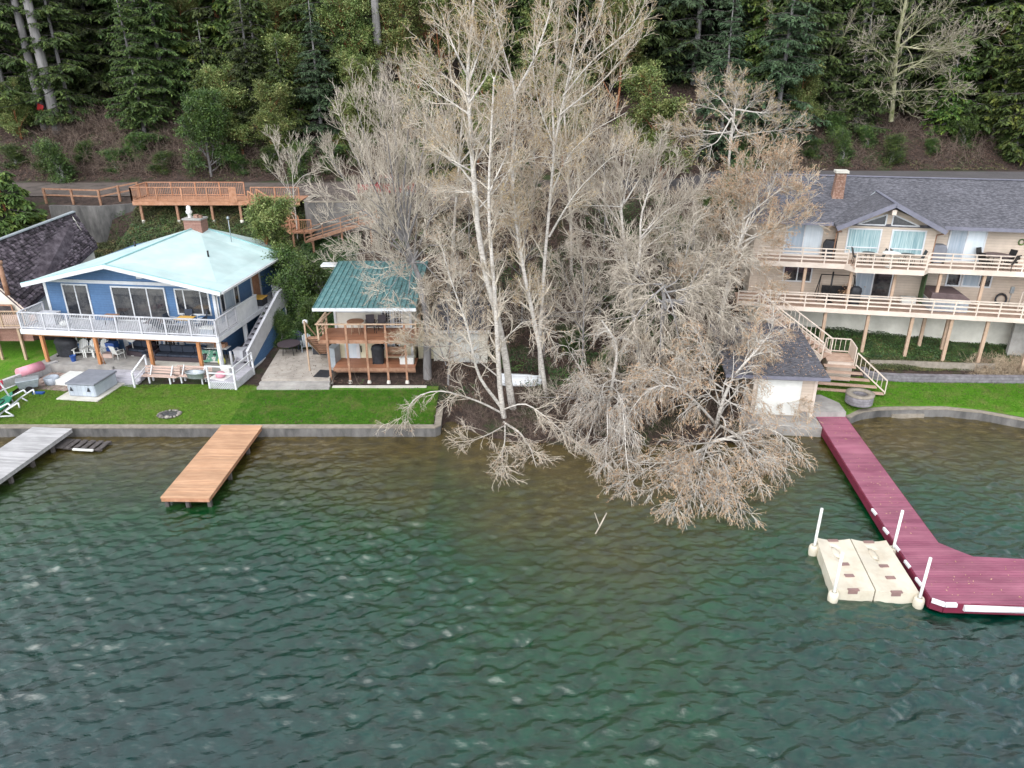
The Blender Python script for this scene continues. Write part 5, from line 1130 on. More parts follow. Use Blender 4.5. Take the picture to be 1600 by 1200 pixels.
# boathouse
bt = thing('boathouse', 'tan boathouse with dark shingle roof and white door at the shore', 'boathouse', (13.0, 36.35, 0), -6)
MB().box(0, 3.3, 0, 6.0, .55, 3.0).build('wall', 'tan_siding', bt); MB().box(-.4, 3.5, -1.3, 6.0, -.6, .55).build('foundation', 'concrete', bt)
a = MB(); a.slab([(-1.6, -.4, 3.02), (3.75, -.4, 3.02), (3.75, 7.0, 3.55), (-1.6, 7.0, 3.55)], .14); a.build('roof', 'shingle', bt)
a = MB(); a.box(-1.6, 3.77, -.46, -.405, 2.84, 3.02); a.build('fascia', 'fascia_grey', bt)
a = MB(); a.box(.25, 2.5, -.05, -.003, .62, 2.65)
for k in range(1, 5): a.box(.25, 2.5, -.06, -.0505, .62 + k * .4, .64 + k * .4)
a.build('door', 'plastic_white', bt)
for a_ in (0, 3.15): a = MB(); a.box(a_, a_ + .15, -.03, -.004, .55, 2.8); a.build('corner_trim', 'tan_trim', bt)

# ================================================================ roadside decks, walls, fences at the left
od = thing('parking_deck', 'long orange stained parking deck with railings beside the dirt road', 'deck', (0, 0, 0))
DZ = 8.12; xa, xm, xb = -30.4, -22.3, -17.0; ya, yb = 59.9, 62.8
plank_deck(od, xa, xb, ya, yb, DZ, 'orange_wood'); a = MB(); a.box(xa, xb, ya - .05, ya - .004, DZ - .3, DZ + .01); a.build('fascia', 'orange_wood', od)
railing(od, (xa, ya, DZ), (xm, ya, DZ), 1.08, 'orange_wood', 1.9, .14); railing(od, (xm + 1.5, ya, DZ), (xb, ya, DZ), 1.08, 'orange_wood', 1.9, .14); railing(od, (xa, ya, DZ), (xa, yb, DZ), 1.08, 'orange_wood', 1.9, .14)
railing(od, (xa, yb - .1, DZ), (xm, yb - .1, DZ), 1.08, 'orange_wood', 1.9, .14)
a = MB(); a.box(xm - .25, xm + .35, ya - .1, ya - .04, DZ - .1, DZ + 1.15); a.build('gate', 'orange_wood', od)
for x in (-29.9, -27.0, -24.2, -21.9, -20.7, -18.6):
    z0 = terr1(x, ya + .2); a = MB(); a.box(x - .09, x + .09, ya + .1, ya + .28, z0 - .3, DZ - .06); a.build('post', 'brown_wood', od)
    a = MB(); a.cyl((x, ya + .19, z0 - .3), (x, ya + .19, z0 + .25), .17, .14, 10); a.build('footing', 'concrete_pale', od)
sA, sB = (xm + 1.6, ya - .15, DZ), (xm + 5.3, ya - 2.3, 6.35)
stair(od, (sA[0], sA[1] - .9, sA[2]), (sB[0], sB[1] - .9, sB[2]), 1.1, 11, 'orange_wood', (.35, .93))
railing(od, (sA[0], sA[1] - .9, sA[2]), (sB[0], sB[1] - .9, sB[2]), .95, 'orange_wood', 2.2, .14, name='stair_rail'); railing(od, (sA[0] + .35, sA[1] + .1, sA[2]), (sB[0] + .35, sB[1] + .1, sB[2]), .95, 'orange_wood', 2.2, .14, name='stair_rail')
plank_deck(od, sB[0], sB[0] + 1.6, sB[1] - 1.0, sB[1] + .3, 6.3, 'orange_wood', name='stair_landing'); railing(od, (sB[0], sB[1] - 1.0, 6.3), (sB[0] + 1.6, sB[1] - 1.0, 6.3), .95, 'orange_wood', 1.6, .14, name='stair_rail')
for x in (0.1, 1.5): a = MB(); a.box(sB[0] + x - .07, sB[0] + x + .07, sB[1] - .9, sB[1] - .76, 4.5, 6.25); a.build('post', 'brown_wood', od)
fc = thing('rail_fence', 'plain brown timber rail fence left of the parking deck', 'fence')
pts = [(-38.6, 62.0, 7.75), (-36.3, 61.9, 7.7), (-34.0, 61.8, 7.65), (-31.3, 63.0, 8.1)]
a = MB()
for p, q2 in zip(pts[:-1], pts[1:]):
    for h_ in (.55, 1.05): a.beam((p[0], p[1], p[2] + h_), (q2[0], q2[1], q2[2] + h_), .06, .12)
a.build('rail', 'brown_wood', fc)
for p in pts + [((pts[2][0] + pts[3][0]) / 2, 62.4, 7.9)]: a = MB(); a.box(p[0] - .08, p[0] + .08, p[1] - .08, p[1] + .08, p[2] - 1, p[2] + 1.1); a.build('post', 'brown_wood', fc)
wallpath('concrete_wall', 'streaked grey concrete retaining wall under the rail fence', [(-37.5, 60.6), (-33.4, 60.2), (-31.0, 61.5), (-30.6, 62.9)], 4.0, 7.7, .35, 'concrete_dark')
MBw = wallpath('concrete_wall', 'dark concrete retaining wall with pale cap behind the cabin', [(-16.2, 61.5), (-16.1, 58.6), (-15.8, 58.2), (-9.3, 58.2)], 4.5, 8.35, .4, 'concrete_dark', 'bed_wall_cap')
gr = thing('gravel_pad', 'gravel parking pad held by the dark concrete wall', 'pad'); MB().box(-15.9, -3.0, 58.4, 63.6, 7.6, 8.2).build('surface', MATS['dirt_road'], gr)
rmpn = thing('garden_ramp', 'brown timber walkway running down in front of the dark concrete wall', 'walkway')
pA, pB = Vector((-15.6, 56.4, 5.9)), Vector((-10.2, 57.2, 7.4))
a = MB(); a.slab([pA, pB, pB + Vector((0, -1.2, 0)), pA + Vector((0, -1.2, 0))], .12); a.build('boards', 'brown_wood', rmpn)
railing(rmpn, pA + Vector((0, -1.2, 0)), pB + Vector((0, -1.2, 0)), .95, 'brown_wood', 1.6, rails=(.3, .6), th=.08)
for f_ in (.1, .5, .9): q2 = pA.lerp(pB, f_); a = MB(); a.box(q2.x - .07, q2.x + .07, q2.y - 1.1, q2.y - .96, q2.z - 2, q2.z - .12); a.build('post', 'brown_wood', rmpn)
# red pickup parked behind the bare trees
pk = thing('parked_pickup', 'red pickup truck parked on the gravel pad behind the bare tree', 'pickup truck', (-10.1, 61.6, 8.2), 4)
a = MB(); a.prism([(-2.4, .45), (2.3, .45), (2.4, .75), (2.35, .98), (1.1, 1.08), (.55, 1.12), (-2.4, 1.12)], 'y', -.85, .85); a.build('body', MATS['car_red'], pk, .05)
a = MB(); a.prism([(-.85, 1.12), (1.0, 1.1), (.45, 1.72), (-.65, 1.74)], 'y', -.74, .74); a.build('cab', MATS['car_red'], pk, .05)
a = MB(); a.prism([(-.6, 1.2), (.75, 1.18), (.4, 1.62), (-.5, 1.62)], 'y', -.755, .755); a.build('window', MATS['glass'], pk); 
a = MB(); a.add([(.98, -.65, 1.13), (.98, .65, 1.13), (.5, .6, 1.68), (.5, -.6, 1.68), (1.02, -.65, 1.13), (1.02, .65, 1.13), (.53, .6, 1.68), (.53, -.6, 1.68)], [(0, 1, 2, 3), (7, 6, 5, 4), (0, 4, 5, 1), (1, 5, 6, 2), (2, 6, 7, 3), (3, 7, 4, 0)]); a.build('windscreen', MATS['glass_sheer'], pk)
a = MB(); a.box(-2.3, -.95, -.72, .72, 1.0, 1.125); a.build('load_bed', MATS['black_cloth'], pk)
for x in (-1.5, 1.5):
    for y in (-.86, .86):
        a = MB(); a.cyl((x, y - .1, .38), (x, y + .1, .38), .38, .38, 18); wo_ = a.build('wheel', MATS['tyre'], pk); MB().cyl((x, y - .11, .38), (x, y + .11, .38), .2, .2, 12).build('rim', MATS['galvanised'], wo_)
for y in (-.65, .65): MB().box(2.36, 2.42, y - .14, y + .14, .72, .9).build('headlight', MATS['glass_white'], pk)
# cables and marker on the left trees
cb2 = MB(); A_, B_ = Vector(T(-20, 172, 66)), Vector(T(160, 62, 90)); pts = [A_.lerp(B_, i / 12) - Vector((0, 0, 1.6 * math.sin(math.pi * i / 12))) for i in range(13)]
cb2.tube(pts, .03, 5); tag(cb2.build('utility_cable', 'black_metal'), 'thin cable strung through the conifers at the top left', 'cable')
o = MB().box(-.28, .28, -.03, .03, -.3, .3).build('tree_marker', 'sign_red'); o.location = T(63, 168, 77.2); o.rotation_euler = (0, R(20), 0); tag(o, 'small red marker fixed to a conifer trunk at the left', 'marker')
# ================================================================ vegetation generators (numpy)
def nrm(a): return a / np.maximum(np.linalg.norm(a, axis=-1, keepdims=True), 1e-9)
def tubes(P, Rr, s=3):
    """P (N,K,3) polylines, Rr (N,K) radii -> verts, quads"""
    N, K, _ = P.shape
    T_ = np.empty_like(P); T_[:, 1:-1] = P[:, 2:] - P[:, :-2]; T_[:, 0] = P[:, 1] - P[:, 0]; T_[:, -1] = P[:, -1] - P[:, -2]; T_ = nrm(T_)
    ref = np.where(np.abs(T_[..., 2:3]) < .9, np.array([0, 0, 1.]), np.array([1., 0, 0]))
    A = nrm(np.cross(T_, ref)); B = np.cross(T_, A)
    an = np.arange(s) * 2 * np.pi / s
    V = P[:, :, None] + Rr[:, :, None, None] * (A[:, :, None] * np.cos(an)[None, None, :, None] + B[:, :, None] * np.sin(an)[None, None, :, None])
    base = (np.arange(N) * K * s)[:, None, None] + (np.arange(K - 1) * s)[None, :, None] + np.arange(s)[None, None, :]
    nx = base - np.arange(s)[None, None, :] + (np.arange(s)[None, None, :] + 1) % s
    Fq = np.stack([base, nx, nx + s, base + s], -1).reshape(-1, 4)
    return V.reshape(-1, 3), Fq
def quads(C, U, W):
    """quads centred at C spanned by half vectors U, W"""
    V = np.stack([C - U - W, C + U - W, C + U + W, C - U + W], 1).reshape(-1, 3)
    return V, np.arange(len(V)).reshape(-1, 4)
def leafquads(C, U, W):
    """pointed leaf: diamond"""
    V = np.stack([C - U, C + W * .9, C + U, C - W * .9], 1).reshape(-1, 3)
    return V, np.arange(len(V)).reshape(-1, 4)
def join(lst):
    Vs, Fs, o = [], [], 0
    for V, F in lst: Vs.append(V); Fs.append(F + o); o += len(V)
    return np.concatenate(Vs), np.concatenate(Fs)
def resample(pts, K):
    pts = np.asarray(pts, float); d = np.r_[0, np.cumsum(np.linalg.norm(np.diff(pts, axis=0), axis=1))]
    t = np.linspace(0, d[-1], K); return np.stack([np.interp(t, d, pts[:, i]) for i in range(3)], -1)
def smoothp(P, it=2):
    for _ in range(it): P[1:-1] = .25 * P[:-2] + .5 * P[1:-1] + .25 * P[2:]
    return P
def children(P, Rr, n, rs, t0, ang, L, Lr, K, up, wig, rf, tpow=1.0, parentlen=None, taper=.35, droop=0.0, minr=.006):
    """grow n[i] children from polylines P. returns P2, R2, parent index"""
    N, Kp, _ = P.shape; idx = np.repeat(np.arange(N), n); M = len(idx)
    t = t0 + (1 - t0) * rs.rand(M) ** tpow
    f = t * (Kp - 1); i0 = np.minimum(f.astype(int), Kp - 2); w_ = (f - i0)[:, None]
    S0 = P[idx, i0] * (1 - w_) + P[idx, i0 + 1] * w_
    T_ = nrm(P[idx, i0 + 1] - P[idx, i0]); r0 = (Rr[idx, i0] * (1 - w_[:, 0]) + Rr[idx, i0 + 1] * w_[:, 0])
    rnd = rs.normal(size=(M, 3)); pr = nrm(rnd - (rnd * T_).sum(-1, keepdims=True) * T_)
    a = R(ang[0]) + rs.rand(M) * R(ang[1] - ang[0])
    D = nrm(T_ * np.cos(a)[:, None] + pr * np.sin(a)[:, None] + np.array([0, 0, up]) * .5)
    pl = np.linalg.norm(np.diff(P, axis=1), axis=-1).sum(1)[idx]
    ln = L * (Lr + (1 - Lr) * rs.rand(M)) * (1 - .45 * t)
    ln = np.minimum(ln, pl * 1.0) if parentlen is None else ln
    P2 = np.empty((M, K, 3)); P2[:, 0] = S0; st = (ln / (K - 1))[:, None]
    for k in range(1, K):
        P2[:, k] = P2[:, k - 1] + D * st
        D = nrm(D + rs.normal(size=(M, 3)) * wig + np.array([0, 0, up]) * .22 - np.array([0, 0, droop]) * (k / K))
    rr = np.maximum(r0 * rf * (.7 + .5 * rs.rand(M)), minr)
    R2 = rr[:, None] * np.linspace(1, taper, K)[None]
    return P2, np.maximum(R2, minr * .7), idx
BARE_TW = {}
def bare_tree(name, label, limbs, seed=0, bark='bark_pale', branch='bark_branch', twig='twig_tan', bud=None, l1=(5, 2.6), l2=(7, 1.3), l3=(6, .7), l4=None, up=.25, up1=None, wig=.16, t0=.25, droop=0., group=None, minr=.0135, ang=(22, 50), budn=2, budsize=.06, cat='tree', tw_r=.0092):
    """limbs: list of (list of world points, r_start, r_end[, childscale])"""
    rs = np.random.RandomState(seed)
    base = np.array(limbs[0][0][0]); root = thing(name, label, cat, tuple(base), 0, group)
    K0 = 14; Ps = []; Rs = []; cs = []
    for lb_ in limbs:
        P = resample([np.array(p, float) - base for p in lb_[0]], K0); Lp = np.linalg.norm(P[-1] - P[0]); P[1:-1] += np.cumsum(rs.normal(size=(K0 - 2, 3)), 0) * np.sin(np.linspace(0, np.pi, K0)[1:-1])[:, None] * wig * .09 * min(1.6, Lp / 4); smoothp(P, 1)
        Ps.append(P); Rs.append(np.linspace(lb_[1], lb_[2], K0)); cs.append(lb_[3] if len(lb_) > 3 else 1)
    P0 = np.array(Ps); R0 = np.array(Rs) * np.linspace(.8, .68, K0)[None]; cs = np.array(cs, float)
    V, Fq = tubes(P0, R0, 9); mesh_np('trunk', V, Fq, MATS[bark], root, True)
    l1 = (l1[0] * 1.15, l1[1] * 1.15); l2 = (l2[0] * .9, l2[1] * 1.2); l3 = (l3[0] * .78, l3[1] * 1.2)
    len0 = np.linalg.norm(np.diff(P0, axis=1), axis=-1).sum(1)
    n1 = np.maximum(0, np.round(l1[0] * len0 / 4 * cs * (.8 + .4 * rs.rand(len(cs))))).astype(int)
    u1 = up if up1 is None else up1
    P1, R1, i1 = children(P0, R0, n1, rs, t0, ang, l1[1], .45, 8, u1, wig, .55, .9, taper=.3, droop=droop)
    R1 = np.minimum(R1, .06)
    n2 = np.maximum(1, np.round(l2[0] * (.6 + .8 * rs.rand(len(P1))))).astype(int)
    P2, R2, _ = children(P1, R1, n2, rs, .15, (20, 48), l2[1], .4, 6, up, wig * .95, .6, .8, taper=.4, droop=droop * 1.2, minr=minr)
    V1 = join([tubes(P1, R1, 5), tubes(P2, R2, 3)]); mesh_np('branches', V1[0], V1[1], MATS[branch], root, True)
    n3 = np.maximum(1, np.round(l3[0] * (.6 + .8 * rs.rand(len(P2))))).astype(int)
    P3, R3, _ = children(P2, R2, n3, rs, .1, (18, 48), l3[1], .35, 4, up * .8, wig, .6, .7, droop=droop * 1.5, minr=tw_r)
    # leaders: limb tips sprout too
    parts = [tubes(P3, R3, 3)]
    if l4:
        n4 = np.maximum(1, np.round(l4[0] * (.5 + rs.rand(len(P3))))).astype(int)
        P4, R4, _ = children(P3, R3, n4, rs, .1, (20, 60), l4[1], .35, 3, up * .6, wig, .8, .7, droop=droop * 1.5, minr=tw_r * .85)
        parts.append(tubes(P4, R4, 3)); tips = P4
    else: tips = P3
    Vt = join(parts); mesh_np('twigs', Vt[0], Vt[1], MATS[twig], root, False)
    if bud:
        M = int(len(tips) * budn * .85); idx = rs.randint(0, len(tips), M); k = rs.randint(1, tips.shape[1], M); C = tips[idx, k] + rs.normal(size=(M, 3)) * .03
        U = nrm(rs.normal(size=(M, 3))) * (budsize * (.5 + rs.rand(M)))[:, None]; W = nrm(np.cross(U, rs.normal(size=(M, 3)))) * (budsize * .4)
        V, Fq = leafquads(C, U, W); mesh_np('catkins', V, Fq, MATS[bud], root, False)
    return root
def conifer(H=26, Lmax=4.2, h0=2.5, nb=130, seed=0, droop=.35, spray=(.26, .085), dens=1.0, leaf='needle', bark='bark_grey', rb=.35, name='conifer', pw=.75, ups=0.1):
    rs = np.random.RandomState(seed); root = thing(name, None, None)
    tk = np.array([[0, 0, -1.5], [rs.normal() * .1, rs.normal() * .1, H * .4], [rs.normal() * .25, rs.normal() * .25, H]]); P0 = resample(tk, 10)[None]; R0 = (rb * np.linspace(1, .06, 10) ** .8)[None]
    V, Fq = tubes(P0, R0, 9); mesh_np('trunk', V, Fq, MATS[bark], root, True)
    h = h0 + (H * .985 - h0) * rs.rand(nb) ** 1.05; az = rs.rand(nb) * 6.283; L = Lmax * (1 - (h / H)) ** pw * (.65 + .5 * rs.rand(nb)) + .25
    L *= np.where(h < h0 + 3, .55 + .45 * rs.rand(nb), 1)
    K = 7; P = np.empty((nb, K, 3)); P[:, 0, 2] = h; P[:, 0, :2] = 0
    D = np.stack([np.cos(az), np.sin(az), np.full(nb, .12)], -1)
    for k in range(1, K):
        P[:, k] = P[:, k - 1] + nrm(D) * (L / (K - 1))[:, None]; D[:, 2] -= droop * (.28 if k < 4 else -.12 + ups * .0); D[:, :2] += rs.normal(size=(nb, 2)) * .07
    Rb = (.028 + .012 * L)[:, None] * np.linspace(1, .25, K)[None]
    V1 = [tubes(P, Rb, 3)]
    n2 = np.maximum(4, (L * 6.5 * dens)).astype(int); idx = np.repeat(np.arange(nb), n2); M = len(idx); t = .12 + .88 * rs.rand(M); f = t * (K - 1); i0 = np.minimum(f.astype(int), K - 2); w_ = (f - i0)[:, None]
    S0 = P[idx, i0] * (1 - w_) + P[idx, i0 + 1] * w_; T_ = nrm(P[idx, i0 + 1] - P[idx, i0]); side = nrm(np.cross(T_, [0, 0, 1.])) * rs.choice([-1, 1], M)[:, None]
    D2 = nrm(T_ * .65 + side * (.75 + .2 * rs.rand(M))[:, None] + rs.normal(size=(M, 3)) * .12 - np.array([0, 0, .12])); L2 = L[idx] * .38 * (1 - .55 * t) * (.6 + .6 * rs.rand(M)) + .2
    Kt = 4; P2 = S0[:, None] + D2[:, None] * (np.linspace(0, 1, Kt)[None, :, None] * L2[:, None, None]); P2[:, :, 2] -= (np.linspace(0, 1, Kt) ** 2)[None] * L2[:, None] * .28
    V1.append(tubes(P2, np.full((M, Kt), .008), 3)); V1 = join(V1); mesh_np('branches', V1[0], V1[1], MATS['bark_dark'], root, False)
    # needle sprays
    n3 = np.maximum(3, (L2 * 9 * dens)).astype(int); i3 = np.repeat(np.arange(M), n3); Q = len(i3); t = rs.rand(Q); f = t * (Kt - 1); j = np.minimum(f.astype(int), Kt - 2); w_ = (f - j)[:, None]
    C = P2[i3, j] * (1 - w_) + P2[i3, j + 1] * w_; T2 = nrm(P2[i3, j + 1] - P2[i3, j]); sd_ = nrm(np.cross(T2, [0, 0, 1.]))
    U = nrm(T2 * .7 + sd_ * rs.uniform(-.9, .9, Q)[:, None] + np.array([0, 0, -.22]) + rs.normal(size=(Q, 3)) * .18) * (spray[0] * (.6 + .7 * rs.rand(Q)))[:, None]
    Nn = nrm(np.array([0, 0, 1.]) + rs.normal(size=(Q, 3)) * .45); W = nrm(np.cross(U, Nn)) * (spray[1] * (.7 + .6 * rs.rand(Q)))[:, None]
    V, Fq = leafquads(C + U * .8, U, W); mesh_np('crown', V, Fq, MATS[leaf], root, False)
    return root
def broadleaf(H=9, rad=3.2, seed=0, n1=16, n2=11, n3=9, leaf='madrona_leaf', bark='bark_red', lsize=.09, per=16, name='broadleaf_tree', h0=.25, squash=1.0, rb=.16, clump=.24):
    rs = np.random.RandomState(seed); root = thing(name, None, None)
    P0 = resample([[0, 0, -1], [rs.normal() * .3, rs.normal() * .3, H * .35], [rs.normal() * .5, rs.normal() * .5, H * .85]], 10)[None]; R0 = (rb * np.linspace(1, .25, 10))[None]
    P1, R1, _ = children(P0, R0, np.array([n1]), rs, h0, (35, 75), rad * 1.25, .6, 7, .35, .14, .6, 1.0, parentlen=1)
    P2, R2, _ = children(P1, R1, np.full(len(P1), n2), rs, .2, (30, 70), rad * .5, .5, 5, .25, .18, .6, .8)
    P3, R3, _ = children(P2, R2, np.full(len(P2), n3), rs, .2, (30, 70), rad * .22, .5, 3, .2, .2, .6, .7)
    V, Fq = join([tubes(P0, R0, 8), tubes(P1, R1, 5)]); mesh_np('trunk', V, Fq, MATS[bark], root, True)
    V, Fq = join([tubes(P2, R2, 3), tubes(P3, R3, 3)]); mesh_np('branches', V, Fq, MATS[bark], root, False)
    T3 = P3[:, -1]; idx = np.repeat(np.arange(len(T3)), per); M = len(idx)
    off = rs.normal(size=(M, 3)) * clump * np.array([1, 1, .6]); C = T3[idx] + off
    U = nrm(off + rs.normal(size=(M, 3)) * .15 + np.array([0, 0, .03])) * (lsize * (.7 + .6 * rs.rand(M)))[:, None]; W = nrm(np.cross(U, nrm(rs.normal(size=(M, 3)) + np.array([0, 0, 1.5])))) * (lsize * .5)
    V, Fq = leafquads(C, U, W); mesh_np('crown', V, Fq, MATS[leaf], root, False)
    return root
def scatter_leaves(name, label, pts, nr, size, m, rs, lift=.0):
    M = len(pts); U = nrm(rs.normal(size=(M, 3)) + nr * .2); U = nrm(U - (U * nr).sum(-1, keepdims=True) * nr * .6) * (size * (.6 + .8 * rs.rand(M)))[:, None]; W = nrm(np.cross(U, nr + rs.normal(size=(M, 3)) * .35)) * (size * .6)
    V, Fq = leafquads(pts, U, W); o = mesh_np(name, V, Fq, MATS[m]); o['kind'] = 'stuff'
    if label: o['label'] = label
    return o
def thicket(name, label, X, Y, n, L, m, rs, up=.9, wig=.3, r=.009, K=5, zoff=0):
    X = np.asarray(X); Y = np.asarray(Y); n = len(X); Z = terr(X, Y) + zoff - .05
    P = np.empty((n, K, 3)); P[:, 0] = np.stack([X, Y, Z], -1); D = nrm(rs.normal(size=(n, 3)) * .6 + np.array([0, 0, up])); st = (L * (.4 + .9 * rs.rand(n)) / (K - 1))[:, None]
    for k in range(1, K): P[:, k] = P[:, k - 1] + D * st; D = nrm(D + rs.normal(size=(n, 3)) * wig - np.array([0, 0, .12]))
    P2, R2, _ = children(P, np.full((n, K), r), np.full(n, 4), rs, .2, (25, 70), L * .4, .4, 3, .1, .25, .8, minr=.007)
    V, Fq = join([tubes(P, np.full((n, K), r) * np.linspace(1, .6, K)[None], 3), tubes(P2, R2, 3)]); o = mesh_np(name, V, Fq, MATS[m]); o['kind'] = 'stuff'
    if label: o['label'] = label
    return o

# ---------------------------------------------------------------- forest on the hill
rs = np.random.RandomState(11); random.seed(11)
protos = {}
protos['fir0'] = conifer(27, 5.4, .6, 175, 1, .38, dens=1.1); protos['fir1'] = conifer(23, 4.9, .3, 170, 2, .30, dens=1.1); protos['fir2'] = conifer(31, 5.0, 7.0, 140, 3, .42, dens=.95)
protos['blue0'] = conifer(24, 5.2, .4, 165, 4, .34, leaf='needle_blue'); protos['cedar0'] = conifer(20, 4.8, .6, 150, 5, .5, (.30, .12), 1.0, 'cedar_leaf', 'bark_red', .35)
protos['cedar1'] = conifer(17, 4.2, .4, 140, 6, .42, (.28, .12), 1.0, 'cedar_leaf', 'bark_grey', .3)
protos['pole'] = conifer(34, 3.6, 15.0, 90, 7, .35, bark='bark_grey', rb=.62)
protos['mad0'] = broadleaf(13, 4.2, 1); protos['mad1'] = broadleaf(10, 3.4, 2)
used = set()
def plant(kind, x, y, label, cat='conifer', group=None, rz=None, sc=1.0, z=None):
    p = protos[kind]; rz = random.uniform(0, 360) if rz is None else rz; z = terr1(x, y) - (1.5 if 'mad' in kind else .2) if z is None else z
    if kind in used: o = copy_tree(p, loc=(x, y, z), rz=rz, sc=sc)
    else: used.add(kind); o = p; o.location = (x, y, z); o.rotation_euler = (0, 0, R(rz)); o.scale = (sc, sc, sc) if not hasattr(sc, '__len__') else sc
    o['label'] = label; o['category'] = cat
    if group: o['group'] = group
    elif 'group' in o: del o['group']
    return o
def plantp(kind, px, y, label, **k): return plant(kind, (px - 800) / F_ * (y * _c + (CH - 14) * _s) , y, label, **k)
# named, visible ones
front = [
 ('pole', 84, 77.5, 'tall bare grey conifer trunk, right one of the leaning pair at the top left', .92), ('pole', 66, 78.2, 'tall bare grey conifer trunk, left one of the leaning pair at the top left', .8),
 ('pole', 240, 84, 'thick grey conifer trunk rising alone between the left firs', 1.0), ('pole', 598, 80, 'dark straight conifer trunk above the bare fan tree', .85),
 ('fir0', 15, 79, 'dark fir at the far left edge behind the leaning trunks', 1.0), ('fir1', 160, 84, 'dark fir standing right of the leaning grey pair', 1.0), ('fir0', 205, 88, 'dense fir filling the gap left of the single grey trunk', 1.0),
 ('fir1', 262, 80, 'drooping fir in front of the single thick grey trunk', .85), ('cedar0', 360, 84, 'yellow-green cedar behind the round leafy tree by the parking deck', 1.0), ('cedar1', 410, 78, 'bright low cedar right of the round leafy tree', .9),
 ('fir0', 330, 92, 'tall dark fir behind the round leafy tree', 1.1), ('mad0', 440, 82, 'broad yellow-green leafed tree left of the red-barked trunk', 1.0), ('mad0', 545, 79, 'leafy evergreen with red bark above the bare fan tree', 1.05),
 ('mad0', 690, 84, 'pale leaved evergreen behind the top of the white-barked tree', 1.0), ('mad1', 640, 74, 'small leafy evergreen just right of the dark straight trunk', 1.0), ('mad1', 1040, 66, 'rounded reddish green leafy tree between the bare crowns and the dark firs', 1.15),
 ('mad0', 960, 80, 'leafy evergreen behind the upright bare crowns', 1.0), ('blue0', 1080, 84, 'blue-green fir behind the rounded reddish green tree', 1.05), ('blue0', 1215, 74, 'blue-green fir whose boughs hang over the right road bank', .8),
 ('fir0', 1140, 90, 'dark fir left of the blue-green road bank fir', 1.0), ('cedar1', 1330, 84, 'mossy green cedar behind the spreading bare maple', .9), ('fir1', 1290, 90, 'dark fir behind the mossy stems at the top right', 1.0),
 ('cedar0', 1540, 78, 'bright yellow-green cedar at the right edge above the road', .95), ('cedar1', 1600, 73, 'low bright cedar at the right edge with boughs over the road bank', .85), ('cedar0', 1500, 88, 'cedar behind the right end of the spreading bare maple', 1.0), ('fir1', 1420, 92, 'dark fir behind the middle of the spreading bare maple', 1.0)]
for kind, px, y, lb_, sc in front: plantp(kind, px, y, lb_, sc=sc, cat='tree' if 'mad' in kind else 'conifer')
lowf = [('mad1', 372, 74.2, 'rounded olive tree low on the bank right of the round leafy tree', .95), ('mad1', 418, 73.4, 'olive leafy tree low on the bank above the sapling', .85), ('mad0', 300, 84, 'broad olive tree behind the left side of the round leafy tree', .9), ('mad0', 480, 86, 'tall olive leafy tree left of the dark straight trunk', 1.1), ('mad0', 410, 88, 'tall pale green leafy tree high above the parking deck', 1.15), ('mad0', 760, 80, 'olive leafy tree behind the upper white limbs', 1.1), ('mad0', 850, 78, 'olive leafy tree behind the top of the middle bare crowns', 1.0), ('mad1', 545, 73, 'low leafy tree behind the left crown of the fan tree', .9), ('cedar0', 1180, 82, 'yellow-green cedar behind the right side of the flat-topped bare tree', .9), ('mad1', 1250, 76, 'small olive leafy tree at the foot of the mossy stems', .8), ('mad1', 25, 76, 'small olive tree at the far left below the leaning trunks', .7), ('cedar1', 330, 76.5, 'low fir whose boughs sweep the bank left of the round leafy tree', .62), ('fir1', 395, 75.5, 'short dark conifer behind the right side of the round leafy tree', .6), ('cedar1', 445, 74.8, 'short bright conifer at the top of the bank above the sapling', .6), ('blue0', 500, 75.2, 'short blue-green conifer left of the fan tree top', .55), ('mad1', 470, 78, 'small yellow-green leafy tree above the bank sapling', 1.0), ('mad1', 575, 75, 'small leafy tree behind the top of the grey fan tree', .95), ('fir1', 220, 76.5, 'short fir on the bank below the single thick trunk', .6), ('fir0', 110, 78.8, 'young dark fir just right of the leaning grey pair', .7), ('mad1', 745, 72.5, 'small leafy tree seen between the upper white limbs', .95), ('cedar1', 690, 71, 'small bright cedar behind the tallest bare trunk', .6), ('mad1', 880, 72, 'small leafy tree behind the middle of the bare crowns', 1.0), ('blue0', 1130, 72.5, 'short blue-green conifer behind the flat-topped bare tree', .6), ('cedar1', 1480, 76.5, 'short cedar below the right end of the bare maple', .6), ('fir1', 1340, 77, 'short dark fir below the mossy bare stems', .65), ('cedar1', 1560, 75.5, 'short cedar on the bank near the right edge', .65)]
for kind, px, y, lb_, sc in lowf: plantp(kind, px, y, lb_, sc=sc, cat='tree' if 'mad' in kind else 'conifer')
ROWS = [(79.5, 6.5, -60, 66), (84, 7.5, -64, 70), (91, 7.5, -70, 74), (100, 8.5, -76, 80)]
KT = dict(fir0='dark drooping fir', fir1='dark dense fir', fir2='tall fir with bare lower trunk', blue0='blue-green fir', cedar0='yellow-green cedar', cedar1='bright green cedar', mad0='broad-leafed olive green evergreen')
RT = ['front forest rank', 'second forest rank', 'third forest rank', 'rearmost forest rank']
LM = [(-48, 'at the far left edge'), (-38, 'above the leaning grey trunks'), (-30, 'above the timber rail fence'), (-22, 'above the parking deck'), (-14, 'above the bank sapling'), (-6, 'behind the grey fan tree'), (2, 'behind the tallest white trunk'), (10, 'behind the upright bare limbs'), (18, 'behind the pale grey crowns'), (26, 'above the flat-topped bare tree'), (34, 'above the brick chimney'), (43, 'behind the bare maple'), (52, 'above the tan roof end'), (999, 'beyond the tan roof')]
LABS = {}; NAMED = [((px - 800) / F_ * (y * _c + (CH - 14) * _s), y) for kind, px, y, lb_, sc in front + lowf if y < 86]
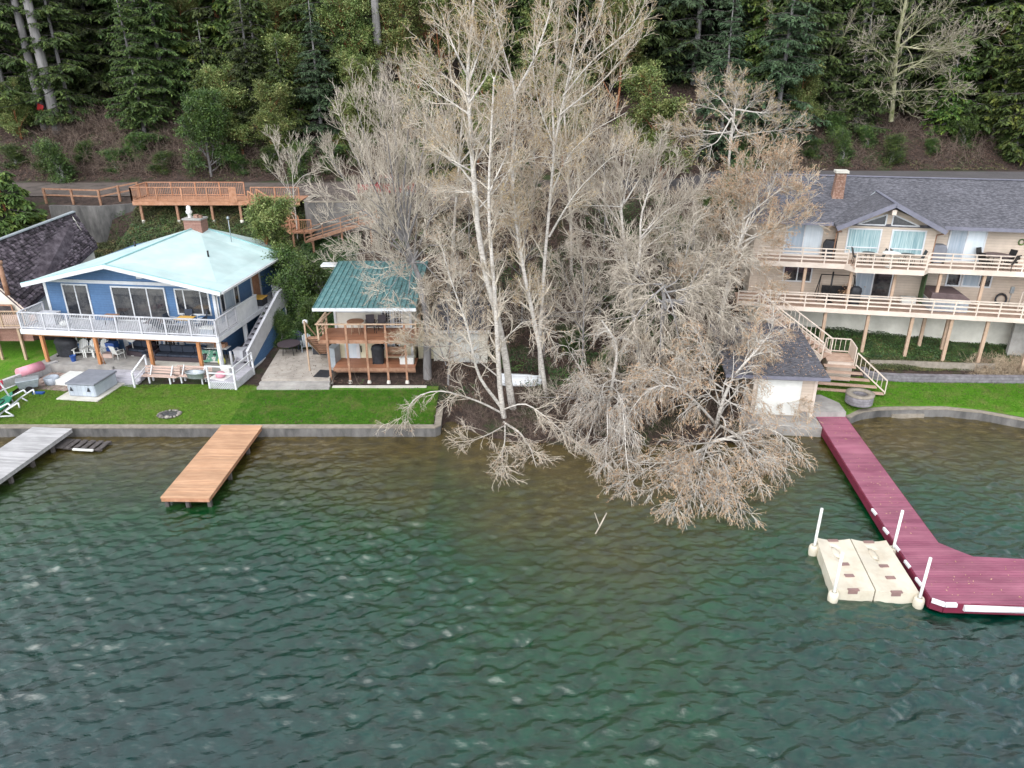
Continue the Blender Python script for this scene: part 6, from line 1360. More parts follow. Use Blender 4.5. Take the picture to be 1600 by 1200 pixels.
for ri, (y, st_, x0, x1) in enumerate(ROWS):
    x = x0 + (ri % 2) * 3
    while x < x1:
        xx, yy_ = x + random.uniform(-2, 2), y + random.uniform(-2.5, 2.5)
        kind = random.choice(['fir0', 'fir1', 'fir2', 'fir0', 'blue0', 'cedar0'] if xx < -5 or xx > 20 else ['fir0', 'fir1', 'blue0', 'mad0', 'fir2'])
        if -30 < xx < 14 and random.random() < .35: kind = 'mad0'
        if ri > 0 or not any(abs(xx - o_) < 2.5 for o_ in ()):
            if ri == 0: kind = random.choice(['fir1', 'fir0', 'blue0', 'cedar1', 'fir1']); yy_ = y + random.uniform(-1.2, 1.5)
            if ri < 2 and any(abs(xx / yy_ - nx / ny) < .045 and yy_ < ny + 1 for nx, ny in NAMED): x += st_ * .6; continue
            lab = KT[kind] + ', ' + RT[ri] + ', ' + next(t_ for b_, t_ in LM if xx < b_); LABS.setdefault(lab, []).append(
            plant(kind, xx, yy_, lab, cat='tree' if 'mad' in kind else 'conifer', group='evergreen trees massed on the hillside', sc=random.uniform(.85, 1.15)))
        x += st_ * random.uniform(.8, 1.2)
for lab, os_ in LABS.items():
    if len(os_) > 1:
        os_.sort(key=lambda o: o.location.x / o.location.y); nm = ['left-hand', 'right-hand'] if len(os_) == 2 else ['left-hand', 'middle', 'right-hand', 'outermost right-hand']
        for o, q in zip(os_, nm): o['label'] = q + ' ' + lab
for k_, p in protos.items():
    if k_ not in used: bpy.data.objects.remove(p)
# shrubs and small broadleaf trees near the houses
def place(o, loc, label, cat, group=None, sc=1, rz=0):
    o.location = loc; o.scale = (sc, sc, sc); o.rotation_euler = (0, 0, R(rz)); tag(o, label, cat, group); return o
x, y = -36.0, 74; p_ = broadleaf(7.5, 3.2, 21, 20, 12, 9, 'laurel_leaf', 'bark_grey', .10, 16, 'leafy_tree', .12); gx = (312 - 800) / F_ * (71 * _c + 4 * _s); place(p_, (gx, 71.5, terr1(gx, 71.5)), 'round bright leafy tree on the bank behind the parking deck', 'tree', sc=.92)
gx, gy = -17.6, 52.5; place(broadleaf(6.2, 2.3, 22, 20, 12, 9, 'madrona_leaf', 'bark_red', .075, 16, 'leafy_tree', .12), (gx, gy, terr1(gx, gy)), 'yellow-green leafy tree squeezed between the blue house roof and the cabin', 'tree')
c0 = conifer(7, 3.0, .2, 120, 31, .3, (.22, .1), 1.25, 'cedar_leaf', 'bark_red', .2, 'conifer', .5); place(c0, (T(10, 330, 55)[0], 55, 4.3), 'bushy bright green conifer behind the shake roof at the left edge', 'conifer', sc=1.0)
c1 = copy_tree(c0, loc=(T(-30, 330, 59)[0], 59, 6), rz=80, sc=1.05); c1['label'] = 'bushy conifer half cut off by the left edge of the picture'
sh0 = broadleaf(2.4, 1.25, 23, 14, 9, 7, 'laurel_leaf', 'bark_grey', .06, 12, 'shrub', .02)
shr = [((-14.6, 47.6, 1.6), 1.25, 'leafy green shrub beside the outside stair of the blue house'), ((-15.3, 50.5, 2.6), 1.3, 'green shrub behind the stair landing of the blue house'), ((-13.4, 49.5, 2.2), 1.25, 'green shrub at the left rear corner of the cabin'), ((-13.6, 46.8, 1.3), 1.0, 'low green shrub behind the round dark patio table'), ((-15.2, 45.6, 1.2), .8, 'small shrub at the foot of the blue stair wall'),
       (T(1195, 560, 46), .0, ''), (T(1150, 260, 60), 1.3, 'bright green shrub under the flat-topped bare tree'), (T(1110, 285, 58), 1.1, 'bright green shrub left under the flat-topped bare tree'), (T(1085, 400, 51), 1.2, 'dark green shrub between the leaning trees and the grey crowns'), (T(1060, 340, 54), 1.2, 'green shrub behind the pale grey crowns'),
       (T(900, 560, 44), .9, 'green shrub on the brushy slope right of the rowing boat'), (T(960, 600, 41), .8, 'low green shrub above the tangled shore branches'), (T(75, 195, 70), 1.3, 'bright low shrub at the foot of the leaning grey trunks'), (T(470, 235, 70), 1.2, 'dark shrub on the road bank right of the parking deck'),
       (T(1400, 205, 72), 1.1, 'small green shrub on the right road bank'), (T(1320, 215, 72), 1.0, 'small green shrub left of the grey brush on the right bank'), (T(820, 330, 60), 1.3, 'green shrub behind the middle trunks'), (T(1000, 480, 47), 1.0, 'green shrub below the pale grey crowns')]
first = True
for loc, sc, lb_ in shr:
    if not sc: continue
    z = terr1(loc[0], loc[1]) - .1
    if first: place(sh0, (loc[0], loc[1], z), lb_, 'shrub', 'green shrubs', sc); first = False
    else: o = copy_tree(sh0, loc=(loc[0], loc[1], z), rz=random.uniform(0, 360), sc=(sc, sc, sc * random.uniform(.8, 1.1))); o['label'] = lb_
BK = {}
for px, y, sc in ((20, 73, 1.0), (70, 72.3, .8), (130, 73.5, .9), (175, 72.4, .8), (215, 74, 1.2), (250, 72.2, .9), (375, 72.1, 1.0), (425, 72.6, 1.2), (520, 72.4, 1.1), (565, 73, 1.2), (1265, 73, .8), (1295, 75.5, 1.1), (1350, 74.5, .8), (1450, 73.5, .7), (1500, 74.5, 1.1), (1570, 73, .9), (1595, 75, 1.2), (640, 72, 1.2), (720, 72, 1.1), (1150, 72.5, 1.1), (1210, 73, .9)):
    bx_ = (px - 800) / F_ * (y * _c + (CH - 10) * _s)
    o = copy_tree(sh0, loc=(bx_, y, terr1(bx_, y) - .2), rz=random.uniform(0, 360), sc=(sc * 1.2, sc, sc * random.uniform(.6, .9))); BK.setdefault('low bushy shrub on the road bank, ' + next(t_ for b_, t_ in LM if bx_ < b_), []).append(o)
for lab, os_ in BK.items():
    for o, q in zip(os_, [''] if len(os_) == 1 else ['left-hand ', 'right-hand ', 'outermost '] if len(os_) < 4 else ['leftmost ', 'left-hand ', 'right-hand ', 'rightmost ']): o['label'] = q + lab; o['group'] = 'shrubs on the road bank'
# little plant in the pot (dry leaves) belongs to its pot
M = 260; r_ = np.random.RandomState(2); C = r_.normal(size=(M, 3)) * np.array([.25, .25, .18]) + np.array([0, 0, .62]); U = nrm(r_.normal(size=(M, 3))) * .08; W = nrm(np.cross(U, r_.normal(size=(M, 3)))) * .035
V, Fq = leafquads(C, U, W); mesh_np('foliage', V, Fq, MATS['catkin'], PLANT_SPOT)

# ---------------------------------------------------------------- ground cover (uncountable)
def region(n, x0, x1, y0, y1, rs, keep=lambda x, y: np.ones(len(x), bool)):
    x = rs.uniform(x0, x1, n); y = rs.uniform(y0, y1, n); k = keep(x, y); return x[k], y[k]
def inrect(x, y, r): return (x > r[0]) & (x < r[1]) & (y > r[2]) & (y < r[3])
BLOCK = [(-16.5, -3.7, 33, 39.8), (-10.9, -5.0, 40.0, 49.6), (-5.2, -1.2, 42.6, 47.2), (12.4, 17.2, 35, 43), (-16.4, -9, 58, 63.6), (-29.5, -15, 36, 54.8), (-10.7, 6, 60, 71), (-1.0, 2.2, 39, 41.4), (15.4, 40, 44.8, 58)]
def free(x, y):
    k = np.ones(len(x), bool)
    for b in BLOCK: k &= ~inrect(x, y, b)
    return k
def cover(name, label, x, y, size, m, rs, h=.25, lump=.8):
    z = terr(x, y); hh = h * (.5 + .5 * vnoise(x, y, lump, 3)); z = z + np.clip(hh, .0, 2) * rs.rand(len(x)) ** .6 + .02
    return scatter_leaves(name, label, np.stack([x, y, z], -1), np.tile([0, -.25, 1.], (len(x), 1)), size, m, rs)
rs = np.random.RandomState(21)
x, y = region(60000, -36, -15.5, 55.2, 62.0, rs, lambda x, y: (x > -31) | (y < 60) ); cover('ivy', 'ivy and bramble bank behind the blue house', x, y, .07, 'bramble_leaf', rs, .5)
x, y = region(26000, -36, -15.5, 55.2, 61, rs, lambda x, y: vnoise(x, y, .6, 9) > 0); cover('ivy', 'darker ivy patches behind the blue house', x, y, .07, 'ivy_leaf', rs, .6)
x, y = region(50000, -16.2, -11.6, 45.2, 57, rs, lambda x, y: y > 45.2 + (x + 16.2) * .0); cover('ivy', 'green ivy slope between the blue house and the cabin', x, y, .075, 'ivy_leaf', rs, .9)
x, y = region(42000, 17.8, 33, 41.3, 46.8, rs, lambda x, y: (y > 42.1 + (x < 21.2) * .0) & (y > 42.6 - (x - 21) * .06)); cover('ivy', 'dark ivy slope under the lower tan deck', x, y, .055, 'ivy_leaf', rs, .35)
x, y = region(34000, 20.5, 33, 41.5, 44.8, rs); cover('ivy', 'brownish ground cover in front of the ivy slope', x, y, .05, 'bramble_leaf', rs, .22)
x, y = region(90000, -12, 16.5, 37, 63, rs, lambda x, y: free(x, y) & (vnoise(x, y, .5, 2) > -.1)); cover('brush_leaves', 'brown leaf litter and brambles on the middle slope', x, y, .06, 'litter', rs, .35)
x, y = region(80000, -9, 16.5, 38.5, 62, rs, lambda x, y: free(x, y) & (vnoise(x, y, .33, 7) > .1)); cover('ivy', 'green brambles on the middle slope', x, y, .065, 'ivy_leaf', rs, .9)
x, y = region(110000, -62, 66, 70.8, 84, rs); cover('leaf_litter', 'leaf litter on the road bank', x, y, .08, 'litter', rs, .25)
x, y = region(50000, -62, 66, 70.2, 82, rs, lambda x, y: vnoise(x, y, .28, 5) > .25); cover('bank_greens', 'green tufts on the road bank', x, y, .08, 'bramble_leaf', rs, .4)
x, y = region(5200, -46, -8, 71.5, 79.5, rs, lambda x, y: vnoise(x, y, .3, 4) > -.35); thicket('brush', 'tangled grey-brown brush on the left road bank', x, y, 0, 2.0, 'twig_brown', rs, r=.017)
x, y = region(3000, 18, 56, 71.5, 79, rs, lambda x, y: vnoise(x, y, .4, 14) > .0); thicket('brush', 'tangled brush on the right road bank', x, y, 0, 1.7, 'twig_brown', rs, r=.016)
x, y = region(3600, -11, 15.5, 38, 60, rs, lambda x, y: free(x, y)); thicket('brush', 'tangled bare brush on the middle slope', x, y, 0, 1.5, 'twig_brown', rs, wig=.35, r=.011)
x, y = region(1400, -3.2, 13, 34.2, 38.5, rs, lambda x, y: y > shore(x) + .2); thicket('brush', 'reddish bare brush along the shore under the trees', x, y, 0, 1.1, 'twig_brown', rs, wig=.3)
x, y = region(1100, 28.0, 31.5, 40.6, 42.4, rs); thicket('dry_shrub', 'pale dry twiggy shrub at the right end of the terrace wall', x, y, 0, .8, 'twig_tan', rs)
# grass tufts: short blades over the lawns so their edges and sheen break up
def blades(name, x, y, z, h, rs, m='grass'):
    M = len(x); C = np.stack([x, y, z], -1); D = nrm(rs.normal(size=(M, 3)) * .5 + np.array([0, 0, 1.])) * (h * (.5 + rs.rand(M)))[:, None]; S_ = nrm(np.cross(D, rs.normal(size=(M, 3)))) * .014
    V = np.stack([C - S_, C + S_, C + D], 1).reshape(-1, 3); o = mesh_np(name, V, None, MATS[m], Ft=np.arange(len(V)).reshape(-1, 3)); o['kind'] = 'stuff'; return o
x, y = region(76000, -28.3, -15.1, 35.05, 40.0, rs, lambda x, y: y < 39.8); blades('grass', x, y, np.vectorize(lawnz)(x, y) - .02, .075, rs, 'grass_light')
x, y = region(70000, -15.1, -4.2, 35.05, 39.0, rs); blades('grass', x, y, np.vectorize(lawnz)(x, y) - .02, .075, rs, 'grass_deep')
x, y = region(90000, 17.0, 32, 36.5, 41, rs, lambda x, y: (y > shore(x) + .35) & (x + 1.5 * (y - 36) > 18.4)); blades('grass', x, y, np.vectorize(lawnz)(x, y) - .02, .075, rs)
# ================================================================ bare trees that fill the middle of the picture
def TC(px, py, y, zmin=.35):
    q = T(px, py, y)
    return q if q[2] > zmin else G(px, py, zmin)        # limbs that would dip below the lake surface end just above it
def L(*p): return [TC(*q) for q in p]
def gbase(px, y): x = (px - 800) / F_ * (y * _c + (CH - 1) * _s); return (x, y, terr1(x, y) - .3)
def fan(cx, cy, y0, ends, via=.5, bow=.0):
    out = []
    for (ex, ey, ye) in ends:
        mx_, my_ = cx + (ex - cx) * via, cy + (ey - cy) * via - bow * abs(ex - cx) * .0
        out.append(((cx, cy, y0), (mx_ + (ex - cx) * .08, my_ + 14 * (1 if abs(ex - cx) > 40 else 0), (y0 + ye) / 2), (ex, ey, ye)))
    return out
TW = dict(l1=(9, 2.4), l2=(7, 1.2), l3=(6, .62))
# A: the wide grey fan tree left of centre
b = gbase(668, 40.8)
limbs = [([b, T(667, 575, 40.9), T(666, 500, 41.0), T(657, 440, 41.4)], .34, .24, .25), (L((657, 440, 41.4), (640, 395, 42.4), (628, 350, 42.8), (622, 300, 43.2), (618, 220, 43.8), (612, 150, 44.2)), .2, .04)]
for ex, ey, ye in ((508, 235, 43), (530, 180, 44), (552, 150, 45), (585, 128, 45), (610, 112, 44), (640, 125, 43), (672, 150, 42), (700, 195, 41.5), (560, 225, 41), (600, 180, 41.5), (650, 200, 46)):
    limbs.append((L((636, 378, 42.4), (636 + (ex - 636) * .35 - 6, 378 + (ey - 378) * .33 + 10, 42.4 + (ye - 42.4) * .4), (636 + (ex - 636) * .75, 378 + (ey - 378) * .65, ye), (ex, ey, ye)), .1, .02, 1.0))
for ex, ey, ye in ((495, 300, 42), (515, 345, 41), (540, 400, 40.5), (590, 440, 40), (712, 300, 41), (705, 385, 40.5), (600, 330, 45), (690, 440, 40), (560, 300, 40), (606, 455, 39.4), (636, 470, 39.3), (575, 420, 39.8)):
    limbs.append((L((645, 410, 42.1), (645 + (ex - 645) * .4, 410 + (ey - 410) * .5 - 14, (42.1 + ye) / 2), (645 + (ex - 645) * .75, 410 + (ey - 410) * .85 - 6, ye), (ex, ey, ye)), .08, .015, .9))
bare_tree('bare_tree', 'wide fan-shaped bare grey tree rising beside the cabin', limbs, 1, bark='bark_grey', twig='twig_grey', up=.35, wig=.13, t0=.2, l1=(9, 2.2), l2=(6, 1.1), l3=(5, .6))
# B: tall pale trunks in the middle, yellow-tan catkins
SPB = dict(twig='twig_tan', bud='catkin_olive', budn=1, budsize=.045)
b = gbase(803, 37.0)
limbs = [([b, T(800, 640, 37), T(790, 560, 37.2), T(776, 490, 37.4), T(758, 420, 37.6), T(745, 345, 37.8)], .27, .20, .35), (L((745, 345, 37.8), (740, 275, 38), (736, 200, 38), (731, 110, 38.2), (738, 30, 38.4), (745, -50, 38.6)), .20, .06, 1.1)]
for a_, e_ in (((742, 290), (660, 175)), ((741, 270), (688, 235)), ((741, 255), (800, 145)), ((735, 180), (640, 110)), ((733, 150), (655, 80)), ((734, 160), (790, 60)), ((731, 120), (690, 20)), ((732, 130), (770, 10)), ((738, 220), (790, 190)), ((742, 300), (690, 300)), ((745, 330), (800, 260))):
    limbs.append((L((a_[0], a_[1], 38), ((a_[0] * .5 + e_[0] * .5), (a_[1] * .55 + e_[1] * .45), 37.5 + (hash(a_) % 5) * .4), (e_[0], e_[1], 37 + (hash(e_) % 7) * .4)), .07, .015, 1.1))
bare_tree('bare_tree', 'tallest pale-barked bare tree in the middle with a straight white trunk', limbs, 2, up=.3, t0=.15, **SPB, l1=(8, 2.2), l2=(5.5, 1.3), l3=(4.5, .65))
# B2 second stem group from the water's edge
b = gbase(789, 36.2)
limbs = [([b, T(790, 668, 36.2), T(784, 640, 36.2), T(780, 600, 36.3), T(777, 520, 36.5), T(772, 440, 36.8), T(763, 350, 37), T(764, 270, 37.2), T(768, 205, 37.4), (T(772, 120, 37.6))], .20, .06, .8),
         (L((783, 636, 36.2), (765, 612, 36.0), (748, 590, 35.8), (740, 545, 35.6), (730, 500, 35.4), (705, 440, 35.2), (690, 385, 35)), .12, .03, 1.0),
         (L((783, 645, 36.2), (750, 628, 35.6), (720, 618, 35.2), (690, 608, 34.8), (650, 615, 34.4), (633, 640, 34.2), (632, 670, 34)), .08, .015, 1.0),
         (L((787, 660, 36.2), (800, 668, 35.6), (812, 676, 35.2), (830, 700, 34.6), (838, 730, 34)), .09, .02, 1.2), (L((789, 664, 36.2), (790, 690, 35), (785, 715, 33.8), (788, 745, 32.8)), .06, .012, 1.4),
         (L((790, 664, 36.2), (760, 680, 35.2), (735, 690, 34.4), (712, 690, 33.9)), .05, .012, 1.2), (L((786, 640, 36.2), (820, 628, 35.5), (850, 650, 34.8), (890, 690, 34), (930, 715, 33.2)), .06, .012, 1.3),
         (L((765, 300, 37.1), (790, 240, 37.3), (800, 170, 37.5)), .06, .02, 1), (L((764, 330, 37.1), (740, 300, 37), (700, 290, 36.6)), .05, .01, 1), (L((780, 590, 36.3), (720, 540, 36), (660, 500, 35.6), (620, 480, 35.2)), .05, .01, 1), (L((778, 540, 36.4), (820, 500, 36), (870, 520, 35.5)), .05, .012, 1)]
bare_tree('bare_tree', 'pale bare tree at the water edge, lower limbs reaching over the lawn corner', limbs, 3, twig='twig_grey', bud='catkin', budn=1, budsize=.035, up=.08, t0=.2, wig=.15, droop=.12, l1=(9, 1.9), l2=(6, 1.1), l3=(5, .55))
# B3: stems right of the boat
b = gbase(855, 38.4)
limbs = [([b, T(853, 620, 38.4), T(848, 580, 38.5), T(840, 520, 38.6), T(826, 460, 38.8), T(812, 395, 39), T(802, 320, 39.2), T(800, 255, 39.4)], .17, .12, .7),
         (L((800, 255, 39.4), (806, 180, 39.6), (802, 130, 39.7), (780, 60, 40), (760, -40, 40)), .1, .03, 1.0), (L((803, 150, 39.7), (835, 90, 39.8), (858, 30, 40), (870, -40, 40)), .08, .03, 1), (L((800, 255, 39.4), (845, 245, 39.2), (875, 248, 39)), .05, .01, 1), (L((801, 262, 39.4), (760, 290, 39.2), (730, 280, 39)), .04, .01, 1),
         (L((800, 255, 39.4), (815, 205, 39.3), (850, 180, 39)), .05, .012, 1), (L((800, 260, 39.4), (780, 310, 39), (790, 340, 38.6)), .04, .01, 1), (L((802, 130, 39.7), (770, 90, 39.5), (735, 60, 39.2)), .05, .012, 1)]
bare_tree('bare_tree', 'slender pale bare tree with a starburst of limbs, just right of the tallest trunk', limbs, 4, up=.3, t0=.1, **SPB, l1=(9, 1.8), l2=(7, 1.05), l3=(6, .55))
b = gbase(846, 40)
limbs = [([b, T(846, 600, 40), T(842, 540, 40.1), T(848, 470, 40.3), T(856, 380, 40.6), T(862, 300, 40.9), T(866, 230, 41)], .16, .1, .7),
         (L((866, 230, 41), (880, 150, 41.2), (900, 90, 41.4), (935, 30, 41.5), (950, -30, 41.6)), .09, .03, 1.1), (L((866, 230, 41), (862, 150, 41.3), (870, 60, 41.4), (880, -40, 41.5)), .08, .03, 1), (L((880, 150, 41.2), (930, 90, 41), (985, 45, 40.6), (1005, 12, 40.4)), .07, .015, 1.2), (L((874, 180, 41.1), (935, 130, 41), (1000, 60, 41)), .07, .015, 1.2),
         (L((858, 370, 40.6), (880, 330, 40.4), (905, 290, 40), (960, 240, 39.8), (985, 235, 39.6)), .08, .015, 1), (L((862, 300, 40.9), (890, 240, 40.6), (930, 200, 40.4), (980, 175, 40)), .07, .015, 1.1), (L((884, 140, 41.2), (900, 60, 41.6), (905, -20, 41.8)), .06, .02, 1), (L((866, 230, 41), (845, 170, 41.1), (830, 100, 41.2), (838, 20, 41.3)), .06, .02, 1)]
bare_tree('bare_tree', 'tall bare tree with many upright limbs, right of the slender starburst tree', limbs, 5, up=.35, t0=.12, **SPB, l1=(8, 2.2), l2=(5.5, 1.3), l3=(4.5, .65))
# B5: leaning tan crown behind (fills upper middle)
b = gbase(700, 50)
limbs = [([b, T(705, 430, 50), T(712, 330, 50.3), T(718, 230, 50.6), T(725, 150, 51)], .17, .08, .9)] + [(L((715, 260, 50.6), (715 + (ex - 715) * .5, 260 + (ey - 260) * .55, 50.5), (ex, ey, 50 + (ex % 5) * .6)), .06, .015, 1.2) for ex, ey in ((640, 150), (670, 110), (760, 90), (800, 170), (655, 220), (790, 250), (830, 120), (700, 60))] + [(L((708, 380, 50), (660, 330, 49.5), (620, 320, 49)), .05, .01, 1), (L((709, 370, 50), (760, 330, 49.5), (800, 330, 49)), .05, .01, 1)]
bare_tree('bare_tree', 'tan budded bare tree standing behind the tallest white trunk', limbs, 6, up=.2, t0=.15, **SPB, l1=(7, 2.4), l2=(5, 1.4), l3=(4, .7))
b = gbase(890, 52)
limbs = [([b, T(893, 420, 52), T(890, 330, 52.3), T(885, 230, 52.6), T(880, 150, 53)], .16, .08, .9)] + [(L((888, 290, 52.4), (888 + (ex - 888) * .5, 290 + (ey - 290) * .55, 52.2), (ex, ey, 51.5 + (ex % 5) * .6)), .06, .015, 1.2) for ex, ey in ((820, 160), (840, 210), (940, 170), (960, 130), (900, 110), (965, 230), (850, 90), (925, 60))]
bare_tree('bare_tree', 'tan budded bare tree behind the upright limbs right of centre', limbs, 7, up=.2, t0=.15, **SPB, l1=(6, 2.4), l2=(5, 1.4), l3=(4, .7))
# C: pale grey twin crowns
b = gbase(1010, 40.8)
_fr = random.Random(77)
def fanl(o, ends, r=.08, cs=1.0, k=.4):
    out = []
    for ex, ey, ye in ends:       # limbs leave the trunk at different heights, not from one point
        j = _fr.uniform(-26, 26) if abs(ey - o[1]) < 400 else 0
        oo = (o[0] + _fr.uniform(-2, 2) - j * .08, o[1] + j, o[2])
        out.append((L(oo, (oo[0] + (ex - oo[0]) * _fr.uniform(.3, .55), oo[1] + (ey - oo[1]) * (k + _fr.uniform(-.12, .12)), (o[2] + ye) / 2 + _fr.uniform(-.4, .4)), (ex, ey, ye)), r * _fr.uniform(.7, 1.15), .014, cs))
    return out
limbs = [([b, T(1008, 610, 40.8), T(1000, 560, 41), T(990, 500, 41.2), T(980, 430, 41.5), T(975, 375, 41.8), T(968, 300, 42.1), T(980, 220, 42.4)], .26, .05, .8), (L((985, 460, 41.4), (1000, 400, 42), (1004, 330, 42.4), (1020, 290, 42.8), (1034, 215, 43)), .14, .03, 1)]
limbs += fanl((972, 340, 42), ((905, 270, 41.5), (930, 240, 42), (955, 215, 42.5), (900, 320, 41), (1000, 215, 42), (1020, 240, 43)), .06, 1.1) + fanl((978, 410, 41.7), ((890, 355, 41), (905, 400, 40.5), (930, 300, 42)), .06) + fanl((1004, 370, 42.2), ((1060, 250, 42), (1095, 290, 42), (1110, 330, 42), (1070, 350, 42), (1080, 305, 41.5)), .06, 1.1)
bare_tree('bare_tree', 'pale silver-grey bare tree with twin stems right of centre', limbs, 8, bark='bark_pale', branch='bark_branch', twig='twig_grey', up=.3, t0=.12, l1=(10, 1.7), l2=(7, .95), l3=(6, .5))
# C2: tangled hanging mass
b = gbase(1032, 39.4)
limbs = [([b, T(1032, 610, 39.4), T(1036, 540, 39.4), T(1040, 480, 39.5), T(1035, 440, 39.6)], .24, .16, .5)]
limbs += fanl((1036, 470, 39.5), ((960, 440, 39), (940, 500, 38), (950, 560, 37.5), (985, 600, 37), (1030, 610, 36.8), (1075, 590, 37), (1110, 540, 37.5), (1140, 500, 38), (1120, 440, 38.5), (1160, 400, 39), (1150, 360, 40), (1110, 390, 40), (1085, 350, 40.5), (990, 400, 40), (970, 370, 40), (1200, 560, 37.5), (1180, 520, 37.5)), .07, 1.25, .25)
bare_tree('bare_tree', 'densely tangled grey-brown bare tree with drooping limbs in front of the twin-stemmed pale tree', limbs, 9, bark='bark_grey', branch='bark_branch', twig='twig_grey', up=-.05, t0=.12, droop=.3, wig=.17, l1=(12, 1.9), l2=(7, 1.1), l3=(6, .55))
# left shore droopers below C
b = gbase(948, 36.4)
limbs = [([b, T(950, 640, 36.4), T(958, 590, 36.2), T(965, 540, 36), T(940, 500, 35.8)], .16, .05, .5)] + fanl((955, 610, 36.3), ((885, 540, 35.5), (905, 600, 34.8), (880, 680, 34), (915, 700, 33.2), (945, 740, 32.4), (985, 760, 31.8), (1000, 710, 33), (930, 650, 34.5), (1010, 640, 34.5)), .06, 1.2, .15)
bare_tree('bare_tree', 'crooked bare tree at the shore with pale twisted limbs drooping to the water', limbs, 10, bark='bark_pale', branch='bark_pale', twig='twig_grey', bud='catkin', budn=1, budsize=.035, up=-.05, t0=.15, droop=.4, wig=.18, l1=(10, 1.9), l2=(6, 1.15), l3=(4.5, .6))
# F: big foreground droopers with orange catkins over the lake
b = gbase(1112, 35.6)
limbs = [([b, T(1112, 690, 35.4), T(1122, 655, 35.2), T(1135, 610, 35.2), T(1146, 590, 35.2), T(1180, 552, 35.4), T(1210, 520, 35.6), T(1208, 470, 36)], .19, .03, 1), (L((1112, 690, 35.4), (1140, 684, 34.8), (1170, 672, 34.2), (1195, 668, 33.6), (1225, 680, 33), (1250, 720, 32.4)), .13, .02, 1.2), (L((1114, 695, 35.4), (1085, 708, 34.6), (1060, 722, 34), (1030, 725, 33.5), (995, 722, 33)), .11, .02, 1.2),
         (L((1116, 660, 35.3), (1080, 620, 34.8), (1040, 600, 34.4), (1010, 610, 34), (985, 640, 33.6), (960, 690, 33)), .1, .02, 1.2)]
limbs += fanl((1125, 690, 35), ((1050, 795, 31.2), (1085, 780, 31.2), (1120, 785, 31), (1155, 800, 30.6), (1185, 760, 31), (1225, 745, 31), (1010, 770, 31.6), (975, 760, 32), (1040, 740, 32.5), (1210, 720, 32.3), (1150, 730, 32)), .055, 1.3, .2) + fanl((1130, 620, 35.2), ((1060, 560, 35), (1090, 520, 35.6), (1030, 580, 34.6), (1180, 620, 34), (1190, 650, 33.6), (1165, 590, 34.4), (1000, 590, 35)), .06, 1.2, .5)
bare_tree('bare_tree', 'large orange-budded tree leaning from the shore and drooping over the lake', limbs, 11, bark='bark_pale', branch='bark_pale', twig='twig_tan', bud='catkin', budn=2, budsize=.05, up=.0, t0=.12, droop=.42, wig=.13, l1=(11, 2.1), l2=(6, 1.25), l3=(5, .6))
# D: leaning tree left of the tan house
b = gbase(1118, 43.5)
limbs = [([b, T(1120, 520, 43.5), T(1130, 470, 43.6), T(1140, 425, 43.7), T(1152, 385, 43.8), T(1168, 345, 43.9), T(1184, 300, 44), T(1196, 255, 44)], .24, .04, .8)] + fanl((1160, 365, 43.9), ((1262, 292, 42.8), (1235, 280, 43), (1262, 345, 42.3), (1220, 250, 43.5), (1250, 330, 42.6), (1190, 230, 44), (1150, 260, 44.5), (1130, 300, 44.5), (1120, 340, 44.5), (1160, 240, 44.5), (1205, 380, 42.5), (1230, 250, 44)), .07, 1.2)
limbs += fanl((1145, 410, 43.8), ((1080, 410, 42.5), (1060, 430, 42), (1210, 440, 42), (1190, 415, 42.5)), .05, 1)
bare_tree('bare_tree', 'leaning bare tree with orange buds spreading over the left end of the tan house', limbs, 12, bark='bark_pale', branch='bark_branch', twig='twig_tan', bud='catkin', budn=2, budsize=.05, up=.2, t0=.2, wig=.18, l1=(10, 1.9), l2=(7, 1.0), l3=(6, .5))
# orange crown in front of the boathouse (limb tips)
b = gbase(1135, 39.6)
limbs = [([b, T(1140, 600, 39.4), T(1160, 560, 39.2), T(1185, 520, 39)], .12, .03, .8)] + fanl((1150, 575, 39.3), ((1215, 530, 37.8), (1185, 600, 37), (1100, 530, 39), (1190, 640, 36), (1180, 490, 39), (1262, 635, 35.2)), .05, 1.2, .6)
bare_tree('bare_tree', 'smaller orange-budded bare tree veiling the boathouse front', limbs, 13, bark='bark_pale', branch='bark_branch', twig='twig_tan', bud='catkin', budn=2, budsize=.045, up=.05, t0=.15, wig=.15, droop=.2, l1=(9, 1.7), l2=(6, 1.0), l3=(5, .5))
# E: flat-topped pale tree
b = gbase(1140, 60)
limbs = [([b, T(1137, 260, 60), T(1142, 215, 60), T(1148, 170, 60), T(1152, 145, 60)], .2, .06, .5)] + fanl((1144, 195, 60), ((1062, 215, 59), (1040, 195, 60), (1078, 160, 61), (1215, 175, 59), (1240, 200, 59), (1190, 145, 61), (1100, 135, 62), (1150, 130, 62), (1180, 215, 58.5), (1090, 235, 58)), .09, 1.1, .7)
bare_tree('bare_tree', 'flat-topped pale bare tree with pinkish buds in front of the dark firs', limbs, 14, bark='bark_pale', branch='bark_pale', twig='twig_tan', bud='catkin_olive', budn=1, budsize=.05, up=.12, t0=.4, wig=.24, l1=(9, 2.2), l2=(7, 1.2), l3=(6, .6))
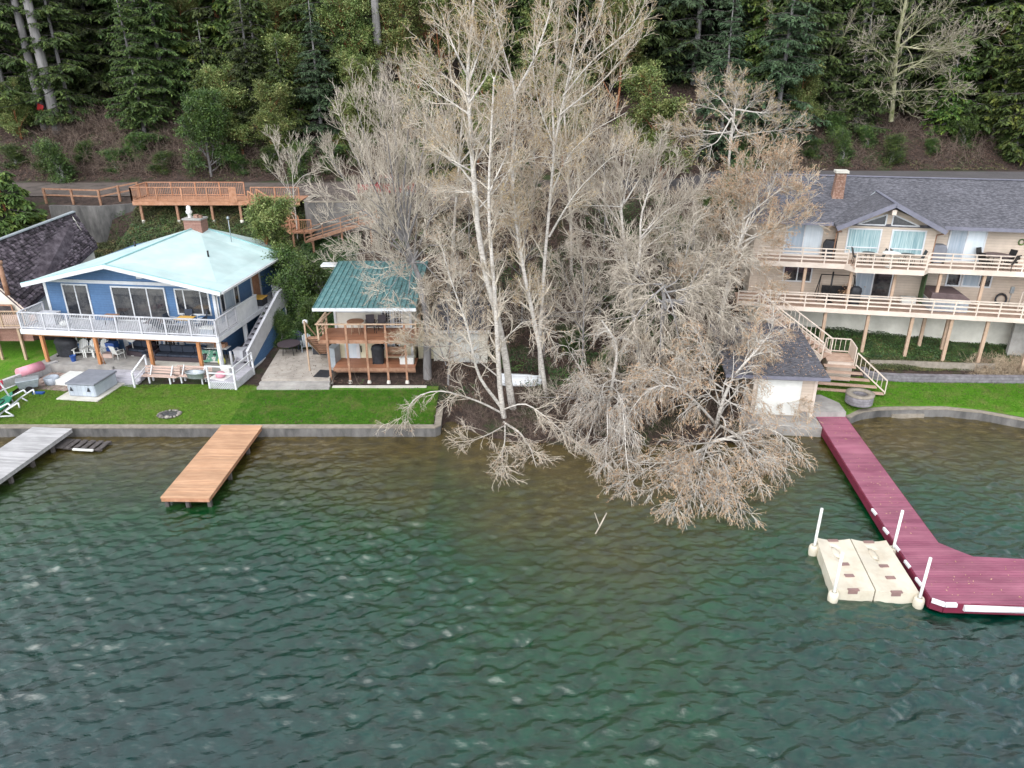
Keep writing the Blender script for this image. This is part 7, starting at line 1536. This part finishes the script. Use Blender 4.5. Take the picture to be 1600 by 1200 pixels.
# I: bare maples at top right
b = gbase(1395, 76)
limbs = [([T(1392, 190, 76), T(1398, 130, 76), T(1402, 70, 76), T(1418, -10, 76), T(1430, -80, 76)], .3, .15, .6)] + fanl((1400, 95, 76), ((1530, 20, 74), (1550, 50, 73), (1500, -10, 77), (1345, 60, 75), (1500, 80, 73)), .12, 1.3) + fanl((1398, 140, 76), ((1500, 140, 73), (1430, 165, 73), (1365, 140, 74), (1360, 100, 75)), .09, 1.2, .8)
bare_tree('bare_maple', 'wide bare maple with mossy limbs sweeping right at the top right', limbs, 15, bark='twig_moss', branch='twig_moss', twig='twig_grey', up=.1, t0=.15, wig=.2, l1=(7, 3.2), l2=(5, 1.8), l3=(3.5, 1.0), minr=.02, tw_r=.015)
limbs = [([T(1272, 135, 80), T(1268, 60, 80), T(1264, -40, 80)], .22, .12, .8), (L((1274, 130, 80), (1290, 60, 80), (1300, -30, 80)), .18, .1, .8), (L((1274, 130, 80), (1310, 70, 79), (1345, 0, 78)), .12, .04, 1), (L((1272, 110, 80), (1240, 60, 79), (1200, 20, 78)), .07, .02, 1), (L((1275, 125, 80), (1300, 160, 77), (1335, 180, 76)), .06, .02, 1)]
bare_tree('bare_maple', 'mossy green multi-stemmed bare tree left of the wide maple', limbs, 16, bark='twig_moss', branch='twig_moss', twig='twig_grey', up=.2, t0=.2, wig=.2, l1=(6, 2.6), l2=(6, 1.4), l3=(5, .8), minr=.014, tw_r=.011)
# J: small whips by the parking deck
b0 = T(462, 350, 57.6)
limbs = [([(b0[0], b0[1], terr1(b0[0], b0[1]) - .2), T(460, 310, 57.6), T(457, 260, 57.7), T(455, 232, 57.8)], .07, .02, 1)] + fanl((459, 300, 57.6), ((425, 215, 58), (440, 225, 57), (480, 225, 57.5), (495, 265, 57), (415, 260, 57)), .035, 1, .5)
bare_tree('bare_tree', 'thin bare sapling at the right end of the parking deck', limbs, 17, bark='bark_pale', twig='twig_grey', up=.45, t0=.15, wig=.13, l1=(7, 1.8), l2=(5, .9), l3=(4, .5))
# grey brush tree on the bank and behind cabin
for k, (px, yy0, top, lb_, tw) in enumerate(((600, 48.5, 330, 'low tangled bare tree behind the green cabin roof', 'twig_grey'), (700, 46.5, 420, 'low bare tree behind the shed roof', 'twig_tan'), (935, 46, 380, 'thin bare tree on the brushy slope right of the middle trunks', 'twig_brown'), (1085, 50, 300, 'thin bare tree between the leaning tree and the pale grey crowns', 'twig_tan'), (760, 54, 260, 'bare tree on the slope behind the tallest trunk', 'twig_tan'), (850, 44, 430, 'thin bare tree on the slope behind the rowing boat', 'twig_brown'), (650, 54, 200, 'slim tan bare tree behind the crown of the grey fan tree', 'twig_tan'), (735, 43, 330, 'slim tan bare tree in front of the shed roof', 'twig_tan'), (815, 47, 250, 'slim bare tree between the starburst tree and the tallest trunk', 'twig_tan'), (910, 42, 400, 'slim grey bare tree left of the tangled drooping tree', 'twig_grey'), (940, 55, 200, 'slim tan bare tree behind the left crown of the silver-grey tree', 'twig_tan'), (1055, 46, 330, 'slim grey bare tree between the silver-grey and the leaning trees', 'twig_grey'), (830, 58, 120, 'slim tan bare tree rising behind the upright middle limbs', 'twig_tan'), (1180, 50, 300, 'slim tan bare tree at the left wall of the tan house', 'twig_tan'), (700, 40, 470, 'low twiggy tan tree right of the big cabin trunk', 'twig_tan'), (1000, 38, 540, 'low twiggy tan tree under the drooping tangle', 'twig_tan'), (900, 37.5, 600, 'low twiggy bare tree near the shore right of the boat', 'twig_grey'))):
    b = gbase(px, yy0); pb = 600 - F_ * ((-(CH - b[2]) * _c + yy0 * _s) / (yy0 * _c + (CH - b[2]) * _s)); ym = (pb + top) / 2
    limbs = [([b, T(px + 3, ym, yy0), T(px - 2, top, yy0)], .1, .03, 1)] + fanl((px, (pb * .6 + top * .4), yy0), ((px - 60, top + 50, yy0 - 1), (px + 60, top + 40, yy0), (px - 35, top + 10, yy0 + 1), (px + 35, top, yy0 + .5), (px - 75, ym, yy0 - 1.5), (px + 75, ym, yy0 - 1)), .05, 1.2)
    bare_tree('bare_tree', lb_, limbs, 30 + k, bark='bark_grey', branch='bark_branch', twig=tw, up=.15, t0=.15, wig=.24, l1=(10, 1.8), l2=(6, 1.0), l3=(5, .55))

# a drowned branch poking out of the lake below the drooping trees
a = MB(); q = G(925, 838, 0); q2 = G(948, 800, .55); a.tube([(q[0], q[1], -.2), ((q[0] + q2[0]) / 2, (q[1] + q2[1]) / 2 - .1, .22), (q2[0], q2[1], .5)], .03, 6); a.tube([((q[0] + q2[0]) / 2, (q[1] + q2[1]) / 2 - .1, .22), (q2[0] - .5, q2[1] + .1, .45)], .018, 5)
tag(a.build('fallen_branch', 'twig_grey'), 'bare pale branch sticking out of the lake below the drooping trees', 'branch')

# wind-blown leaves and catkins lying on lawns, roofs and docks
rsL = np.random.RandomState(91)
def fallen(label, X, Y, Z, size, m='litter'):
    o = scatter_leaves('fallen_leaves', label, np.stack([X, Y, Z], -1), np.tile([0, 0, 1.], (len(X), 1)), size, m, rsL)
def onframe(O, ang, u, v): a = R(ang); return O[0] + u * math.cos(a) - v * math.sin(a), O[1] + u * math.sin(a) + v * math.cos(a)
X, Y = rsL.uniform(-14, -4.3, 700), 35.1 + 4.2 * rsL.rand(700); fallen('dead leaves blown over the lawn in front of the cabin', X, Y, np.vectorize(lawnz)(X, Y) + .05, .045)
X, Y = rsL.uniform(-27, -15, 350), 35.1 + 4 * rsL.rand(350); fallen('few dead leaves on the lawn in front of the blue house', X, Y, np.vectorize(lawnz)(X, Y) + .05, .04)
X, Y = rsL.uniform(19, 32, 500), rsL.uniform(37.7, 40.3, 500); fallen('dead leaves on the right lawn', X, Y, np.vectorize(lawnz)(X, Y) + .05, .04)
v_ = rsL.rand(900) * 7.2; u_ = 5.7 * rsL.rand(900) ** .5; fallen('leaves and twigs lying on the green cabin roof', CO[0] + u_, CO[1] + v_, 5.46 + v_ * .1265, .045)
u_, v_ = rsL.uniform(-1.5, 3.7, 900), rsL.uniform(-.3, 6.9, 900); X, Y = onframe((13.0, 36.35), -6, u_, v_); fallen('catkins lying on the boathouse roof', X, Y, 3.05 + (v_ + .4) * .0716, .04, 'catkin')
X, Y = rsL.uniform(15.3, 27, 160), rsL.uniform(21.1, 23.3, 160); fallen('few leaves on the wide end of the red dock', X, Y, np.full(160, .575), .035, 'catkin')
t_ = rsL.rand(120); fallen('few leaves on the red dock walkway', 15.6 + t_ * 1.0 + rsL.uniform(.1, 1.3, 120), 25 + t_ * 10.8, np.full(120, .575), .035, 'catkin')
X, Y = rsL.uniform(-14.6, -10.8, 160), rsL.uniform(39.9, 44.5, 160); fallen('leaves on the aggregate patio', X, Y, np.full(160, 1.24), .04)
